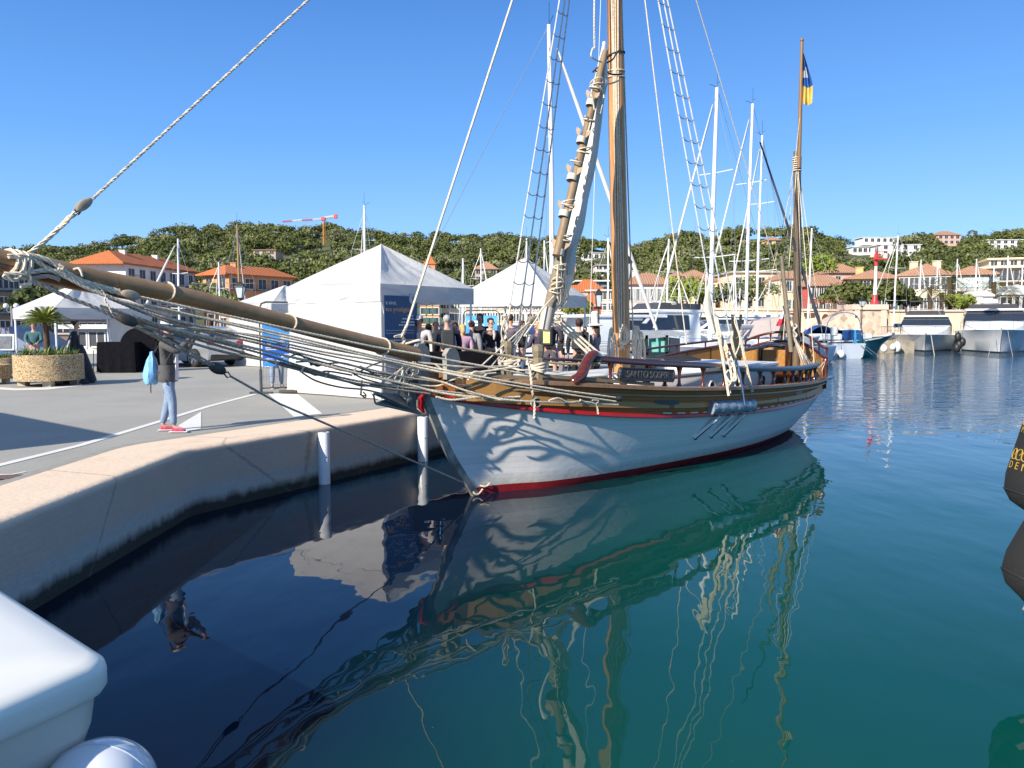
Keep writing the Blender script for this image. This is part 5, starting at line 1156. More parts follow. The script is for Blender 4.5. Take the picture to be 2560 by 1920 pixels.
def ex_woman(t, J, hd, ly):
    # open grey hoodie hem, white shirt front, hood, phone, drawstring bag
    mb = MB(); mb.lathe([(.166, .78), (.172, .80), (.172, .86), (.165, .95), (.155, 1.04)], (0, 0, 0), 20, caps=False, sc=(1, .82)); mb.build('hoodie_hem', cmat('grey_hoodie', (.085, .083, .085)), t, smooth=True)
    mb = MB(); mb.slab([Vector((-.07, .128, .80)), Vector((.07, .128, .80)), Vector((.05, .142, 1.36)), Vector((-.05, .142, 1.36))], .014, (0, 1, 0)); mb.build('shirt_front', cmat('white_shirt', (.66, .66, .68)), t, smooth=True)
    mb = MB(); mb.tube([Vector((.09*math.cos(a), .0+.085*math.sin(a)-.01, 1.455+.02*math.sin(a*2))) for a in [x*math.pi/8 for x in range(16)]], .032, 8, closed=True); mb.build('hood', cmat('grey_hoodie', (.085, .083, .085)), t, smooth=True)
    mb = MB(); pv = lerp(J['wr', 1], J['wr', -1], .5)+Vector((0, .075, .07)); mb.bbox(pv, (.15, .010, .076), .004); mb.build('phone', black_p, t)
    mb = MB(); rings = []; 
    for zz_, w, dpt, xo in ((1.25, .012, .012, 0), (1.235, .035, .03, 0), (1.20, .04, .03, 0), (1.12, .075, .065, 0), (1.0, .11, .095, .0), (.90, .13, .115, 0), (.80, .135, .11, 0), (.76, .12, .08, 0), (.745, .07, .05, 0)):
        rings.append([Vector((.02+w*math.cos(a)*(1+.13*math.sin(7*a+zz_*9)*(zz_ > .85)), -.215+dpt*math.sin(a)*(1+.12*math.sin(6*a+zz_*14))+(1.2-zz_)*-.06, zz_+.015*math.sin(3*a)*(zz_ < .8))) for a in [2*math.pi*k/20 for k in range(20)]])
    mb.loft(rings, True, True); bg_ = mb.build('drawstring_bag', mat('sky_blue_nylon', (.20, .47, .80), .45, .1, 6, bump=.7, bscale=12), t, smooth=True)
    for s in (-1, 1): mb = MB(); mb.tube([Vector((.02, -.20, 1.19)), Vector((s*.09, -.10, 1.42)), Vector((s*.11, .03, 1.455)), Vector((s*.14, .12, 1.25)), Vector((s*.15, -.02, 1.0)), Vector((.02+s*.1, -.20, .80))], .005, 5); mb.build('bag_cord', black_p, bg_)
    for s in (-1, 1): mb = MB(); mb.tube([Vector((.02+s*.01, -.245, .755)), Vector((.02+s*.015, -.25, .68)), Vector((.02+s*.02, -.25, .61))], .004, 4); mb.build('bag_tassel', black_p, bg_)
    mb = MB(); mb.tube([Vector((.155, .0, .86)), Vector((.17, .03, .80)), Vector((.175, .045, .74))], .006, 4); mb.build('hoodie_cord', black_p, t)
def put(px, Y): p = W(px, 900, Y); return (p.x, p.y)
jeans = mat('blue_jeans', (.17, .24, .36), .85, .3, 7, bump=.5, bscale=18, col2=(.26, .34, .47))
wl_ = G(424, 1079, QZ)
person((wl_.x, wl_.y), R(-84), 'person in grey hoodie and pink trainers with light blue bag, holding up a phone', 1.62, ('grey_hoodie', (.085, .083, .085)), jeans, ('auburn_hair', (.12, .05, .03)), 'tail', ('cap', (.62, .60, .58)), 'phone', ('pink_trainer', (.50, .06, .13)), stride=.24, female=True, extra=ex_woman)
wp = G(690, 966, QZ)
person((-5.80, 18.9), R(200), 'person half hidden by the wire panel, only jeans and grey shoes showing below', 1.72, ('blue_top', (.05, .12, .3)), jeans, shoes=('grey_shoe', (.12, .12, .10)), stride=.15)
CG = 'visitors standing at the tents'
def crowd(px, py_head, Y, rz, label, **k):
    p = put(px, Y); ztop = W(px, py_head, Y).z; h = ztop-QZ; h = min(1.9, max(1.35, h)); return person(p, rz, label, h=h, group=CG, **k)
crowd(1050, 792, 16.9, R(168), 'man in white cap and pale shirt under the tent, facing the camera', top=('pale_shirt', (.55, .50, .50)), hat=('cap', (.62, .60, .60)), arms='down')
def ex_vest(c):
    def f(t, J, hd, ly):
        for s in (-1, 1):
            mb = MB(); mb.tube([Vector((s*.13, .05, 1.42)), Vector((s*.14, .13, 1.25)), Vector((s*.15, .12, .95))], [.05, .06, .055], 8, sx=.6); mb.build('open_jacket', cmat('navy_vest', c), t, smooth=True)
    return f
crowd(1072, 812, 17.4, R(-30), 'person in a dark navy coat right behind the man in the white cap', top=('dark_navy', (.012, .016, .03)), hair=('black_hair', (.02, .015, .012)))
crowd(1090, 805, 19.0, R(200), 'grey-haired person in a blue vest seen in the tent behind the coat', top=('bright_blue', (.05, .16, .55)), hair=('grey_hair', (.35, .34, .33)), hat=None, arms='fold')
crowd(1118, 790, 16.8, R(10), 'tall grey-haired man seen from behind in black with a dark backpack', top=('black_coat', (.010, .011, .018)), bottom=('black_trouser', (.01, .01, .012)), hair=('silver_hair', (.38, .38, .38)), bag='backpack')
crowd(1139, 808, 18.6, R(150), 'person with short dark grey hair looking down at the table', top=('soft_grey', (.25, .25, .26)), hair=('dark_grey_hair', (.07, .065, .06)))
crowd(1157, 812, 17.8, R(20), 'small blonde person in a pink and lilac patterned top', top=('pink_pattern', (.52, .32, .42)), hair=('blonde_hair', (.55, .38, .15)), hairlen='bob', female=True)
crowd(1179, 804, 18.0, R(-20), 'person with red-brown ponytail in a grey and white striped jacket', top=('striped', (.24, .24, .26)), hair=('red_brown_hair', (.08, .025, .015)), hairlen='bun', female=True)
crowd(1201, 786, 19.6, R(160), 'dark-haired person half behind the tent leg', top=('black_coat', (.010, .011, .018)), hair=('black_hair', (.02, .015, .012)), hairlen='bob', female=True)
def ex_scarf(t, J, hd, ly):
    mb = MB(); mb.tube([Vector((.075*math.cos(a), .01+.075*math.sin(a), 1.44)) for a in [x*math.pi/8 for x in range(16)]], .03, 8, closed=True); mb.tube([Vector((-.03, .09, 1.43)), Vector((-.02, .15, 1.32)), Vector((0, .155, 1.2))], [.03, .04, .02], 8); mb.build('scarf', cmat('pale_scarf', (.48, .42, .38)), t, smooth=True)
crowd(1226, 797, 18.6, R(215), 'woman with sunglasses, pale scarf and black coat facing the camera', top=('black_coat', (.010, .011, .018)), bottom=('black_trouser', (.01, .01, .012)), hair=('black_hair', (.02, .015, .012)), hairlen='bun', glasses=True, female=True, extra=ex_scarf, arms='pocket')
crowd(1275, 788, 19.4, R(-30), 'person in a mauve padded jacket behind the coiled rope', top=('mauve_jacket', (.13, .10, .14)), hair=('dark_brown_hair', (.04, .02, .015)), arms='fwd')
crowd(1304, 804, 19.4, R(-100), 'person in black with an orange scarf bent over the stand', top=('black_fleece', (.015, .015, .018)), hair=('dark_brown_hair', (.04, .02, .015)), female=True, arms='fwd', extra=lambda t, J, hd, ly: MB().tube([Vector((.07*math.cos(a), .02+.07*math.sin(a), 1.44)) for a in [x*math.pi/6 for x in range(12)]], .035, 8, closed=True).build('orange_scarf', cmat('orange_scarf', (.62, .10, .05)), t, smooth=True))
crowd(1345, 807, 19.0, R(40), 'short blonde woman in a dark purple jacket reaching forward', top=('plum_jacket', (.07, .06, .11)), hair=('blonde_hair2', (.42, .30, .15)), hairlen='bob', female=True, arms=('fwd', 'down'))
crowd(1376, 785, 18.6, R(-25), 'tall man in plum jacket and shorts with a yellow and grey backpack', top=('plum_dark', (.055, .05, .075)), bottom=('plum_shorts', (.09, .075, .09)), hair=('short_brown', (.06, .04, .03)), bag='yellowpack', shorts=True, arms=('down', 'fwd'))
crowd(1402, 845, 21.9, R(-80), 'person in black sitting low beside the man with the yellow backpack', top=('black_fleece', (.015, .015, .018)), bottom=('grey_pattern', (.2, .18, .2)), hair=('dark_brown_hair', (.04, .02, .015)), female=True)
crowd(1447, 800, 18.4, R(-15), 'curly dark-haired person in a black shiny jacket with a grey bag', top=('black_shiny', (.016, .017, .02)), bottom=('black_trouser', (.01, .01, .012)), hair=('curly_dark', (.045, .018, .016)), hairlen='curly', bag='backpack', stride=.2)
crowd(1488, 806, 18.6, R(60), 'person in a tall white felt hat and pink-beige coat', top=('pink_beige', (.36, .26, .25)), bottom=('black_trouser', (.01, .01, .012)), hair=('dark_brown_hair', (.04, .02, .015)), hairlen='long', hat=('tall', (.74, .70, .60)), female=True, arms='fold')
crowd(1462, 818, 23.0, R(170), 'person at the far back under the second tent, partly covered', top=('dark_teal', (.02, .05, .05)), hair=('black_hair', (.02, .015, .012)))
# lady in wide black dress behind the planter, red-haired woman under the left tent
pd = put(192, 20.6)
def ex_cape(t, J, hd, ly):
    mb = MB(); rings = []
    for i in range(12):
        v = i/11; z = 1.42-1.40*v; w = .10+.16*v**.6+.36*max(0, v-.15)**1.1; rings.append([Vector((w*math.cos(a)*(1+.07*math.sin(9*a)*v), -.12*math.sin(v*3.1)+w*.8*math.sin(a)*(1+.07*math.sin(9*a)*v)-.02, z)) for a in [2*math.pi*k/36 for k in range(36)]])
    mb.loft(rings, True, True); mb.build('cape', mat('cape_black_satin', (.012, .014, .020), .35, .3, 6, bump=.5, bscale=8), t, smooth=True)
person(pd, R(-70), 'woman in a long flowing black dress and cape standing behind the round planter', 1.66, ('black_dress', (.02, .022, .03)), ('black_dress', (.02, .022, .03)), ('black_hair', (.02, .015, .012)), 'bun', female=True, skirt=('black_dress', (.02, .022, .03)), extra=ex_cape)
pd = put(88, 23.6)
person(pd, R(-160), 'woman with curly red hair in a teal top under the left tent', 1.62, ('teal_top', (.05, .13, .14)), ('pale_pattern', (.4, .33, .3)), ('curly_red', (.12, .03, .02)), 'curly', female=True, arms='fwd')
# ------------------------------------------------------------------ planters
def pebble():
    m, N, L, P = nt('pebble_dash'); pos, xyz = pos_xyz(N, L); v = N.new('ShaderNodeTexVoronoi'); v.inputs['Scale'].default_value = 42; L.new(pos, v.inputs['Vector'])
    cr = N.new('ShaderNodeValToRGB'); sx = N.new('ShaderNodeSeparateColor'); L.new(v.outputs['Color'], sx.inputs[0]); L.new(sx.outputs[0], cr.inputs[0])
    cr.color_ramp.elements[0].color = (.20, .12, .055, 1); cr.color_ramp.elements[1].color = (.60, .48, .30, 1); e = cr.color_ramp.elements.new(.45); e.color = (.45, .31, .15, 1); e = cr.color_ramp.elements.new(.12); e.color = (.14, .09, .05, 1)
    n1 = noise_node(N, L, pos, 1.5, 4); c = mixc(N, L, maprange(N, L, n1, .3, .7, 0, .4), cr.outputs[0], (.42, .30, .17)); L.new(c, P.inputs['Base Color']); P.inputs['Roughness'].default_value = .8; bumpn(N, L, v.outputs['Distance'], .6, .02, P); return m
PEB = pebble(); soil = mat('planter_soil', (.05, .035, .02), .95, .3, 10)
def leafmat(name, c1, c2, rough=.5): return mat(name, c1, rough, .3, 3, col2=c2)
LG = [leafmat('sago_green', (.10, .16, .02), (.26, .32, .05)), leafmat('spiky_green', (.05, .10, .02), (.14, .22, .04)), leafmat('silver_leaf', (.16, .18, .12), (.30, .32, .24)), leafmat('yellow_leaf', (.30, .30, .05), (.45, .42, .10))]
def blade(mb, p, d, l, w, droop=.4, mi=0, n=4):
    d = Vector(d).normalized(); s = d.cross(Vector((0, 0, 1))); s = s.normalized() if s.length > .01 else Vector((1, 0, 0)); A = []; Bq = []
    for i in range(n+1):
        t = i/n; c = Vector(p)+d*l*t+Vector((0, 0, -droop*l*t*t)); ww = w*(1-t)**.6*(.6+.4*min(1, t*4)); A.append(c+s*ww); Bq.append(c-s*ww)
    mb.loft([A, Bq], closed=False, mi=mi)
def planter(px, ybot, Y, r, h, label, palm=False, seed=1, plants=60):
    p = W(px, ybot, Y); x, y = p.x, p.y; t = thing('round_planter', label, 'planter', (x, y, QZ), 0, 'round pebble-dash planters'); rnd = random.Random(seed)
    mb = MB(); mb.lathe([(r*.93, .14), (r, .145), (r, .14+h-.01), (r-.02, .14+h), (r-.09, .14+h), (r-.10, .14+h-.08)], (0, 0, 0), 48, caps=True); mb.build('tub', PEB, t, smooth=True, sharp=30)
    for k in range(4): a = k*math.pi/2+.5; mb = MB(); mb.box((.72*r*math.cos(a), .72*r*math.sin(a), .07), (.2, .2, .139)); mb.build('foot', mat('foot_concrete', (.45, .40, .32), .9), t)
    mb = MB(); mb.lathe([(r-.10, .14+h-.06), (.001, .14+h-.0)], (0, 0, 0), 24); mb.build('soil', soil, t)
    mb = MB(); z0 = .14+h-.03
    for k in range(plants):
        a = rnd.uniform(0, 2*math.pi); q = r*.85*math.sqrt(rnd.random()); cx, cy = q*math.cos(a), q*math.sin(a); kind = rnd.choice((0, 0, 1, 1, 2, 3)); nb_ = rnd.randint(7, 14)
        hh = rnd.uniform(.18, .44) if kind < 2 else rnd.uniform(.09, .24)
        for j in range(nb_):
            b = rnd.uniform(0, 2*math.pi); el = rnd.uniform(.3, 1.3); blade(mb, (cx, cy, z0), (math.cos(b)*math.cos(el), math.sin(b)*math.cos(el), math.sin(el)), hh*rnd.uniform(.7, 1.3), .010 if kind < 2 else .016, .3, kind, 3)
    o = mb.build('planting', LG, t); o['kind'] = 'stuff'
    return t, x, y, z0
t_, x_, y_, z0_ = planter(125, 962, 19.9, .80, .66, 'round pebble-dash planter with a small palm, in front of the woman in black', seed=3, plants=110)
pt = thing('sago_palm', 'small sago palm growing in the middle of the round planter', 'palm', (x_-.02, y_, QZ+z0_))
mb = MB(); mb.tube([(0, 0, -.05), (-.01, 0, .4), (-.03, 0, .86)], [.085, .068, .075], 12); mb.v = [(x*(1+.10*math.sin(z*70)), y*(1+.10*math.sin(z*70)), z) for x, y, z in mb.v]; mb.build('trunk', mat('palm_trunk', (.09, .055, .03), .9, .5, 20, bump=1, bscale=40), pt, smooth=True)
mb = MB(); rnd = random.Random(5)
for k in range(64):
    a = k*2.399; el = lerp(1.35, .02, (k/63)**.8); l = rnd.uniform(.54, .68); d = Vector((math.cos(a)*math.cos(el), math.sin(a)*math.cos(el), math.sin(el))); s = d.cross(Vector((0, 0, 1))).normalized(); b0_ = Vector((-.03, 0, .86))
    mb.tube([b0_+d*l*t+Vector((0, 0, -.35*l*t*t)) for t in (0, .35, .7, 1)], .006, 4, mi=0)
    for j in range(4, 22):
        t = j/22; c = b0_+d*l*t+Vector((0, 0, -.35*l*t*t)); ll = .13*math.sin(math.pi*(t*.85+.12))
        for sg in (-1, 1): blade(mb, c, s*sg+d*.9+Vector((0, 0, .25)), ll*1.2, .010, .1, 0 if k % 3 else 1, 2)
mb.build('crown', [LG[0], LG[3]], pt)
planter(8, 930, 22.6, .60, .46, 'smaller round planter at the left edge, behind the palm planter', seed=8, plants=60)
t5 = thing('round_planter', 'cut off planter at the far left edge, nearest to the camera of the three', 'planter', (*put(-22, 20.3), QZ), 0, 'round pebble-dash planters')
mb = MB(); mb.lathe([(.40, .14), (.44, .145), (.44, .50), (.42, .51), (.36, .51), (.35, .45)], (0, 0, 0), 40); mb.build('tub', PEB, t5, smooth=True, sharp=30)
for k in range(4): a = k*math.pi/2+.5; mb = MB(); mb.box((.3*math.cos(a), .3*math.sin(a), .07), (.14, .14, .139)); mb.build('foot', mat('foot_concrete', (.45, .40, .32), .9), t5)
mb = MB(); mb.lathe([(.35, .46), (.001, .49)], (0, 0, 0), 20); mb.build('soil', soil, t5)
# ------------------------------------------------------------------ stall furniture, easel, car
def table(loc, rz, L_, Wd, H, label, clothm=None, name='folding_table'):
    t = thing(name, label, 'table', (*loc, QZ), rz); mb = MB(); mb.bbox((0, 0, H-.02), (L_, Wd, .04), .01); mb.build('table_top', mat('table_white', (.66, .66, .66), .4), t)
    for sx_ in (-1, 1):
        for sy in (-1, 1): mb = MB(); mb.tube([(sx_*L_*.42, sy*Wd*.4, H-.04), (sx_*L_*.46, sy*Wd*.42, 0)], .015, 6); mb.build('leg', black_m, t)
    if clothm:
        mb = MB(); n = 40; top_ = []; bot = []; per = [(-L_/2, -Wd/2), (L_/2, -Wd/2), (L_/2, Wd/2), (-L_/2, Wd/2)]; ring = []
        for i in range(4):
            a, b = per[i], per[(i+1) % 4]
            for j in range(12): u = j/12; ring.append((lerp(a[0], b[0], u), lerp(a[1], b[1], u)))
        rr = []
        for v in range(6):
            f = v/5; rr.append([Vector((x*(1.01+.05*f*(1+math.sin(i*1.3)*.7)), y*(1.02+.10*f*(1+math.sin(i*1.9)*.7)), lerp(H+.008, .02, f))) for i, (x, y) in enumerate(ring)])
        mb.loft(rr, True, False); mb.add([Vector((x*1.01, y*1.02, H+.008)) for x, y in per], [(0, 1, 2, 3)]); mb.build('tablecloth', clothm, t, smooth=True, sharp=60)
    return t
blackc = mat('black_cloth', (.006, .006, .009), .9, .3, 8, bump=.3, spec=.1)
table(put(1135, 16.6), R(20), 1.9, .5, .98, 'tall table under a black cloth inside the large tent', blackc, 'draped_table')
table(put(255, 25.5), R(0), .95, .6, .74, 'white folding table with papers on it behind the woman in black')
mb = MB(); q = put(253, 25.4); mb.bbox((q[0], q[1], QZ+.775), (.42, .3, .03), .008, Matrix.Rotation(.2, 3, 'Z')); tag(mb.build('tray', mat('tray_orange', (.50, .28, .08), .6), None), 'flat orange tray lying on the white folding table', 'tray')
mb = MB(); q = put(282, 25.3); mb.bbox((q[0], q[1], QZ+.80), (.42, .3, .09), .03, Matrix.Rotation(.1, 3, 'Z')); tag(mb.build('folded_clothing', mat('dark_blue_cloth', (.02, .025, .06), .9, .3, 10, bump=.6), None, smooth=True), 'folded dark blue cloth on the right end of the white folding table', 'clothing')
table(put(302, 25.2), R(5), 1.15, .7, .98, 'high stand draped in black cloth, left of the rounded black screen', blackc, 'draped_table')
t = thing('draped_screen', 'rounded screen draped in black cloth behind the person with the phone', 'screen', (*put(352, 25.6), QZ)); mb = MB(); sh = [(.62*math.cos(a), .62+.0+.68*max(0, math.sin(a))+.15) for a in [math.pi*k/16 for k in range(17)]]; mb.slab([(x, -.15, z) for x, z in sh]+[(-.60, -.15, .03), (.60, -.15, .03)], .3, (0, 1, 0)); mb.build('black_cover', blackc, t, smooth=True, sharp=40)
for s in (-.5, .5): mb = MB(); mb.box((s, 0, .02), (.06, .5, .04)); mb.build('foot', black_m, t)
mb = MB(); q = put(267, 25.0); mb.lathe([(.01, .0), (.10, .01), (.105, .18), (.09, .25), (.035, .30), (.035, .34)], (0, 0, 0), 14); o = mb.build('water_canister', mat('blue_water_bottle', (.02, .12, .50), .15, .2, 8), None, smooth=True); o.location = (*q, QZ); tag(o, 'blue plastic water canister on the ground under the table', 'bottle')
for (px, Y, hh, lab) in ((1136, 17.3, .52, 'small orange striped suitcase lying low at the tent opening, left of the other case'), (1181, 17.3, .66, 'orange brown leather suitcase standing upright beside the tent leg')):
    t = thing('suitcase', lab, 'suitcase', (*put(px, Y), QZ), R(15), 'orange suitcases at the tent opening'); mb = MB(); mb.bbox((0, 0, hh/2+.02), (.33, .2, hh), .05); mb.build('shell', mat('orange_leather', (.30, .085, .035), .4, .2, 6), t, smooth=True)
    for x in (-.08, .04): mb = MB(); mb.bbox((x, 0, hh/2+.02), (.035, .21, hh+.01), .01); mb.build('strap', mat('pale_strap', (.42, .20, .11), .5), t)
    mb = MB(); mb.tube([(-.06, 0, hh+.01), (-.05, 0, hh+.06), (.05, 0, hh+.06), (.06, 0, hh+.01)], .012, 6); mb.build('handle', mat('brown_handle', (.12, .05, .03), .5), t)
t = thing('folding_chair', 'folding chair with dark blue back under the second tent', 'chair', (*put(1415, 22.2), QZ), R(-60)); mb = MB(); mb.bbox((0, -.2, .68), (.44, .04, .42), .02); mb.build('backrest', mat('chair_navy', (.015, .03, .12), .7), t); mb = MB(); mb.bbox((0, 0, .44), (.44, .42, .04), .02); mb.build('seat', mat('chair_navy', (.015, .03, .12), .7), t)
for sx_ in (-.2, .2):
    for sy in (-.19, .19): mb = MB(); mb.cyl((sx_, sy, 0), (sx_, sy, .44), .012, n=6); mb.build('leg', chrome, t)
t = thing('easel', 'wooden easel with a framed picture at the left edge, above the planter', 'easel', (*put(16, 23.5), QZ), R(10)); wd_ = wood('easel_wood', (.28, .15, .06), (.42, .25, .11), .6)
for x0, x1, y1 in ((-.1, -.38, -.15), (.1, .38, -.15), (0, 0, .5)): mb = MB(); mb.tube([(x0, 0, 1.45), (x1, y1, 0)], .02, 6); mb.build('leg', wd_, t)
mb = MB(); mb.bbox((0, -.14, 1.02), (.62, .03, .5), .01, Matrix.Rotation(-.15, 3, 'X')); mb.build('picture_frame', mat('frame_white', (.6, .6, .6), .5), t); mb = MB(); mb.bbox((0, -.165, 1.02), (.48, .01, .38), .003, Matrix.Rotation(-.15, 3, 'X')); mb.build('picture', mat('picture_grey', (.13, .14, .16), .4, .4, 6), t)
# silver car
def car(loc, rz, label, paint, L_=4.3, tail=True):
    t = thing('parked_car', label, 'car', (*loc, QZ), rz); y0 = -.85
    prof = [(-2.12, .28), (-2.16, .55), (-2.10, .80), (-1.98, .95), (-1.92, 1.02), (-1.70, 1.34), (-1.45, 1.46), (-.3, 1.50), (.35, 1.42), (1.05, 1.02), (1.85, .86), (2.08, .66), (2.12, .35), (2.0, .22), (-1.95, .22)]
    mb = MB(); rings = []
    for yy, ins, zt in ((-.84, .10, .0), (-.88, .02, 0), (-.89, 0, 0), (-.86, 0, 0), (-.62, -.0, 0), (0, 0, 0), (.62, 0, 0), (.86, 0, 0), (.89, 0, 0), (.88, .02, 0), (.84, .10, 0)):
        r = []
        for x, z in prof:
            yv = yy; k = 1
            if z > .98: yv = yy*lerp(1, .74, min(1, (z-.98)/.5))
            r.append(Vector((x*(1-.02*abs(yy)/.89)*(1-ins*.4), yv*(1-.05*max(0, abs(x)-1.4)), lerp(z, .8, ins*.6))))
        rings.append(r)
    mb.loft(rings, True, True); body = mb.build('body', paint, t, smooth=True, sharp=35)
    for s in (-1, 1):
        mb = MB(); pts = [(-1.62, 1.02), (-1.42, 1.34), (-.3, 1.41), (.3, 1.34), (.88, 1.02)]
        mb.slab([Vector((x, s*(.893*lerp(1, .74, max(0, (z-.98)/.5))), z)) for x, z in (pts if s < 0 else pts[::-1])], .008, (0, s, .3)); mb.build('side_window', glass_dark, t)
    mb = MB(); mb.slab([(-1.93, -.60, 1.03), (-1.93, .60, 1.03), (-1.73, .52, 1.33), (-1.73, -.52, 1.33)], .012, (-1, 0, .6)); mb.build('rear_window', glass_dark, t)
    for s in (-1, 1):
        mb = MB(); mb.ball((-2.02, s*.68, .90), (.10, .20, .075), 8); mb.build('tail_light', mat('tail_red', (.30, .01, .015), .15, coat=.6), t, smooth=True)
    mb = MB(); mb.bbox((-2.08, 0, .36), (.14, 1.5, .22), .04); mb.build('rear_bumper', black_p, t, smooth=True)
    mb = MB(); mb.bbox((-2.12, 0, .74), (.07, .52, .11), .01); mb.build('number_plate', mat('plate_white', (.6, .6, .6), .4), t)
    for x in (-1.28, 1.32):
        for s in (-1, 1):
            mb = MB(); Mx = Matrix.Rotation(math.pi/2, 3, 'X'); mb.lathe([(.22, -.11), (.32, -.10), (.34, -.06), (.34, .06), (.32, .10), (.22, .11)], (x, s*.80, .34), 24, M=Mx); w_ = mb.build('wheel', black_p, t, smooth=True)
            mb = MB(); mb.lathe([(.05, -.02), (.06, .0), (.045, .02)], (x, s*.91, .34), 10, M=Mx)
            for q in range(5):
                a = q*2*math.pi/5; mb.tube([(x, s*.915, .34), (x+.21*math.cos(a), s*.905, .34+.21*math.sin(a))], [.045, .03], 6)
            mb.tube([(x+.215*math.cos(a), s*.90, .34+.215*math.sin(a)) for a in [k*math.pi/10 for k in range(20)]], .02, 6, closed=True); mb.build('rim', chrome, w_, smooth=True)
    return t
silver = mat('silver_car_paint', (.42, .43, .46), .28, .04, 3, metal=.5, coat=.6)
car((-12.3, 29.4), R(150), 'silver hatchback parked with its tail towards the water', silver)
# made-up van, out of view on the left, placed to cast the quay shadow
t = thing('shadow_caster_van', 'made-up white van outside the left edge of the picture, added to cast a shadow on the quay', 'van', (-10.97, 8.17, QZ), R(-38.5)); mb = MB(); mb.bbox((0, 0, 1.42), (4.9, 2.0, 2.25), .12); mb.build('shadow_caster_box', white_gel, t, smooth=True); mb = MB(); mb.bbox((-3.1, 0, 1.1), (1.3, 1.9, 1.5), .25); mb.build('cab', white_gel, t, smooth=True)
for x in (-3.0, 1.5):
    for s in (-1, 1): mb = MB(); mb.lathe([(.2, -.12), (.36, -.1), (.36, .1), (.2, .12)], (x, s*.88, .37), 20, M=Matrix.Rotation(math.pi/2, 3, 'X')); mb.build('wheel', black_p, t, smooth=True)  # wheels of the made-up shadow-casting van
# ------------------------------------------------------------------ far shore: land, hill, wood
SKYL = [(-400, 640), (-100, 632), (72, 625), (130, 612), (173, 624), (260, 613), (304, 600), (405, 581), (477, 564), (578, 575), (622, 556), (640, 564), (698, 567), (779, 570), (842, 565), (886, 577), (958, 584), (1102, 587), (1204, 594), (1280, 589), (1453, 600), (1511, 607), (1584, 616), (1627, 606), (1714, 579), (1757, 604), (1830, 570), (1873, 580), (1920, 577), (2021, 572), (2050, 598), (2085, 594), (2108, 606), (2195, 600), (2296, 590), (2383, 588), (2441, 592), (2500, 584), (2560, 580), (2900, 580), (3300, 600)]
Y0H, D = 132.0, 380.0
def terr(px, Y):
    zr = W(px, interp(px, SKYL)+20, D).z; t = (Y-Y0H)/(D-Y0H)
    if t <= 0: return 1.0
    e = 1.25 if px < 1500 else 1.05
    return 1.0+(zr-1)*min(1.0, t)**e*(1 if t <= 1 else 1)
def hit(px, py, Ymin=Y0H+2):       # where the hillside shows at this pixel
    Y = Ymin
    while Y < D:
        if W(px, py, Y).z <= terr(px, Y): return Y
        Y += 2
    return D
mb = MB(); rows = []
for j in range(40):
    Y = Y0H-4+(D+60-Y0H)*j/39; rows.append([Vector(((px-1280)/1920*Y, Y, terr(px, min(Y, D))-(max(0, Y-D)*.3 if Y > D else 0)+1.2*noise.noise((px*.02, Y*.03, 0)))) for px in range(-500, 3350, 40)])
mb.loft(rows, closed=False)
struct('hillside', mb, mat('hill_scrub', (.045, .055, .02), .95, .4, .3, col2=(.12, .125, .05)), smooth=True)
mb = MB(); LZ = .95
mb.add([(-300, 80, LZ), (8, 80, LZ), (13.5, 74, LZ), (28, 71.5, LZ), (31, 64, LZ), (33.5, 64, LZ), (34, 72, LZ), (400, 72, LZ), (400, 140, LZ), (-300, 140, LZ)], [tuple(range(10))])
struct('far_shore', mb, mat('shore_paving', (.42, .36, .28), .9, .1, .5))
mb = MB(); mb.add([(-300, 46.5, LZ), (-24, 46.5, LZ), (-24, 82, LZ), (-300, 82, LZ)], [(0, 1, 2, 3)]); struct('left_shore', mb, ASPH)
mb = MB(); fp = [(-24, 46.5), (-24, 80), (8, 80), (13.5, 74), (28, 71.5), (31, 64), (33.5, 64), (34, 72), (400, 72)]
mb.loft([[(x, y, -1) for x, y in fp], [(x, y, LZ+.02) for x, y in fp]], closed=False); struct('shore_wall', mb, mat('shore_stone', (.24, .20, .15), .9, .4, 1.5, col2=(.45, .38, .28)))
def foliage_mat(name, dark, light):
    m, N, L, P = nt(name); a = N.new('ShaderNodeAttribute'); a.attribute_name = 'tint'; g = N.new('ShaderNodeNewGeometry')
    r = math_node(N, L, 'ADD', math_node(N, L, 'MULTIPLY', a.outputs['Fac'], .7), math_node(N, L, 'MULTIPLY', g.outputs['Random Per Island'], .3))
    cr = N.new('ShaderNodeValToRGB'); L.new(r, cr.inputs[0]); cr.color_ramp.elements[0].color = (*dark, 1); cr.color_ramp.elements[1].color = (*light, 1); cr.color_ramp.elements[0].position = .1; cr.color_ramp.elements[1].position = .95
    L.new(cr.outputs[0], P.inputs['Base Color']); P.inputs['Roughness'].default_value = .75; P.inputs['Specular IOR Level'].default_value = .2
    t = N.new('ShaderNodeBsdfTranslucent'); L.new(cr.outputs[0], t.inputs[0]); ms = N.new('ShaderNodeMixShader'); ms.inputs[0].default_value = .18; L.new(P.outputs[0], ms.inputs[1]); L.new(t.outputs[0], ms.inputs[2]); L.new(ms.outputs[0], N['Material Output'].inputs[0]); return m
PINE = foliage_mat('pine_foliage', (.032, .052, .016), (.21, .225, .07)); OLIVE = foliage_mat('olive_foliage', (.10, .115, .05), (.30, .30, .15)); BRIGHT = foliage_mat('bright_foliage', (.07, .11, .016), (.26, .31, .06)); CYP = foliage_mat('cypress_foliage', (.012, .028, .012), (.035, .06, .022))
rng = np.random.default_rng(11)
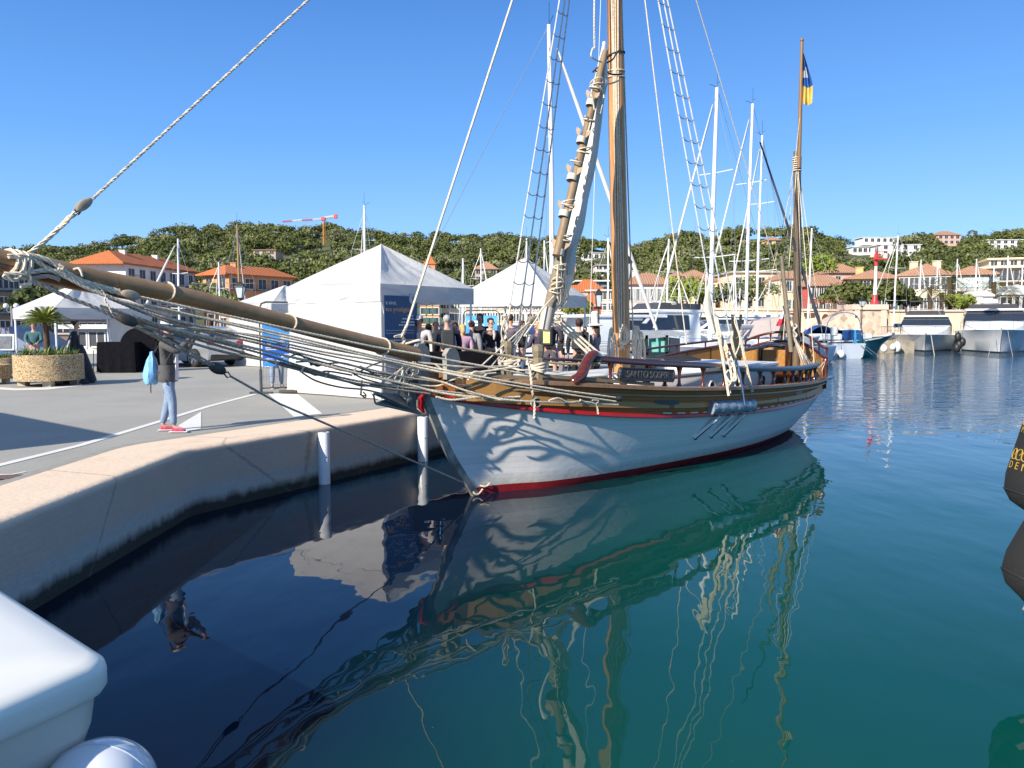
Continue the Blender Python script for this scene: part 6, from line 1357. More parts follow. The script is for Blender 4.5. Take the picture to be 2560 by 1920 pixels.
def crown_quads(c, r, kind, n, q, tint):
    """leaf clumps spread over lumps of an uneven crown: returns vertices (n*4,3) and tints (n)"""
    nl = max(5, int(15+r)); ld = rng.normal(size=(nl, 3)); ld /= np.linalg.norm(ld, axis=1)[:, None]
    if kind == 'pine': ld[:, 2] = np.abs(ld[:, 2])*.9; sc = np.array([r, r, r*.60]); lr = .36*r
    elif kind == 'cypress': sc = np.array([r*.8, r*.8, r*4.2]); lr = .45*r
    elif kind == 'bush': ld[:, 2] = np.abs(ld[:, 2]); sc = np.array([r, r, r*.8]); lr = .40*r
    else: sc = np.array([r*.9, r*.9, r*1.1]); lr = .42*r
    lc = ld*sc*rng.uniform(.45, .85, (nl, 1)); k = rng.integers(0, nl, n); d = rng.normal(size=(n, 3)); d /= np.linalg.norm(d, axis=1)[:, None]
    if kind in ('pine', 'bush'): d[:, 2] = np.where(d[:, 2] < -.35, -d[:, 2], d[:, 2])
    p = lc[k]+d*lr*rng.uniform(.75, 1.08, (n, 1))*np.array([1, 1, .75 if kind != 'cypress' else 2.2])+np.array(c)
    nr = d+rng.normal(scale=.45, size=(n, 3)); nr /= np.linalg.norm(nr, axis=1)[:, None]
    a = np.cross(nr, rng.normal(size=(n, 3))); a /= np.linalg.norm(a, axis=1)[:, None]; b = np.cross(nr, a); s = q*rng.uniform(.6, 1.25, (n, 1))
    v = np.stack([p-a*s, p-b*s*.8, p+a*s, p+b*s*.8], 1).reshape(-1, 3)
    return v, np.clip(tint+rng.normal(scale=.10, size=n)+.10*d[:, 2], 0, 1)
def quads_obj(name, V_, T_, m, parent=None):
    V_ = np.concatenate(V_); T_ = np.concatenate(T_); n = len(V_)//4; me = bpy.data.meshes.new(name); me.vertices.add(len(V_)); me.vertices.foreach_set('co', V_.astype(np.float32).ravel())
    me.loops.add(n*4); me.loops.foreach_set('vertex_index', np.arange(n*4, dtype=np.int32)); me.polygons.add(n); me.polygons.foreach_set('loop_start', np.arange(n, dtype=np.int32)*4); me.polygons.foreach_set('loop_total', np.full(n, 4, dtype=np.int32))
    me.update(calc_edges=True); at = me.attributes.new('tint', 'FLOAT', 'FACE'); at.data.foreach_set('value', T_.astype(np.float32)); me.materials.append(m); return link(bpy.data.objects.new(name, me), parent)
rnd = random.Random(4)
HH = []          # keep-clear spots in front of hill houses
for (a_, b_, c_, d_) in ((640, 700, 640, 660), (1180, 1250, 690, 722), (1405, 1450, 680, 700), (1435, 1515, 642, 652), (2110, 2300, 628, 648), (2320, 2395, 605, 625), (2450, 2545, 615, 632), (1480, 1530, 672, 700), (1275, 1325, 672, 690), (1900, 1950, 612, 630), (1828, 1890, 605, 622), (796, 826, 604, 640)): HH.append((a_, b_, c_, d_+(22 if a_ > 2000 else 10)))
Vs, Ts, Vo, To = [], [], [], []
def clear(px, pyb): return any(a-6 < px < b+6 and c-4 < pyb < d+3 for a, b, c, d in HH)
for j in range(1900):
    px = rnd.uniform(-250, 2800); t = rnd.random()**.7; Y = lerp(150, D+8, t); z = terr(px, Y); x = (px-1280)/1920*Y; r = rnd.uniform(3.4, 5.4)*(1 if t > .15 else .8)
    py = 808-(z-2.47)*1920/Y
    if clear(px, py) : continue
    v, tt = crown_quads((x, Y, z+r*rnd.uniform(.30, .62)), r, 'pine' if rnd.random() < .7 else 'bush', int(260 if Y > 200 else 330), .50 if Y > 220 else .42, rnd.uniform(.2, .8))
    if rnd.random() < .82: Vs.append(v); Ts.append(tt)
    else: Vo.append(v); To.append(tt)
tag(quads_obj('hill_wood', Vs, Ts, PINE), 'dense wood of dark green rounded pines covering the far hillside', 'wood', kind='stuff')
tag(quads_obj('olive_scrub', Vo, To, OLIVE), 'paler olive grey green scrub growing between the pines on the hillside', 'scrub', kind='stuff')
barkm = mat('pine_bark', (.10, .065, .04), .9, .3, 3); 
def tree(px, pyb, Y, r, label, kind='pine', trunk=2.0, m=None, tint=.4, nm=None, group=None, n=500, q=None, zb=None):
    b = W(px, pyb, Y); zb_ = terr(px, Y) if zb is None else zb; zb_ = min(zb_, b.z) if zb is None else zb_
    t = thing(nm or {'pine': 'pine_tree', 'cypress': 'cypress_tree', 'bush': 'rounded_bush', 'tall': 'broadleaf_tree'}[kind], label, 'tree' if kind != 'bush' else 'bush', (b.x, Y, zb_), 0, group)
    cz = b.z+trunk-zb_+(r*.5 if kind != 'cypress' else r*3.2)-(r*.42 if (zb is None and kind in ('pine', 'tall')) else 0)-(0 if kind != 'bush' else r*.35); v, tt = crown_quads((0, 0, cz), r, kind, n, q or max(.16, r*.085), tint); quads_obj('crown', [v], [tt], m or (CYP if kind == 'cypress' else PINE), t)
    mb = MB(); mb.tube([(0, 0, -.3), (.05*r, 0, cz*.5), (0, 0, cz)], [.07*r+.05, .055*r+.04, .03*r], 8)
    if kind in ('pine', 'tall'):
        for k in range(5): a = k*1.3; mb.tube([(0, 0, cz*.55), (r*.3*math.cos(a), r*.3*math.sin(a), cz*.9), (r*.6*math.cos(a), r*.6*math.sin(a), cz*1.02)], [.03*r, .02*r, .01*r], 5)
    mb.build('trunk', barkm, t, smooth=True); return t
def palm(px, pyb, pyt, Y, label, fr=2.2, base=LZ, dry=.3):
    b = W(px, pyb, Y); tp = W(px, pyt, Y); t = thing('palm_tree', label, 'palm', (b.x, Y, base)); H = tp.z-base; mb = MB(); mb.tube([(0, 0, 0), (.1, 0, H*.5), (0, 0, H)], [.28, .2, .24], 8); mb.build('trunk', barkm, t, smooth=True); mb = MB(); rr = random.Random(int(px))
    for k in range(34):
        a = k*2.4; el = lerp(1.2, -.7, k/33); d = Vector((math.cos(a)*math.cos(el), math.sin(a)*math.cos(el), math.sin(el))); s = d.cross(Vector((0, 0, 1))).normalized()
        for j in range(3, 13):
            u = j/13; c = Vector((0, 0, H))+d*fr*u+Vector((0, 0, -.45*fr*u*u))
            for sg in (-1, 1): blade(mb, c, s*sg+d*.8-Vector((0, 0, .3)), fr*.30*math.sin(math.pi*(u*.8+.15)), .035, .2, 1 if k > 26 and rr.random() < .8 else 0, 2)
    mb.build('crown', [mat('palm_green', (.05, .08, .02), .6, .3, 2, col2=(.14, .17, .05)), mat('palm_dry', (.25, .17, .06), .8, .3, 2)], t); return t
# trees one can pick out
TR = [(258, 655, 'left one of the two slim dark cypresses above the white apartment house', 'cypress', 1.6), (291, 652, 'right one of the two slim dark cypresses above the white apartment house', 'cypress', 1.6),
 (130, 640, 'bushy pine standing highest at the left end of the hill, above the stay rope', 'pine', 5.2), (472, 592, 'pine on the left summit of the hill, left of the wooden mast', 'pine', 5.0), (622, 580, 'spiky pine on the hilltop just right of the wooden mast', 'tall', 3.6), (305, 620, 'round pine on the ridge to the right above the white apartment house', 'pine', 4.6),
 (842, 590, 'pine on the ridge right beside the tower crane', 'pine', 5.2), (1300, 625, 'large dark pine on the ridge seen through the far shrouds', 'pine', 6.5), (1714, 615, 'broad umbrella pine on the ridge left of the near shrouds', 'pine', 7.2), (1835, 610, 'broad umbrella pine on the ridge between two white yacht masts', 'pine', 7.6),
 (2000, 612, 'dark broad pine on the ridge behind the mizzen mast', 'pine', 7.2), (2088, 622, 'tall narrow tree standing alone on the skyline right of the mizzen mast', 'tall', 4.6), (2296, 612, 'round pine on the skyline left of the pink villa', 'pine', 4.4), (2425, 615, 'pale feathery tree right of the pink hilltop villa', 'tall', 5.0), (2505, 605, 'neat domed pine on the skyline at the right of the picture', 'pine', 5.6), (2552, 600, 'dark cedar on the skyline at the right edge of the picture', 'tall', 4.0),
 (2312, 658, 'umbrella pine with bare forked trunks below the pink villa', 'pine', 4.6), (2236, 655, 'left slim cypress in the row below the white hillside villa', 'cypress', 1.0), (2246, 655, 'middle slim cypress in the row below the white hillside villa', 'cypress', 1.1), (2262, 655, 'right slim cypress in the row below the white hillside villa', 'cypress', .9), (2460, 668, 'pointed cypress left of the bright green tree on the right hillside', 'cypress', 1.7), (2478, 670, 'bright green cypress on the right hillside', 'cypress', 1.8)]
for px, py, lab, kd, r in TR:
    Y = hit(px, py) if kd != 'cypress' else max(200, hit(px, py)-14); tree(px, py, Y, r, lab, kd, 1.2 if kd != 'cypress' else .3, tint=.35 if kd != 'tall' else .3, n=900 if kd != 'cypress' else 500, m=BRIGHT if 'bright' in lab else None)
GRB = 'rounded bushes behind the marina'
for px, pyb, Y, r, lab, tint in ((1718, 762, 88, 3.3, 'rounded green tree behind the masts, right of the house with grey shutters', .75), (1790, 764, 92, 2.6, 'lower rounded green tree right behind the tall white mast', .6), (1872, 760, 90, 3.2, 'rounded green tree behind the pair of white masts', .7), (2045, 690, 120, 3.3, 'round clipped tree between the tiled roofs, right of the mizzen mast', .8), (2100, 764, 84, 2.6, 'dark green bush behind the left end of the stone mole', .6), (2150, 762, 82, 2.5, 'dark green bush right behind the lamp post on the mole', .45), (2222, 760, 84, 2.7, 'dark green bush behind the right end of the stone mole', .5), (2258, 768, 84, 1.9, 'small dark tree between the mole and the first motor yacht', .2), (2395, 772, 86, 1.7, 'flowering bush above the quay wall between the two motor yachts', .85), (2440, 774, 86, 1.8, 'pale olive bush above the quay wall, left of the second motor yacht flybridge', .8), (2545, 760, 88, 2.2, 'grey green tree behind the second motor yacht at the right edge', .5), (1440, 785, 90, 1.8, 'small green bush behind the second tent, near the red house', .8), (520, 762, 92, 3.0, 'olive tree between the white apartment house and the orange roofed house', .5), (545, 775, 84, 2.2, 'yellow green bush beside the iron lantern left of the large tent', .95)):
    tree(px, pyb, Y, r, lab, 'bush', 0, m=OLIVE if ('olive' in lab or 'grey green' in lab) else (BRIGHT if tint > .7 else None), tint=tint, n=1100, q=.22, zb=LZ, group=GRB)
tree(95, 800, 50, 2.2, 'dark clipped hedge in front of the shaded building at the left', 'bush', 0, tint=.1, n=900, q=.2, zb=LZ, nm='dark_hedge'); tree(120, 798, 51, 1.8, 'right end of the dark hedge behind the left tent peak', 'bush', 0, tint=.1, n=700, q=.2, zb=LZ, nm='dark_hedge')
for a in ((2190, 745, 722, 95, 'palm standing right of the red and white light tower'), (2085, 762, 722, 100, 'small palm in front of the red house'), (2372, 762, 693, 88, 'tall palm with drooping fronds before the yellow balcony house'), (2322, 775, 718, 84, 'yellowing palm in front of the white house'), (2352, 775, 732, 84, 'low dark palm right beside the yellowing palm'), (2482, 772, 705, 88, 'yellowish palm in front of the terrace building'), (2520, 765, 728, 86, 'small green palm in front of the white pavilion')): palm(*a, fr=2.1 if 'tall' in a[4] else 1.7)
# ------------------------------------------------------------------ houses
def stucco(name, c): return mat('stucco_'+name, c, .85, .05, .8, bump=.15, bscale=6)
def roofmat(name, c1, c2):
    m, N, L, P = nt('roof_'+name); pos, xyz = pos_xyz(N, L); n1 = noise_node(N, L, pos, 1.2, 5); n2 = noise_node(N, L, pos, 9, 3); c = mixc(N, L, n1, c1, c2); c = mixc(N, L, math_node(N, L, 'MULTIPLY', n2, .5), c, tuple(x*.6 for x in c1)); L.new(c, P.inputs['Base Color']); P.inputs['Roughness'].default_value = .85
    w = math_node(N, L, 'SINE', math_node(N, L, 'MULTIPLY', xyz[0], 18)); bumpn(N, L, w, .5, .05, P); return m
RO = roofmat('orange_tiles', (.46, .125, .035), (.62, .20, .065)); RB = roofmat('brown_tiles', (.36, .18, .105), (.52, .30, .19)); RFL = mat('flat_roof', (.45, .42, .37), .9)
paneM = mat('window_pane_dark', (.03, .035, .045), .45, .3, 1.5, spec=.6); frW = mat('window_frame_white', (.62, .61, .58), .5); shG = mat('shutter_grey', (.40, .42, .43), .6); shGr = mat('shutter_green', (.03, .10, .08), .6); shP = mat('shutter_pale', (.45, .55, .53), .6); shN = None
def house(name, label, P0, P1, dep, zb, ze, rh, wm, rm, rows=2, cols=4, sh=None, roof='hip', over=.5, sidecols=2, chim=0, balc=False, ww=.9, wh=1.4, group=None, skip=(), cat='house'):
    A = Vector(P0); B = Vector(P1); d = (B-A).normalized(); n = Vector((d.y, -d.x)); n = n if n.y < 0 else -n; Lw = (B-A).length; back = -n*dep
    t = thing(name, label, cat, ((A.x+B.x)/2, (A.y+B.y)/2, zb), 0, group); c = [A, B, B+back, A+back]; H = ze
    mb = MB(); mb.prism([tuple(p) for p in c] if (B-A).x*back.y-(B-A).y*back.x > 0 else [tuple(p) for p in c[::-1]], zb-1.0, H)
    mb.build('walls', wm, t, world=True)
    cen = (c[0]+c[2])/2; ex_ = [cen+(p-cen)*(1+over/max(1, (p-cen).length)*1.2) for p in c]; mb = MB()
    if roof == 'flat': mb.prism([tuple(p) for p in ex_] if (B-A).x*back.y-(B-A).y*back.x > 0 else [tuple(p) for p in ex_[::-1]], H, H+.25)
    else:
        e = [Vector((p.x, p.y, H)) for p in ex_]; a_, b_, c__, d_ = e; ins = min(Lw, dep)*.5 if roof == 'hip' else 0
        if Lw >= dep: r0 = (a_+d_)/2+Vector((d.x, d.y, 0))*ins*.9; r1 = (b_+c__)/2-Vector((d.x, d.y, 0))*ins*.9
        else: bk = Vector((back.x, back.y, 0)).normalized(); r0 = (a_+b_)/2+bk*ins*.9; r1 = (c__+d_)/2-bk*ins*.9
        r0 = Vector((r0.x, r0.y, H+rh)); r1 = Vector((r1.x, r1.y, H+rh)); e2 = [v+Vector((0, 0, -.18)) for v in e]; vs = e+e2+[r0, r1]
        if Lw >= dep: fs = [(0, 1, 9, 8), (1, 2, 9), (2, 3, 8, 9), (3, 0, 8)]
        else: fs = [(0, 1, 8), (1, 2, 9, 8), (2, 3, 9), (3, 0, 8, 9)]
        mb.add(vs, fs+[(4, 5, 1, 0), (5, 6, 2, 1), (6, 7, 3, 2), (7, 4, 0, 3), (7, 6, 5, 4)])
    ro = mb.build('roof', rm, t, world=True)
    for k in range(chim):
        p = A.lerp(B, (.25, .7, .5)[k])+back*.45; mb = MB(); mb.box((p.x, p.y, H+rh*.75), (.8, .6, 1.3)); mb.box((p.x, p.y, H+rh*.75+.68), (.95, .75, .1)); mb.build('chimney', wm, ro, world=True)
    fh = (H-zb)/rows
    def wall_w(P, Q, nn, nc, side):
        dd = (Q-P).normalized(); LL = (Q-P).length; d3 = Vector((dd.x, dd.y, 0)); n3 = Vector((nn.x, nn.y, 0)); up = Vector((0, 0, 1))
        for r_ in range(rows):
            for k in range(nc):
                if (side, r_, k) in skip: continue
                u = (k+.5)/nc*LL; z = zb+fh*r_+fh*.55; cc = Vector((P.x, P.y, 0))+d3*u+up*z; mb = MB(); w2, h2 = ww/2, min(wh, fh*.6)/2
                def rect(x0, x1, y0, y1, o, th, mi): b0 = len(mb.f); mb.slab([cc+d3*x0+up*y0+n3*o, cc+d3*x1+up*y0+n3*o, cc+d3*x1+up*y1+n3*o, cc+d3*x0+up*y1+n3*o], th, n3, mi)
                rect(-w2, w2, -h2, h2, .01, .02, 0); rect(-w2-.08, -w2, -h2-.08, h2+.08, .005, .06, 1); rect(w2, w2+.08, -h2-.08, h2+.08, .005, .06, 1); rect(-w2, w2, h2, h2+.08, .005, .06, 1); rect(-w2-.12, w2+.12, -h2-.18, -h2-.082, .005, .12, 1); rect(-.03, .03, -h2, h2, .032, .02, 1)
                if sh: rect(-w2*2-.1, -w2-.10, -h2, h2, .01, .05, 2); rect(w2+.10, w2*2+.1, -h2, h2, .01, .05, 2)
                mb.build('window', [paneM, frW, sh or frW], t, world=True)
                if balc and r_ > 0 and k % 2 == 0:
                    mb = MB(); q0 = cc+d3*-w2*2.4-up*(h2+.35); mb.slab([q0, q0+d3*w2*4.8, q0+d3*w2*4.8+n3*.9, q0+n3*.9], .14, up)
                    for i in range(9): s_ = q0+d3*w2*4.8*i/8+n3*.86; mb.tube([s_, s_+up*1.0], .02, 4)
                    mb.tube([q0+n3*.86+up, q0+n3*.86+up+d3*w2*4.8], .03, 4); mb.build('balcony', mat('balcony_rail', (.14, .14, .15), .6), t, world=True)
    if cols: wall_w(A, B, n, cols, 'f')
    if sidecols:
        for (P, Q, nn, s_) in ((B, B+back, (B-A).normalized(), 'r'), (A+back, A, -(B-A).normalized(), 'l')):
            m_ = (P+Q)/2
            if nn.dot(Vector((-m_.x, -m_.y))) > 0: wall_w(P, Q, nn, sidecols, s_)
    return t
def X(px, Y): return ((px-1280)/1920*Y, Y)
def ZP_(py, Y): return W(1280, py, Y).z
sW = stucco('white', (.62, .59, .52)); sC = stucco('cream', (.72, .60, .42)); sY = stucco('yellow', (.72, .48, .22)); sP = stucco('pink', (.62, .38, .30)); sR = stucco('red', (.50, .10, .08)); sO = stucco('orange', (.60, .28, .13)); sB = stucco('beige', (.50, .38, .29)); sG = stucco('grey', (.27, .24, .21)); sPW = stucco('pinkwhite', (.70, .60, .56)); sWH = stucco('bright', (.72, .71, .68))
# left: big white apartment house with the orange roof, seen on its corner
house('apartment_house', 'long white apartment house with a low orange tiled roof behind the bowsprit', X(322, 104), X(492, 122), 7, LZ, ZP_(663, 108), 1.9, sWH, RO, 3, 7, None, 'hip', 1.2, 1, 2, True, 1.3, 1.5, skip={('l', 0, 0), ('l', 1, 0), ('l', 2, 0)}, cat='building')
house('terraced_house', 'orange brown house with an orange hip roof between the lantern and the large tent', X(578, 112), X(735, 122), 6, LZ, ZP_(686, 114), 1.5, sO, RO, 3, 5, None, 'hip', .9, 2, 1, True, 1.4, 1.4, cat='house')
house('shaded_apartment_block', 'shaded grey beige apartment block with dark balconies at the left edge', X(-220, 62), X(150, 70), 12, LZ, ZP_(668, 64), .6, sG, RO, 3, 9, None, 'flat', .5, 0, 0, True, 1.5, 1.6, cat='building')
house('tiled_parapet_house', 'red tiled roof top poking above the bowsprit tip at the left edge', X(-160, 80), X(58, 80), 8, LZ, ZP_(640, 80), 1.0, sB, RB, 4, 0, None, 'hip', .5, 0, cat='house')
house('harbour_office', 'low reddish building with a long dark window band behind the left tent', X(140, 58), X(340, 60), 8, LZ, ZP_(786, 58), .3, stucco('dusty', (.30, .20, .16)), RFL, 1, 5, None, 'flat', .8, 0, 0, False, 1.0, .7, cat='building')
house('kiosk', 'white harbour kiosk with a flat overhanging roof and wide glazing, left', X(176, 44), X(268, 44), 3, LZ-.1, ZP_(822, 44), .2, sWH, frW, 1, 2, None, 'flat', .5, 0, 0, False, .85, 1.2, cat='kiosk')
# right: the row of old harbour houses
house('harbour_house', 'pinkish white house with grey shutters and brown roof right of the main mast', X(1566, 108), X(1672, 108), 5.8, LZ, ZP_(708, 108), 1.6, sPW, RB, 2, 6, shG, 'hip', .6, 2, 1, False, .75, 1.6)
house('harbour_house', 'beige low wing of the shuttered house, right of it behind the masts', X(1674, 107), X(1722, 107), 9, LZ, ZP_(708, 108), 1.6, sB, RB, 2, 2, None, 'hip', .6, 0)
house('harbour_house', 'cream house with a wide flat gable behind the near shrouds', X(1692, 128), X(1790, 128), 10, LZ, ZP_(700, 128), 1.9, sC, RB, 3, 3, None, 'hip', .4, 0)
house('harbour_house', 'long cream house with grey windows behind the white yacht masts', X(1828, 122), X(2000, 122), 12, LZ, ZP_(682, 122), .7, sC, RFL, 3, 6, None, 'flat', .5, 0)
house('harbour_house', 'narrow yellow house with pale shutters just right of the mizzen mast', X(1958, 112), X(2022, 112), 9, LZ, ZP_(694, 112), 1.2, sC, RB, 3, 3, shP, 'hip', .4, 0)
house('harbour_house', 'red painted house with white window frames and a brown roof', X(2022, 104), X(2110, 104), 4.5, LZ, ZP_(712, 104), 1.5, sR, RB, 3, 5, frW, 'hip', .5, 0, 0, False, .6, 1.4)
house('harbour_house', 'small brown roofed house above and behind the red house', X(2070, 138), X(2145, 138), 8, 2, ZP_(680, 138), 1.6, sP, RB, 3, 2, None, 'hip', .6, 0)
house('harbour_house', 'orange yellow house with dark green shutters behind the light tower', X(2116, 106), X(2236, 104), 6, LZ, ZP_(694, 105), 1.2, sY, RB, 3, 4, shGr, 'hip', .7, 0, 1, False, .8, 1.5)
house('harbour_house', 'large cream white house with red roof behind the first motor yacht', X(2240, 100), X(2370, 97), 6, LZ, ZP_(686, 99), 1.5, sC, RB, 3, 5, None, 'hip', .4, 0, 2, False, 1.0, 1.5)
house('harbour_house', 'yellow balcony house with pale green shutters behind the tall palm', X(2371, 99), X(2475, 97), 5, LZ, ZP_(684, 98), 1.1, sY, RB, 3, 4, shP, 'hip', .7, 0, 0, True, 1.1, 1.8)
house('terrace_building', 'large stepped yellow apartment building with terraces at the right edge', X(2440, 122), X(2610, 118), 12, LZ, ZP_(670, 120), .3, sY, sC, 4, 6, None, 'flat', .8, 0, 0, True, 1.4, 1.7, cat='building')
house('terrace_penthouse', 'set back top storey with white awning on the stepped yellow building', X(2462, 126), X(2560, 124), 8, ZP_(669, 126), ZP_(650, 126), .2, sC, sC, 1, 4, None, 'flat', .6, 0, cat='building')
house('white_pavilion', 'white glazed pavilion with a shallow roof above the second motor yacht', X(2500, 86), X(2590, 85), 6, LZ, ZP_(733, 86), 1.0, sWH, frW, 2, 5, None, 'hip', .3, 0, 0, False, 1.1, 1.3, cat='pavilion')
house('white_pavilion', 'small white gabled kiosk left of the glazed pavilion', X(2448, 84), X(2476, 84), 4, LZ, ZP_(737, 84), .5, sWH, frW, 2, 1, None, 'hip', .2, 0, 0, False, .9, 1.2, cat='pavilion')
house('harbour_house', 'small red house with one white shuttered window right of the second tent', X(1462, 92), X(1502, 92), 7, LZ, ZP_(764, 92), 1.6, sR, RO, 1, 1, frW, 'hip', .3, 0)
house('harbour_house', 'cream modern house above the small red house', X(1468, 112), X(1545, 110), 8, LZ, ZP_(728, 111), .4, sC, RFL, 4, 4, None, 'flat', .5, 0, 0, False, 1.1, 1.1)
house('harbour_house', 'orange roofed low house behind the furled sail', X(1415, 118), X(1450, 118), 2, LZ, ZP_(728, 118), 1.0, sO, RO, 3, 2, None, 'hip', .6, 0)
house('harbour_house', 'brown tiled roof between the tent and the cream modern house', X(1440, 128), X(1500, 128), 4, LZ, ZP_(724, 128), 1.8, sB, RO, 3, 0, None, 'hip', .6, 0)
house('glass_house', 'dark glass fronted house with a thin white roof on the slope', X(1443, 150), X(1515, 150), 8, 3, ZP_(704, 150), .3, mat('slate_wall', (.08, .10, .12), .4), sWH, 2, 4, None, 'flat', .8, 0, 0, False, 2.0, 1.6)
for nm, lab, x0, x1, yb, ye, wm, rm, rw, cl, rf, rh in (
 ('hill_villa', 'beige villa half hidden in pines above the orange roofed house', 640, 695, 652, 626, sB, RB, 2, 3, 'flat', .3), ('hill_villa', 'small cream villa in the wood right of the beige one', 762, 778, 656, 640, sC, RB, 1, 1, 'hip', 1.2), ('hill_villa', 'low tiled villa right below the crane', 835, 858, 657, 650, sB, RB, 1, 2, 'hip', 1.5), ('hill_villa', 'pale rooftop on the ridge behind the lone white mast', 926, 944, 612, 602, sW, RFL, 1, 1, 'flat', .3), ('hill_villa', 'reddish roof among pines on the left hilltop', 708, 728, 590, 584, sO, RO, 1, 1, 'hip', .8),
 ('hill_villa', 'beige house with balconies on the slope right of the large tent peak', 1188, 1243, 706, 672, sB, RB, 2, 3, 'hip', 1.6), ('hill_villa', 'small pink house with brown roof above the second tent', 1288, 1318, 684, 660, sP, RB, 2, 2, 'hip', 1.3), ('hill_villa', 'pink villa with an arched loggia on the slope right of the furled sail', 1412, 1438, 690, 662, sP, RFL, 2, 1, 'flat', .3), ('hill_villa', 'white villa on the slope above the pink one', 1415, 1445, 636, 620, sWH, RFL, 2, 3, 'flat', .3), ('hill_villa', 'long white villa with arches left of the main mast', 1455, 1510, 652, 632, sWH, RFL, 1, 4, 'flat', .4), ('hill_villa', 'pale concrete house between the main mast and the white diagonal mast stay', 1488, 1522, 700, 664, sPW, RFL, 3, 2, 'flat', .4),
 ('hill_villa', 'sandy villa under the pine between the two yacht masts', 1838, 1880, 620, 606, sP, RB, 1, 3, 'hip', .8), ('hill_villa', 'ochre turreted villa behind the masts left of the mizzen', 1908, 1946, 622, 600, sY, RB, 2, 2, 'hip', 1.0), ('hill_villa', 'long white modern villa high on the right hill', 2148, 2285, 608, 594, sWH, sWH, 1, 9, 'flat', .5), ('hill_villa', 'white block villa below the long modern one', 2192, 2290, 640, 612, sWH, sWH, 2, 4, 'flat', .4), ('hill_villa', 'white villa with columns at the left end of the white group', 2122, 2186, 634, 618, sWH, sWH, 1, 5, 'flat', .4),
 ('hill_villa', 'pink villa with a flat brown roof on the right skyline', 2332, 2388, 612, 587, sP, RB, 2, 4, 'hip', 1.4), ('hill_villa', 'white modern villa with terraces near the right edge of the hill', 2458, 2542, 622, 600, sWH, sWH, 2, 5, 'flat', .4)):
    Y = max(180, hit((x0+x1)/2, yb)-6); zb = ZP_(yb, Y); ze = ZP_(ye, Y); house(nm, lab, X(x0, Y), X(x1, Y), 9, zb, ze, rh*1.6, wm, rm, rw, cl, None, rf, .6, 0, 0, False, 1.5, 1.8, group='villas on the hillside')
house('harbour_house', 'orange house wall seen under the right edge of the large tent', X(1052, 96), X(1098, 96), 6, LZ, ZP_(742, 96), .5, sO, RB, 4, 3, shGr, 'flat', .3, 0, 0, False, .7, 1.3)
house('harbour_house', 'cream row of houses seen low between the two tents', X(1100, 99), X(1262, 99), 7, LZ, ZP_(748, 99), .8, sC, RB, 3, 8, shP, 'hip', .5, 0, 0, False, .7, 1.3)
house('harbour_house', 'pink row of houses seen low under the second tent', X(1266, 99), X(1412, 99), 7, LZ, ZP_(752, 99), .8, sPW, RB, 3, 7, shG, 'hip', .5, 0, 0, False, .7, 1.3)
# little church-like tower with a red cap
Y = 150; t = thing('bell_tower', 'small orange tower with a pointed red roof above the right slope of the large tent', 'tower', (*X(1077, Y), 2)); w_ = 1.05; z1 = ZP_(662, Y)-2; mb = MB(); mb.box((0, 0, z1/2), (w_*2, w_*2, z1)); mb.build('shaft', sO, t); mb = MB(); mb.box((0, 0, z1+.1), (w_*2.4, w_*2.4, .2)); mb.lathe([(w_*1.6, z1+.2), (w_*.8, z1+1.0), (.05, z1+2.1)], n=4, M=Matrix.Rotation(math.pi/4, 3, 'Z')); mb.build('cap_roof', RO, t); mb = MB(); mb.slab([(-.35, -w_-.01, z1-1.6), (.35, -w_-.01, z1-1.6), (.35, -w_-.01, z1-.6), (0, -w_-.01, z1-.3), (-.35, -w_-.01, z1-.6)], .03, (0, -1, 0)); mb.build('opening', paneM, t)
# crane
Y = 300; t = thing('tower_crane', 'tower crane with orange mast and red and white jib standing on the hill', 'crane', (*X(811, Y), ZP_(612, Y))); b = rootmat(t).translation; cy = mat('crane_orange', (.62, .27, .05), .5); cr_ = mat('crane_red', (.62, .09, .06), .5); cw = mat('crane_white', (.75, .72, .72), .5)
def lattice(mb, p, q, w, n, r):
    p, q = Vector(p), Vector(q); d = (q-p).normalized(); e1 = d.orthogonal().normalized(); e2 = d.cross(e1); C4 = [e1*w+e2*w, e1*w-e2*w, -e1*w-e2*w, -e1*w+e2*w]
    for c in C4: mb.tube([p+c, q+c], r, 4)
    for i in range(n):
        a = p.lerp(q, i/n); b_ = p.lerp(q, (i+1)/n)
        for k in range(4): mb.tube([a+C4[k], b_+C4[(k+1) % 4]], r*.7, 3)
def LC(px, py): return W(px, py, Y)-b
mb = MB(); lattice(mb, LC(811, 612), LC(810, 549), .36, 14, .08); mb.build('mast', cy, t); mb = MB(); mb.box(LC(808, 547), (1.5, 1.4, 1.2)); mb.build('cab', cr_, t)
for k, (x0, x1) in enumerate(((706, 730), (730, 755), (755, 782), (782, 806))): mb = MB(); f = lambda x: LC(x, 554-(x-706)*.065); lattice(mb, f(x0), f(x1), .22, 7, .06); mb.build('jib', cr_ if k % 2 == 0 else cw, t)
mb = MB(); lattice(mb, LC(808, 546), LC(838, 541), .32, 5, .10); mb.build('counter_jib', cw, t); mb = MB(); mb.box(LC(839, 541), (1.2, 1.2, 1.5)); mb.build('counterweight', cr_, t)
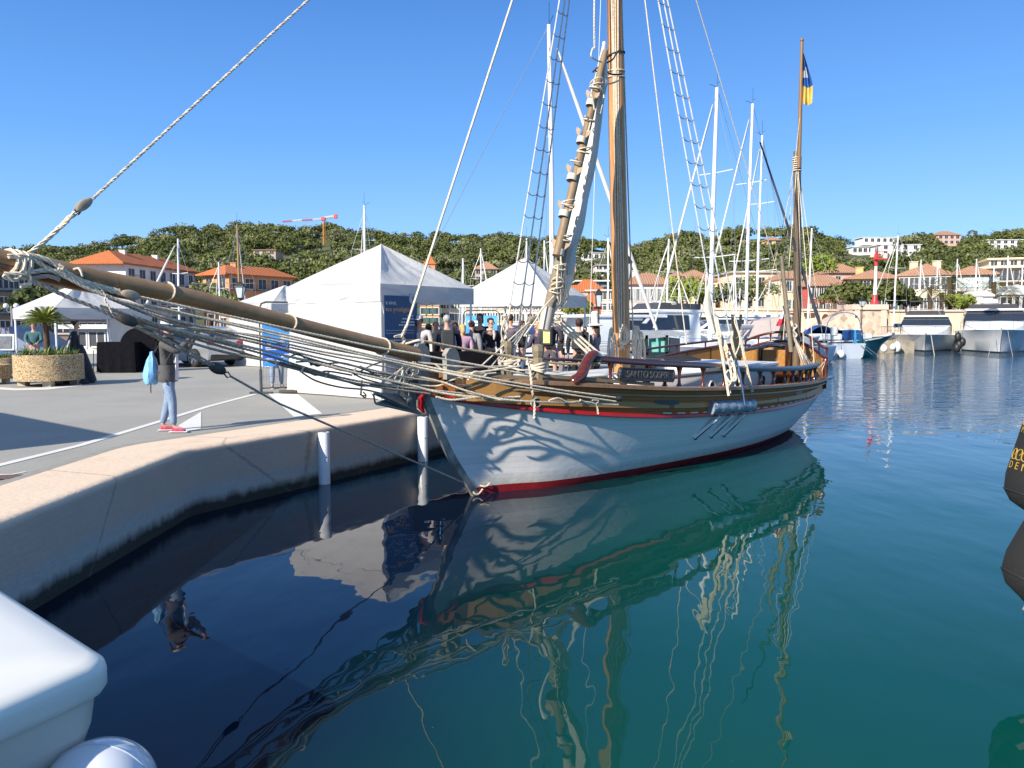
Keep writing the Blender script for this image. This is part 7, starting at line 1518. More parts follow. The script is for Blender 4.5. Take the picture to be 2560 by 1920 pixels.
# ------------------------------------------------------------------ stone mole with the light tower
def stone_mat():
    m, N, L, P = nt('rubble_stone'); pos, xyz = pos_xyz(N, L); v = N.new('ShaderNodeTexVoronoi'); v.feature = 'DISTANCE_TO_EDGE'; v.inputs['Scale'].default_value = 2.2; L.new(pos, v.inputs['Vector']); v2 = N.new('ShaderNodeTexVoronoi'); v2.inputs['Scale'].default_value = 2.2; L.new(pos, v2.inputs['Vector'])
    sx = N.new('ShaderNodeSeparateColor'); L.new(v2.outputs['Color'], sx.inputs[0]); c = mixc(N, L, sx.outputs[0], (.40, .28, .19), (.66, .52, .40)); c = mixc(N, L, maprange(N, L, v.outputs['Distance'], 0.0, .05), (.62, .52, .42), c); L.new(c, P.inputs['Base Color']); P.inputs['Roughness'].default_value = .9; bumpn(N, L, v.outputs['Distance'], .4, .05, P); return m
STN = stone_mat(); cap_s = stucco('capstone', (.66, .52, .42)); crm = stucco('terrace', (.68, .56, .40))
t = thing('stone_mole', 'rubble stone harbour mole with pale coping carrying the light tower', 'stone wall', (*X(2150, 71), LZ)); Yw = 71.0
def WX(px, py, Y=Yw): return W(px, py, Y)
mb = MB(); pts = [WX(2040, 868), WX(2218, 866), WX(2218, 774), WX(2134, 774), WX(2085, 800), WX(2040, 822)]; mb.slab(pts, 3.0, (0, 1, 0)); mb.build('wall', STN, t, world=True)
mb = MB(); mb.slab([WX(2132, 774, Yw-.2), WX(2222, 774, Yw-.2), WX(2222, 761, Yw-.2), WX(2130, 761, Yw-.2)], 3.4, (0, 1, 0)); mb.build('coping', cap_s, t, world=True)
for px in (2137, 2204): mb = MB(); mb.slab([WX(px, 867, Yw-.12), WX(px+13, 867, Yw-.12), WX(px+13, 774.5, Yw-.12), WX(px, 774.5, Yw-.12)], .11, (0, 1, 0)); mb.build('pilaster', cap_s, t, world=True)
mb = MB(); mb.slab([WX(2138, 794, Yw-.16), WX(2144, 794, Yw-.16), WX(2144, 789, Yw-.16), WX(2138, 789, Yw-.16)], .03, (0, 1, 0)); mb.build('plaque', paneM, t, world=True)
mb = MB(); mb.slab([WX(2040, 880, Yw-2.5), WX(2240, 878, Yw-2.5), WX(2240, 862, Yw-2.5), WX(2040, 864, Yw-2.5)], 2.4, (0, 1, 0)); mb.build('lower_step', cap_s, t, world=True)
t = thing('light_tower', 'red and white harbour light tower on top of the stone mole', 'light tower', (*X(2182, 72.2), ZP_(761, 72.2))); bz = ZP_(761, 72.2); lr = mat('tower_red', (.60, .035, .04), .4); lw = mat('tower_white', (.74, .73, .70), .4); pxm = 72.2/1920
mb = MB(); mb.lathe([(11*pxm, 0), (9*pxm, .15), (6*pxm, .5), (4.6*pxm, .9)], n=16); mb.build('flared_base', lr, t, smooth=True); mb = MB(); mb.lathe([(4.4*pxm, .9), (3.6*pxm, 2.6), (3.4*pxm, 110*pxm)], n=16); mb.build('column', lw, t, smooth=True)
mb = MB(); h = 110*pxm; mb.lathe([(3.6*pxm, h-.6), (4*pxm, h)], n=16); mb.box((.28, 0, h+.03), (1.15, .8, .07)); mb.lathe([(5*pxm, h+.06), (5*pxm, h+.5), (3*pxm, h+.55)], n=12)
for x in (-.28, .05, .38, .8): mb.tube([(x, -.36, h), (x, -.36, h+.75)], .02, 4)
mb.tube([(-.28, -.36, h+.75), (.82, -.36, h+.75)], .025, 4); mb.build('gallery', lr, t); mb = MB(); mb.lathe([(3.2*pxm, h+.55), (3.6*pxm, h+.62), (3.6*pxm, h+1.0), (1.5*pxm, h+1.25), (.6*pxm, h+1.5)], n=12); mb.build('lantern', mat('lantern_grey', (.16, .12, .12), .4), t, smooth=True); mb = MB(); mb.bbox((.82, 0, h+.35), (.34, .3, .5), .04); mb.build('fog_signal', lw, t)
def lantern(px, pyt, Y, label, wpx, hpx, base=QZ, arm=True, post=True):
    tp = W(px, pyt, Y); k = Y/1920; w_ = wpx*k/2; H = hpx*k; t = thing('street_lantern', label, 'street lamp', (tp.x, tp.y, base)); z = tp.z-base-H
    gl = mat('lantern_glass', (.50, .55, .56), .2, .1, 3)
    mb = MB(); mb.lathe([(w_*.75, z+H*.05), (w_*1.25, z+H*.66)], n=4, M=Matrix.Rotation(math.pi/4, 3, 'Z')); mb.build('glass', gl, t)
    mb = MB()
    for q in range(4): a = math.pi/4+q*math.pi/2; mb.tube([(w_*.76*math.cos(a), w_*.76*math.sin(a), z+H*.04), (w_*1.27*math.cos(a), w_*1.27*math.sin(a), z+H*.67)], w_*.07+.004, 4)
    mb.lathe([(w_*1.5, z+H*.665), (w_*1.45, z+H*.72), (w_*.9, z+H*.88), (w_*.3, z+H*.98), (w_*.1, z+H)], n=4, M=Matrix.Rotation(math.pi/4, 3, 'Z')); mb.lathe([(w_*.75, z+H*.045), (w_*.3, z-H*.08)], n=8); mb.build('lantern_head', black_m, t)
    mb = MB(); mb.lathe([(.11, 0), (.10, .4), (.05, .5), (.042, z*.6), (.035, z-H*.05)], n=10); mb.build('post', black_m, t, smooth=True); return t
lantern(1566, 636, 24.5, 'large black lantern on a post directly behind the main mast', 26, 66); lantern(600, 704, 30, 'black lantern on a post in front of the orange roofed house', 22, 42); lantern(1497, 722, 33, 'black lantern on a post right beside the second tent', 17, 46); lantern(2156, 746, 66, 'slim lamp post with a lantern standing before the stone mole', 13, 20, LZ)
t = thing('globe_lamp', 'street lamp with two white globes in front of the shaded block', 'street lamp', (*X(34, 45), LZ)); mb = MB(); z = ZP_(765, 45)-LZ; mb.tube([(0, 0, 0), (0, 0, z)], .045, 8); mb.tube([(-.3, 0, z-.2), (-.2, 0, z-.35), (.2, 0, z-.35), (.3, 0, z-.2)], .02, 6); mb.build('post', mat('lamp_grey', (.3, .3, .3)), t)
for s in (-.3, .3): mb = MB(); mb.ball((s, 0, z), .16, 8); mb.build('globe', mat('globe_white', (.7, .7, .7), .3), t, smooth=True)
# cream promenade wall, arch and railings behind the right-hand quay
t = thing('promenade_wall', 'long cream promenade wall with a dark arch behind the moored boats', 'wall', (*X(1900, 84), LZ)); mb = MB(); mb.slab([W(1560, 868, 86), W(2110, 868, 82), W(2110, 776, 82), W(1560, 770, 86)], 1.0, (0, 1, 0)); mb.build('wall', crm, t, world=True); mb = MB(); mb.slab([W(1560, 772, 85.8), W(2112, 778, 81.8), W(2112, 773, 81.8), W(1560, 767, 85.8)], 1.3, (0, 1, 0)); mb.build('coping', cap_s, t, world=True)
mb = MB(); c = W(2063, 800, 81.5); mb.slab([c+Vector((.42*math.cos(a)*.9, 0, .55*math.sin(a)+.1)) for a in [math.pi*k/10 for k in range(11)]]+[c+Vector((-.38, 0, -1.5)), c+Vector((.38, 0, -1.5))], .06, (0, -1, 0)); mb.build('arch', mat('dark_arch', (.10, .055, .04), .8), t, world=True)
for px in (1960, 2010): mb = MB(); mb.slab([W(px, 792, 82.4), W(px+26, 792, 82.4), W(px+26, 782, 82.4), W(px, 782, 82.4)], .05, (0, -1, 0)); mb.build('wall_opening', mat('dark_arch', (.10, .055, .04), .8), t, world=True)
t = thing('quay_parapet', 'cream parapet wall behind the two white motor yachts', 'wall', (*X(2420, 80), LZ)); mb = MB(); mb.slab([W(2226, 872, 82), W(2700, 872, 82), W(2700, 778, 82), W(2226, 778, 82)], .5, (0, 1, 0)); mb.build('wall', crm, t, world=True); mb = MB(); mb.slab([W(2226, 779, 81.8), W(2700, 779, 81.8), W(2700, 774, 81.8), W(2226, 774, 81.8)], .9, (0, 1, 0)); mb.build('coping', cap_s, t, world=True)
def railing(label, A, B, h, n): 
    A, B = Vector(A), Vector(B); t = thing('iron_railing', label, 'railing', (A+B)/2); mb = MB(); up = Vector((0, 0, h))
    for i in range(n+1): p = A.lerp(B, i/n); mb.tube([p, p+up], .02, 4)
    mb.tube([A+up, B+up], .03, 5); mb.tube([A+up*.15, B+up*.15], .02, 4); mb.build('bars', mat('rail_brown', (.16, .11, .09), .6), t, world=True)
railing('brown iron railing at the right end of the stone mole', W(2202, 862, 68), W(2236, 862, 68), 1.6, 9); railing('grey railing along the promenade wall beside the red house', W(1990, 775, 83), W(2085, 776, 83), 1.1, 26); railing('pale railing above the arch left of the stone mole', W(2070, 795, 72.5), W(2112, 776, 72.5), 1.0, 14)
# ------------------------------------------------------------------ boats in the marina
def hullm(mb, L_, B_, Hb, Hs, wl=.86, n=16, mi=0, rake=.9, full=.45, topmi=None):
    """bow at +y; sections from bow to stern, chine below the water"""
    rings = []
    for i in range(n+1):
        t = i/n; y = L_/2-L_*t; k = min(1, (t/full))**.62 if t < full else 1-.12*((t-full)/(1-full))**2; zb = lerp(Hb, Hs, min(1, t*1.3)); w = B_/2*k; r = []
        for j, (fz, fw, fy) in enumerate(((-.45, .15, .5), (-.1, wl*.78, .8), (.12, wl, .86), (zb*.55, (1+wl)/2, .6), (zb-.08, 1, .05), (zb, 1.0, 0), (zb+.02, .93, 0))):
            wf = w*(fw if t > .02 else 0) if j < 7 else w
            if t < full: wf *= lerp(lerp(.55, 1, j/6 if j < 6 else 1), 1, min(1, t/full))
            r.append(Vector((max(wf, .02), y-(rake*fy*max(0, 1-t*2.2)), fz)))
        rings.append([Vector((-v.x, v.y, v.z)) for v in r]+[v for v in reversed(r)])
    mb.loft(rings, closed=False, mi=mi); last = rings[-1]; mb.add(last, [tuple(range(len(last)))], mi); dk = [[r[6], r[7]] for r in rings]; mb.loft(dk, closed=False, mi=topmi if topmi is not None else mi); return mb
antif = mat('dark_bootstripe', (.01, .03, .05), .4); deckw = mat('gelcoat_deck', (.70, .70, .68), .5, .03, 3); sailc = mat('sail_cover_blue', (.02, .05, .16), .8, .1, 4, bump=.4); sailw = mat('sail_cover_white', (.60, .58, .54), .8, .06, 4, bump=.4)
wire = mat('rigging_wire', (.32, .34, .36), .4, .1, 5, metal=.5)
fendw = mat('fender_white', (.72, .71, .66), .35, .04, 4)
def sailboat(px, Y, pyt, label, L_=10.5, rz=0.0, hm=None, mastr=.085, cover=None, tilt=0, mastm=None, jib=True, spread=2, group='sailing yachts moored in the marina', hullon=True, basepy=None, ant=True, stayw=.008, furl=.05, boom=True, jibside=1, vis=True):
    x, y = X(px, Y); t = thing('sailing_yacht', label, 'sailing yacht', (x, y, 0), rz, group); hm = hm or white_gel; B_ = L_*.32; Hb = L_*.115; Hs = L_*.09
    mb = MB(); hullm(mb, L_, B_, Hb, Hs); mb.v = [(a, b-L_*.08, c) for a, b, c in mb.v]; mb.build('hull', hm, t, smooth=True, sharp=40)
    mb = MB(); rings = []
    for v, w, z in ((.28, .10, .0), (.20, .42, .28), (.02, .55, .40), (-.18, .58, .42), (-.19, .52, .02)): rings.append([Vector((-w*B_/2, v*L_, Hs)), Vector((-w*B_/2*.8, v*L_, Hs+z+.04)), Vector((w*B_/2*.8, v*L_, Hs+z+.04)), Vector((w*B_/2, v*L_, Hs))])
    mb.loft(rings, closed=False); mb.build('coachroof', deckw, t)
    mb = MB()
    for s in (-1, 1): mb.slab([(s*B_*.232, L_*.16, Hs+.12), (s*B_*.262, -.14*L_, Hs+.12), (s*B_*.250, -.14*L_, Hs+.30), (s*B_*.215, L_*.14, Hs+.25)], .03, (s, 0, 0))
    mb.build('cabin_window', glass_dark, t)
    H = W(px, pyt, Y).z-0.0; m0 = Vector((0, .04*L_, Hs)); mt = Vector((tilt, .04*L_-.012*H, H)); mm = mastm or alu
    mb = MB(); mb.tube([m0, m0.lerp(mt, .5)+Vector((0, .05, 0)), mt], [mastr, mastr*.95, mastr*.8], 10, sx=1.0); mb.build('mast', mm, t, smooth=True)
    for k in range(spread):
        f = (.36, .68)[k] if spread == 2 else .5; c = m0.lerp(mt, f); w = B_*(.34, .26)[k]; mb = MB(); mb.tube([c+Vector((-w, -.1, .05)), c, c+Vector((w, -.1, .05))], .022, 5); mb.build('spreader', mm, t)
    mb = MB(); bow = Vector((0, L_*.44, Hb+.1)); st_ = Vector((0, -L_*.57, Hs+.3))
    for s in (-1, 1):
        pts = [Vector((s*B_*.44, .0, Hs+.1))]
        for k in range(spread): f = (.36, .68)[k] if spread == 2 else .5; pts.append(m0.lerp(mt, f)+Vector((s*B_*(.34, .26)[k], -.1, .05)))
        pts.append(mt.lerp(m0, .04)); mb.tube(pts, stayw, 4)
    mb.tube([mt, st_], stayw, 4); mb.tube([mt.lerp(m0, .02), bow], stayw, 4); mb.build('standing_rigging', wire, t)
    if jib: mb = MB(); a = bow.lerp(mt, .06); b = bow.lerp(mt, .93); mb.tube([a, a.lerp(b, .3), a.lerp(b, .8), b], [furl*.8, furl*1.25, furl, furl*.4], 8); mb.build('furled_sail', sailw if cover is None or furl > .05 else sailw, t, smooth=True)
    if boom: mb = MB(); mb.tube([Vector((0, .03*L_, Hs+1.15)), Vector((0, -.36*L_, Hs+1.2))], [.16, .10], 8, sx=1.3); mb.build('boom_cover', cover or sailc, t, smooth=True)
    if ant:
        mb = MB(); mb.tube([mt, mt+Vector((0, 0, .9))], .010, 4); mb.tube([mt, mt+Vector((.25, .1, .18)), mt+Vector((.38, .12, .22))], .012, 4); mb.tube([mt+Vector((-.18, 0, .25)), mt+Vector((-.02, 0, .22))], .010, 4); mb.build('masthead_instruments', black_p, t)
    mb = MB(); 
    for s in (-1, 1):
        for v in (.3, .1, -.1, -.3, -.48): p = Vector((s*B_*.46*(1 if v < .2 else .7), v*L_, Hs+.05)); mb.tube([p, p+Vector((0, 0, .6))], .013, 4)
        mb.tube([(0, L_*.42, Hb+.6), (s*B_*.32, .3*L_, Hs+.65), (s*B_*.46, .1*L_, Hs+.65), (s*B_*.46, -.48*L_, Hs+.65)], .009, 4)
    mb.build('guard_rail', chrome, t); return t
SB = [ # px, Y, y of masthead, length, rotation, mast radius, label, extra
 (1352, 31.5, 62, 11.5, -88, .105, 'sailing yacht whose tall white mast rises left of the furled sail, behind the second tent', dict(tilt=-.0, furl=.075)),
 (1788, 40, 222, 12.0, 130, .115, 'sailing yacht with the thick white mast between the near shrouds and the pair of masts', dict(furl=.045)),
 (1874, 45, 262, 12.0, 130, .10, 'sailing yacht with the left mast of the tall white pair', dict(furl=.04)),
 (1897, 50, 340, 11.0, 135, .085, 'sailing yacht with the right, shorter mast of the white pair', dict(furl=.035)),
 (918, 55, 512, 11.0, 20, .095, 'sailing yacht whose single white mast stands above the left roof slope of the large tent', dict(cover=sailc)),
 (600, 60, 560, 11.0, 10, .09, 'yacht with the varnished wooden mast left of the large tent', dict(mastm='wood', spread=1)),
 (464, 52, 598, 9.5, 150, .08, 'yacht with a white mast and slanting furled jib before the white apartment house', dict(furl=.07)),
 (555, 62, 655, 9.0, 30, .07, 'small yacht with pale mast between the apartment house and the lantern', {}),
 (1160, 58, 645, 9.5, 10, .07, 'yacht mast right of the large tent peak, with its leaning jib', {}),
 (1200, 60, 622, 9.5, 200, .07, 'yacht with the taller mast just left of the second tent peak', {}),
 (1318, 62, 595, 10, 10, .075, 'yacht mast seen through the far shrouds, left one of two', {}),
 (1358, 64, 602, 10, 190, .075, 'yacht mast seen through the far shrouds, right one of two', {}),
 (1515, 60, 596, 10, 190, .075, 'yacht mast immediately left of the main mast', {}),
 (1673, 60, 596, 10.5, 20, .08, 'yacht with the white mast in front of the low beige wing', {}),
 (1690, 68, 690, 9, 200, .06, 'small yacht with a short mast beside the rounded green tree', {}),
 (1765, 70, 660, 9, 10, .06, 'small yacht mast just left of the thickest white mast', {}),
 (1830, 72, 640, 9.5, 170, .065, 'yacht mast between the thick mast and the white pair', {}),
 (1850, 70, 720, 8.5, 10, .055, 'lowest mast between the thick mast and the white pair', {}),
 (1925, 66, 700, 8.5, 30, .06, 'yacht mast between the white pair and the mizzen', {}),
 (2240, 78, 588, 12, 15, .09, 'yacht with the tallest mast of the right-hand row, dark sail on its stay', dict(cover=sailc)),
 (2291, 92, 650, 10.5, 170, .075, 'second yacht mast of the right-hand row, rising from the first motor yacht flybridge', {}),
 (2332, 94, 652, 10.5, 170, .075, 'third yacht mast of the right-hand row, over the window of the white house', {}),
 (2380, 92, 648, 10.5, 175, .08, 'fourth yacht mast of the right-hand row, in front of the tall palm', {}),
 (2428, 92, 648, 10.5, 170, .08, 'fifth yacht mast of the right-hand row, before the yellow balcony house', {}),
 (2438, 96, 708, 9, 170, .06, 'shorter yacht mast right of the fifth one', {}),
 (2472, 92, 668, 10.5, 170, .08, 'sixth yacht mast of the right-hand row, before the stepped building', {}),
 (2505, 94, 640, 11, 172, .08, 'seventh and tallest yacht mast before the stepped building', {}),
 (2542, 92, 664, 10.5, 170, .08, 'last full yacht mast near the right edge', {}),
 (2558, 88, 640, 10.5, 170, .08, 'yacht mast cut by the right edge of the picture', {})]
woodm = wood('pale_mast_wood', (.36, .20, .08), (.50, .30, .13), .5, .2, 'Z', .5)
for i, (px, Y, pt, L_, rz, mr, lab, ex) in enumerate(SB):
    ex = dict(ex)
    if ex.get('mastm'): ex['mastm'] = woodm
    if 'cover' not in ex: ex['cover'] = (sailc, sailw)[i % 2]
    Yh = Y if Y < 73 else 79.9
    if Y > 73:   # boats behind the parapet basin: keep their hulls afloat on the far side of the wall
        pass
    sailboat(px, Y, pt, lab, L_, R(rz), mastr=mr, stayw=.008+Y*.00008, **ex)
# second basin behind the parapet wall
def myacht(loc, rz, label, L_=15, B_=5.2, Hb=1.75, Hs=1.35, cab=1.0, hm=None, fly=True, wm=None, bim=False, ports=(), group=None, anchor=True, dark=False, rail=True, scale=1.0, canvas=None):
    t = thing('motor_yacht', label, 'motor yacht', (*loc, 0), rz, group); hm = hm or white_gel; y0 = L_/2
    mb = MB(); hullm(mb, L_, B_, Hb, Hs, .82, 18, rake=1.6, full=.42); mb.build('hull', hm, t, smooth=True, sharp=40)
    mb = MB(); rings = []
    for i in range(13):
        tt = i/12; y = y0-L_*tt*.98-.9*max(0, 1-2.2*tt); k = min(1, (tt/.42))**.62 if tt < .42 else 1-.1*((tt-.42)/.58)**2; w = B_/2*k*.80*lerp(.62, 1, min(1, tt/.42)); rings.append([Vector((-w, y, -.06)), Vector((-w*1.02, y, .12)), Vector((w*1.02, y, .12)), Vector((w, y, -.06))])
    mb.loft(rings, closed=False); mb.build('waterline_stripe', antif, t)
    w0 = B_*.40; z = Hs+.05; cb_ = lambda v, w, z_: [Vector((-w, v, z)), Vector((-w*.93, v, z_)), Vector((w*.93, v, z_)), Vector((w, v, z))]
    mb = MB(); mb.loft([cb_(y0*.62, w0*.35, z+.12), cb_(y0*.40, w0*.80, z+.52), cb_(y0*.22, w0*.98, z+.86), cb_(y0*.10, w0, z+.93)], closed=False); mb.build('foredeck_cabin', deckw, t, smooth=True, sharp=40)
    zt = z+.90; H2 = z+1.55*cab+.30; mb = MB(); f = y0*.12; s_ = -.62*L_/2*1.2
    A = [Vector((-w0, f, zt)), Vector((w0, f, zt)), Vector((w0*.86, f-1.5, H2)), Vector((-w0*.86, f-1.5, H2))]
    mb.slab(A, .06, (0, 1, .6)); mb.build('windscreen', glass_dark, t)
    mb = MB(); mb.slab([(-.03, f+.03, zt), (.03, f+.03, zt), (.03, f-1.45, H2), (-.03, f-1.45, H2)], .075, (0, 1, .6)); mb.build('windscreen_bar', black_p, t)
    mb = MB(); mb.loft([[Vector((-w0, f-.03, z)), Vector((-w0, f-.03, zt)), Vector((-w0*.86, f-1.53, H2)), Vector((w0*.86, f-1.53, H2)), Vector((w0, f-.03, zt)), Vector((w0, f-.03, z))], [Vector((-w0, s_, z)), Vector((-w0, s_, zt)), Vector((-w0*.86, s_, H2)), Vector((w0*.86, s_, H2)), Vector((w0, s_, zt)), Vector((w0, s_, z))]], closed=False); mb.add([(-w0, s_, z), (w0, s_, z), (w0*.86, s_, H2), (-w0*.86, s_, H2)], [(0, 1, 2, 3)]); mb.build('deckhouse', hm if hm is not silver_gel else white_gel, t, smooth=True, sharp=30)
    for s in (-1, 1): mb = MB(); mb.slab([(s*w0*1.0, f-.5, zt+.05), (s*w0, s_*.8, zt+.05), (s*w0*.9, s_*.8, H2-.15), (s*w0*.89, f-1.6, H2-.15)], .02, (s, 0, .2)); mb.build('side_window', glass_dark, t)
    mb = MB(); mb.bbox((0, (f-1.2+s_)/2-.5, H2+.09), (w0*1.86, abs(s_-f)-.2, .20), .09); mb.build('hardtop', hm if hm is not silver_gel else white_gel, t, smooth=True)
    if fly:
        mb = MB(); mb.loft([[Vector((-w0*.74, f-2.0, H2+.2)), Vector((w0*.74, f-2.0, H2+.2))], [Vector((-w0*.68, f-2.5, H2+.62)), Vector((w0*.68, f-2.5, H2+.62))]], closed=False); mb.slab([(-w0*.74, f-2.0, H2+.2), (-w0*.74, f-5.5, H2+.2), (-w0*.74, f-5.5, H2+.55), (-w0*.68, f-2.5, H2+.62)], .04, (-1, 0, 0)); mb.slab([(w0*.74, f-2.0, H2+.2), (w0*.74, f-5.5, H2+.2), (w0*.74, f-5.5, H2+.55), (w0*.68, f-2.5, H2+.62)], .04, (1, 0, 0)); mb.build('flybridge_screen', mat('smoked_screen', (.06, .055, .055), .3), t)
        for q in range(3): mb = MB(); mb.bbox((-1.0+q, f-3.4, H2+.45), (.6, .5, .5), .08); mb.build('flybridge_seat', mat('seat_vinyl', (.5, .5, .48), .6), t, smooth=True)
    if bim:
        mb = MB(); zz = H2+1.55; mb.bbox((0, f-3.9, zz), (w0*1.35, 2.0, .10), .04); mb.build('bimini', mat('bimini_dark', (.05, .05, .06), .8), t); mb = MB()
        for s in (-1, 1): mb.tube([(s*w0*.66, f-3.0, H2+.3), (s*w0*.66, f-3.6, zz)], .022, 5); mb.tube([(s*w0*.66, f-4.8, H2+.3), (s*w0*.66, f-4.4, zz)], .022, 5)
        mb.build('bimini_frame', chrome, t)
    if rail:
        mb = MB(); pts = []
        for i in range(15):
            u = -1+2*i/14; yy = y0*.86-(abs(u)**2.2)*L_*.42; k = abs(u)**.6; pts.append(Vector((math.copysign(B_*.43*k, u), yy, Hb+.72-.12*abs(u))))
        mb.tube(catmull(pts, 3), .018, 5)
        for i in range(0, 15, 2): mb.tube([pts[i]-Vector((0, 0, .70-.1*abs(-1+2*i/14))), pts[i]], .012, 4)
        mb.build('bow_rail', chrome, t)
    if anchor: mb = MB(); yb = y0-.95; mb.add([(-.22, yb+.02, Hb-.1), (.22, yb+.02, Hb-.1), (0, yb-.25, Hb-.55), (0, yb+.30, Hb-.15)], [(0, 2, 3), (3, 2, 1), (0, 3, 1)]); mb.tube([(0, yb-.2, Hb+.05), (0, yb+.35, Hb-.05)], .06, 6); mb.build('anchor', mat('anchor_dark', (.06, .07, .07), .4, metal=.5), t)
    for (s, yy, zz, w, h) in ports:
        mb = MB(); mb.slab([(s*(B_*.452), yy-w/2, zz-h/2), (s*(B_*.462), yy+w/2, zz-h/2), (s*(B_*.472), yy+w/2, zz+h/2), (s*(B_*.470), yy-w/2, zz+h/2)], .03, (s, .2, -.2)); mb.build('hull_window', glass_dark, t)
    return t
MG = 'white motor yachts moored bow out at the right'
bx_, by_ = X(2312, 66); ya = myacht((bx_+7.5*.47, by_+7.5*.88), R(152), 'grey hulled motor yacht with dark windscreen and bimini, moored bow out beside the stone mole', 15, 5.3, 1.5, 1.3, .9, mat('silver_yacht_hull', (.60, .62, .62), .3, .04, 2, coat=.4), True, bim=True, group=MG)
bx_, by_ = X(2503, 62.5); yb_ = myacht((bx_+8*.47, by_+8*.88), R(152), 'larger white motor yacht with blue tinted windscreen, moored bow out at the right edge', 16, 6.2, 1.95, 1.7, 1.0, mat('pearl_hull', (.74, .75, .76), .25, .04, 2, coat=.5), True, ports=((1, 4.6, 1.25, 1.3, .42), (-1, 4.6, 1.25, 1.3, .42)), group=MG)
mb = MB(); mb.bbox((X(2511, 66)[0], 68.5, ZP_(752, 66)), (1.25, .9, .45), .1); tag(mb.build('covered_dinghy', deckw, None, smooth=True), 'white covered dinghy on top of the larger motor yacht at the right', 'dinghy')
def mooring(label, A, B, s=.3, r=.012, m=None):
    mb = MB(); mb.tube(sag(Vector(A), Vector(B), s), r, 5); tag(mb.build('mooring_line', m or rope_w, None, smooth=True), label, 'rope')
mooring('pale mooring line from the grey hulled motor yacht straight into the water', W(2328, 838, 66.5), G(2336, 888, 0), .05, .03); mooring('dark mooring line slanting left from the grey hulled motor yacht bow', W(2300, 838, 66.4), W(2215, 865, 65), .4, .018, rope_d)
mooring('left mooring line of the larger motor yacht, running into the water', W(2484, 828, 62.8), G(2471, 890, 0), .1, .02, rope_g); mooring('right mooring line of the larger motor yacht, running into the water', W(2520, 828, 62.8), G(2532, 890, 0), .1, .02, rope_g)
# white round fenders
def fender(px, py, Y, r, label, k=1.15, m=None):
    p = W(px, py, Y); t = thing('ball_fender', label, 'fender', p, 0, 'round white fenders hanging at the marina berths'); mb = MB(); mb.ball((0, 0, 0), (r, r, r*k), 10); mb.tube([(0, 0, r*k*.9), (0, 0, r*k*1.15)], [r*.25, r*.15], 8); mb.build('ball', m or fendw, t, smooth=True); mb = MB(); mb.tube([(0, 0, r*k*1.1), (0, .1, r*k*1.1+.5)], .012, 5); mb.build('rope', rope_d, t)
for a in ((2079, 882, 53, .33, 'biggest white ball fender at the stern left of the teal boat', 1.0), (2113, 872, 54, .33, 'white ball fender just right of the biggest one', 1.0), (2103, 886, 53.4, .24, 'small white fender hanging low between the two large ones'), (2210, 872, 62, .27, 'white ball fender on the mole right of the teal boat'), (2232, 868, 63, .24, 'left of the two white fenders beside the grey hulled yacht', 1.1), (2243, 868, 63.2, .30, 'right of the two white fenders beside the grey hulled yacht', 1.5)): fender(*a)
for k, (px, py) in enumerate(((2395, 842), (2398, 862), (2406, 855), (2392, 870))): fender(px, py, 64, .26, ('upper black fender between the two motor yachts', 'middle black fender between the two motor yachts', 'right black fender between the two motor yachts', 'lowest black fender between the two motor yachts')[k], 1.5, black_p)
# teal boat, bow to the right
teal = mat('teal_paint', (.008, .115, .115), .3, .08, 2, coat=.4)
t = thing('fishing_boat', 'teal green boat with raked bow pointing right before the stone mole', 'fishing boat', (X(2128, 58)[0], 57.5, 0), R(-78)); mb = MB(); hullm(mb, 6.4, 2.3, 1.55, 1.1, .8, 16, rake=1.5, full=.5); mb.build('hull', teal, t, smooth=True, sharp=40); mb = MB(); mb.tube([(-.0, 3.15, 1.60), (-.7, 1.6, 1.36), (-1.1, .2, 1.2), (-1.1, -3, 1.12)], .05, 6); mb.tube([(0, 3.15, 1.60), (.7, 1.6, 1.36), (1.1, .2, 1.2), (1.1, -3, 1.12)], .05, 6); mb.build('gunwale', deckw, t, smooth=True)
mb = MB(); mb.bbox((0, .6, 1.45), (1.0, 1.1, .5), .06); mb.build('cuddy', deckw, t, smooth=True); mb = MB(); mb.bbox((0, -.8, 2.0), (1.6, 1.7, .10), .03); mb.build('canopy_top', deckw, t)
mb = MB(); mb.slab([(-.85, .1, 1.25), (.85, .1, 1.25), (.75, -.2, 1.95), (-.75, -.2, 1.95)], .03, (0, 1, .3)); mb.slab([(-.87, .1, 1.25), (-.77, -.2, 1.95), (-.77, -1.6, 1.95), (-.87, -1.7, 1.25)], .03, (-1, 0, 0)); mb.slab([(.87, .1, 1.25), (.77, -.2, 1.95), (.77, -1.6, 1.95), (.87, -1.7, 1.25)], .03, (1, 0, 0)); mb.build('blue_screen', mat('blue_acrylic', (.02, .07, .22), .2), t)
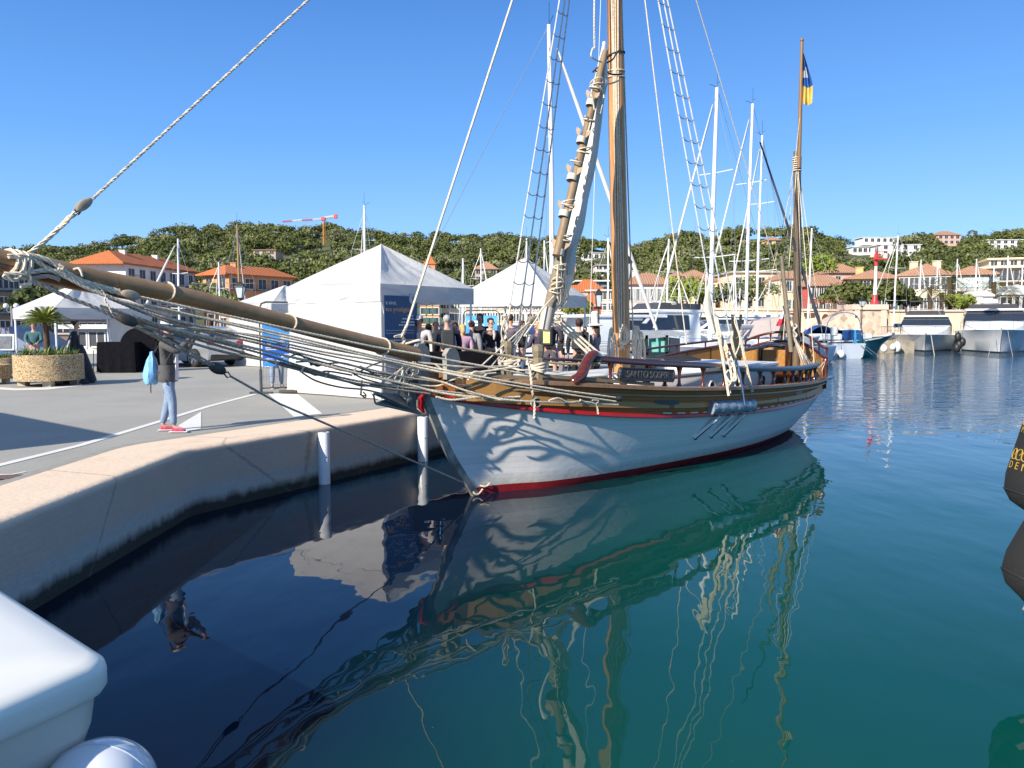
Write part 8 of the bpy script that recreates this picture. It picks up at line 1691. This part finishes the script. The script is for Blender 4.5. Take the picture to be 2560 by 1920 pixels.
# stern of the white yacht with blue sprayhood, steel arch and hanging blue cloth
t = thing('sailing_yacht', 'white yacht stern with steel arch and blue cloth, just right of the old boat stern', 'sailing yacht', (X(2055, 56)[0], 58.5, 0), R(8)); mb = MB(); hullm(mb, 10, 3.3, 1.25, 1.05); mb.build('hull', mat('pale_blue_hull', (.50, .55, .62), .3, .03, 2, coat=.3), t, smooth=True, sharp=40); mb = MB(); mb.tube(catmull([(-1.4, -4.6, 1.1), (-1.3, -4.7, 2.4), (-.8, -4.7, 3.05), (.2, -4.7, 3.2), (.95, -4.7, 2.9), (1.35, -4.7, 1.9), (1.45, -4.6, 1.1)], 5), .035, 6); mb.build('steel_arch', chrome, t)
mb = MB(); mb.bbox((0, -.5, 1.45), (2.2, 4.5, .5), .1); mb.build('coachroof', deckw, t, smooth=True); mb = MB(); mb.loft([[Vector((1.1*math.cos(a), y, 1.35+h*math.sin(a))) for a in [math.pi*k/10 for k in range(11)]] for y, h in ((-2.0, .9), (-1.3, 1.0), (-.6, .75), (-.3, .3))], closed=False); mb.build('sprayhood', mat('blue_canvas', (.02, .07, .22), .8), t, smooth=True)
drm = MB(); drape(drm, (.55, -4.8, .7), (.95, -4.8, .7), (.85, -4.75, 2.0), (.65, -4.75, 2.0), 8, 8, .05, 9); drm.build('hanging_cloth', mat('bright_blue_cloth', (.02, .28, .55), .8), t, smooth=True); mb = MB(); 
for s in (-1, 1): mb.tube([(s*1.5, -4.8, 1.1), (s*1.5, -4.8, 1.75), (s*.5, -5.1, 1.75), (s*.5, -5.1, 1.1)], .018, 5)
mb.build('stern_rail', chrome, t); mb = MB(); mb.tube([(1.0, -4.9, 1.0), (1.6, -5.6, .3)], .03, 6); mb.tube([(1.3, -4.9, 1.0), (1.9, -5.6, .3)], .03, 6); mb.build('gangway', chrome, t); mb = MB(); mb.bbox((-.9, -4.9, 1.9), (.5, .2, .6), .1); mb.build('outboard_cover', deckw, t, smooth=True)
mb = MB(); mb.tube([(0, .3, 1.5), (0, .1, 9.6)], [.08, .06], 8); mb.build('mast', alu, t); mb = MB(); mb.tube([(0, .1, 9.4), (0, -4.9, 2.6)], .012, 4); mb.tube([(0, .1, 9.4), (0, 4.9, 1.3)], .012, 4); mb.build('standing_rigging', wire, t)
t = thing('inflatable_dinghy', 'dark blue hulled dinghy at the waterline under the white ball fenders', 'dinghy', (X(2085, 54)[0], 54.6, 0), R(85)); mb = MB(); hullm(mb, 3.4, 1.5, .55, .5, .9, 12, rake=.5); mb.build('hull', mat('navy_hull', (.008, .012, .03), .4), t, smooth=True)
# motor boats right behind the old boat
t = myacht((X(1625, 37)[0]-2.0, 39.5), R(-62), 'large white motor yacht with sleek roof behind the near shrouds', 15, 5.0, 1.8, 1.6, .9, white_gel, False, rail=True); t.location = (7.6, 41.5, 0); t.scale = (.82,)*3
t = myacht((0, 0), R(118), 'large white cabin cruiser with a rounded cover behind the main mast', 12, 4.4, 1.7, 1.5, 1.1, white_gel, True, rail=False); t.location = (6.0, 40.5, 0); t.scale = (.85,)*3
t = myacht((0, 0), R(100), 'long white and grey motor yacht with tinted side glass left of the mizzen', 15, 5.0, 1.7, 1.5, .95, white_gel, False, rail=True); t.location = (11.5, 48.0, 0); t.scale = (.85,)*3
for (px, pyb, pyt, wpx, Y, lab) in ((1915, 842, 792, 100, 42, 'pale pink beige boat cover tent left of the mizzen mast'),):
    t = thing('boat_cover', lab, 'boat cover', (X(px, Y)[0], Y, 0)); k = Y/1920; w = wpx*k/2; z0 = ZP_(pyb, Y); z1 = ZP_(pyt, Y); mb = MB(); mb.loft([[Vector((-w*1.1, 0, z0)), Vector((-w*.3, 0, lerp(z0, z1, .8))), Vector((w*.9, 0, z1)), Vector((w*1.15, 0, z0))], [Vector((-w, 2.6, z0)), Vector((-w*.2, 2.6, lerp(z0, z1, .8))), Vector((w*.9, 2.6, z1)), Vector((w*1.1, 2.6, z0))]], closed=False); mb.add([Vector((-w*1.1, 0, z0)), Vector((w*1.15, 0, z0)), Vector((w*.9, 0, z1)), Vector((-w*.3, 0, lerp(z0, z1, .8)))], [(0, 1, 2, 3)]); mb.build('cover', mat('cover_pink_beige', (.52, .43, .40), .8, .06, 3, bump=.4), t); mb = MB(); mb.slab([(w*.55, -.02, z0), (w*.95, -.02, z0), (w*.88, -.02, z1-.25), (w*.7, -.02, lerp(z0, z1, .7))], .02, (0, -1, 0)); mb.build('opening', mat('opening_dark', (.07, .06, .05), .9), t); mb = MB(); hullm(mb, 7, 2.6, z0, z0-.2, .85); mb.v = [(b, -a+1.4, c) for a, b, c in mb.v]; mb.build('hull', white_gel, t, smooth=True, sharp=40)
# wheelhouse boat with green tinted glass
Y = 31; t = thing('wheelhouse_boat', 'dark wheelhouse boat with green tinted windows right of the main mast', 'boat', (X(1660, Y)[0], Y, 0)); k = Y/1920
def q(px, py, y=0): p = W(px, py, Y+y); return Vector((p.x-t.location.x, p.y-t.location.y, p.z))
mb = MB(); mb.slab([q(1565, 852), q(1712, 838), q(1712, 832), q(1680, 826), q(1590, 830), q(1565, 838)], 2.2, (0, 1, 0)); mb.build('roof', mat('grey_blue_roof', (.28, .31, .34), .4), t, smooth=False)
tg = mat('green_glass', (.10, .38, .32), .15, .5, 2.2, col2=(.28, .62, .52)); fr_ = mat('wheelhouse_frame', (.008, .03, .025), .4)
mb = MB(); mb.slab([q(1622, 880, .2), q(1665, 880, .2), q(1665, 840, .2), q(1622, 842, .2)], .04, (0, 1, 0)); mb.slab([q(1640, 880, .02), q(1645, 880, .02), q(1645, 842, .02), q(1640, 842, .02)], .02, (0, 1, 0)); mb.build('window', tg, t)
for x0, x1, x2, x3 in ((1604, 1622, 1620, 1614), (1663, 1671, 1671, 1664)): mb = MB(); mb.slab([q(x0, 888), q(x1, 888), q(x2, 838), q(x3, 838)], 2.0, (0, 1, 0)); mb.build('frame', fr_, t)
mb = MB(); mb.slab([q(1604, 895), q(1712, 895), q(1712, 880), q(1604, 881)], 2.0, (0, 1, 0)); mb.build('lower_panel', fr_, t); mb = MB(); mb.slab([q(1672, 880, .1), q(1700, 880, .1), q(1700, 846, .1), q(1672, 843, .1)], .04, (0, 1, 0)); mb.build('window', glass_dark, t); mb = MB(); hullm(mb, 8, 2.8, 1.2, 1.0, .85); mb.v = [(-b, a+1.2, c) for a, b, c in mb.v]; mb.build('hull', white_gel, t, smooth=True, sharp=40)
t = thing('tarpaulin_boat', 'boat under a blue and grey ridge tarpaulin behind the left planters', 'boat', (*X(35, 27.5), QZ)); mb = MB(); mb.loft([[Vector((-1.1, -.6, .75)), Vector((-.2, -.3, 1.45)), Vector((1.3, -.6, .6))], [Vector((-.9, 1.6, .75)), Vector((0, 1.4, 1.6)), Vector((1.6, 1.5, .6))]], closed=False); mb.add([Vector((-1.1, -.6, .75)), Vector((1.3, -.6, .6)), Vector((-.2, -.3, 1.45))], [(0, 1, 2)]); mb.build('tarpaulin', mat('tarp_blue_grey', (.05, .10, .24), .6, .5, 1, col2=(.10, .13, .16)), t); mb = MB(); mb.bbox((0.1, .3, .6), (2.7, 1.6, .28), .05); mb.build('blue_skirt', mat('skirt_blue', (.02, .12, .5), .6), t); mb = MB(); hullm(mb, 3.0, 1.5, .75, .7, .8, 10, rake=.4); mb.v = [(b*.9+.1, -a+.3, c*.5+.25) for a, b, c in mb.v]; mb.build('hull', deckw, t, smooth=True)
for x in (-.9, 1.0): mb = MB(); mb.box((x, .3, .13), (.15, 1.3, .26)); mb.build('cradle', black_m, t)
# ------------------------------------------------------------------ foreground: corner of our own boat, hanging fenders
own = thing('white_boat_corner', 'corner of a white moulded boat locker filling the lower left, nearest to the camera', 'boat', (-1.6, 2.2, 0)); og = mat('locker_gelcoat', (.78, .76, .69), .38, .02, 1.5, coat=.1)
def super_prof(pts, zs_in, n=14):
    """rings of an outline polygon inset by rounded corners"""
    rings = []
    for z, ins, rad in zs_in:
        out = []
        m = len(pts)
        for i in range(m):
            p = Vector(pts[i]); a = (Vector(pts[i-1])-p).normalized(); b = (Vector(pts[(i+1) % m])-p).normalized(); ang = a.angle(b)/2; bis = (a+b).normalized(); c = p+bis*(ins/math.sin(ang)+rad/math.sin(ang)); p0 = p+bis*(ins/math.sin(ang)); r_ = rad
            ta = c-(c-(p0+a*(rad/math.tan(ang)))); 
            A_ = p0+a*(rad/math.tan(ang)); B_ = p0+b*(rad/math.tan(ang))
            for k in range(n+1):
                u = k/n; q1 = A_.lerp(p0, u); q2 = p0.lerp(B_, u); out.append(q1.lerp(q2, u))
        rings.append([Vector((v.x, v.y, z if not callable(z) else z(v))) for v in out])
    return rings
zt = .80; kk = 1.4
K1 = G(284, 1640, zt); K0 = G(-60, 1425, zt); K2 = G(-250, 1875, zt)
dir1 = (K0-K1).normalized(); dir2 = (K2-K1).normalized(); far1 = K1+dir1*3.6; far2 = K1+dir2*3.2
poly = [K1.to_2d(), far1.to_2d(), (far1+far2-K1).to_2d(), far2.to_2d()]
mb = MB()
prof = [(zt-.18, .028, .12), (zt-.14, .0, .16), (zt-.065, .0, .16), (zt-.03, .008, .16), (zt-.008, .03, .16), (zt+.008, .07, .16), (zt+.028, .22, .16), (zt+.04, .5, .16)]
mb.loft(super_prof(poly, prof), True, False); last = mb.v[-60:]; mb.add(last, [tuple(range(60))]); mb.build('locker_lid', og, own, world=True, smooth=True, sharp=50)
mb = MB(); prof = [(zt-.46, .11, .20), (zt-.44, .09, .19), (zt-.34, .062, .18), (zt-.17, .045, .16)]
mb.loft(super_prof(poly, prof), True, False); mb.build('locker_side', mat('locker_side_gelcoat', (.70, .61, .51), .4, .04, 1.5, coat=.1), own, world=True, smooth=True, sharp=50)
mb = MB(); mb.loft(super_prof(poly, [(zt-.475, .135, .19), (zt-.455, .135, .19)]), True, False); mb.build('seam_gap_shadow', black_p, own, world=True)  # black ring in the seam stands in for the shadow line under the locker
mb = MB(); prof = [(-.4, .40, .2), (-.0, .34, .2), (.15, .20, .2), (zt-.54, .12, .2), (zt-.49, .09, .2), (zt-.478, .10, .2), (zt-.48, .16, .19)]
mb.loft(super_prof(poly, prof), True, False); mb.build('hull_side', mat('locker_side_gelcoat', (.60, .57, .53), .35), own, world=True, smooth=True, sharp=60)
c = G(245, 1985, .20); t = thing('round_fender', 'glossy white round fender squeezed against the white boat in the lower left corner', 'fender', (c.x, c.y, .20)); mb = MB(); mb.ball((0, 0, 0), (.27, .27, .25), 20); mb.build('ball', mat('glossy_fender', (.66, .68, .72), .12, .02, 2, coat=.5), t, smooth=True); mb = MB(); mb.tube([(.27*math.cos(a), -.0, .25*math.sin(a)) for a in [k*math.pi/24 for k in range(48)]], .004, 5, closed=True); mb.build('seam', mat('fender_seam', (.5, .52, .58), .4), t, smooth=True)
fb_ = mat('black_fender_cover', (.013, .0125, .0125), .9, .15, 30, bump=.35, bscale=160); gold = mat('gold_print', (.42, .26, .04), .5, .1, 20)
def bigfender(cx, pyt, pyb, Y, wpx, label, txt=False, lean=0):
    k = Y/1920; r = wpx*k/2; ptop = W(cx, pyt, Y); pbot = W(cx-lean, pyb, Y); t = thing('long_fender', label, 'fender', ptop, 0, 'black cloth covered fenders at the right edge'); H = (ptop-pbot).length; ax = (ptop-pbot).normalized(); xx = (Vector((1, 0, 0))-ax*ax.x).normalized(); Mz = Matrix((xx, ax.cross(xx), ax)).transposed()
    mb = MB(); mb.lathe([(r*.18, -H), (r*.32, -H+.02), (r*.72, -H+.07), (r*.93, -H+.15), (r, -H+.28), (r*.98, -H*.55), (r*.90, -H*.2), (r*.7, -.02), (.001, 0)], n=32, M=Mz); mb.build('fender_cover', fb_, t, smooth=True); mb = MB(); mb.lathe([(r*1.0, -H+.155), (r*1.005, -H+.165), (r*1.0, -H+.175)], n=32, M=Mz, caps=False) if False else mb.lathe([(r*.945, -H+.148), (r*.955, -H+.152), (r*.955, -H+.158), (r*.945, -H+.162)], n=32, M=Mz, caps=False); mb.build('seam', black_p, t)
    mb = MB(); b_ = Mz @ Vector((0, 0, -H)); mb.box(b_+Vector((-.03, -.01, -.02)), (.07, .02, .045), Matrix.Rotation(.5, 3, 'Y')); mb.build('webbing_tab', mat('tab_grey', (.25, .2, .2), .7), t); mb = MB(); mb.tube([(0, 0, -.02), (.2, .1, 1.2)], .014, 6); mb.build('rope', rope_d, t)
    if txt:
        for (s, z_, sz, a0, da) in (('DENIS', -H+.36, .085, -142, 15), ('MO', -H+.66, .07, -138, 15)):
            for i, ch in enumerate(s):
                a = R(a0+i*da-50); rr = r*1.0; p = Mz @ Vector((rr*math.cos(a), rr*math.sin(a), z_)); n_ = Mz @ Vector((math.cos(a), math.sin(a), 0)); xd = Vector((-n_.y, n_.x, 0)); curve_text(ch, sz, 'gold_lettering', gold, t, frame(Vector(t.location)+p+n_*.004, xd, ax), .001)
        for z_, a0 in ((-H+.45, -192), (-H+.74, -188)):
            for q_ in range(3):
                pts = []
                for i in range(20):
                    u = i/19; a = R(a0+q_*13+9*math.cos(u*5.2)*u**.3); z2 = z_+.055*math.sin(u*5.2)*(1-.3*u); pts.append(Mz @ Vector((r*1.005*math.cos(a), r*1.005*math.sin(a), z2)))
                mb = MB(); mb.tube(pts, .005, 4); mb.build('gold_scroll', gold, t)
    return t
bigfender(2735, 860, 1293, 6.2, 190, 'upper black fender with gold lettering at the right edge', True, 140); bigfender(2716, 1240, 1515, 5.2, 205, 'lower plain black fender just above the water at the right edge', False, 135)
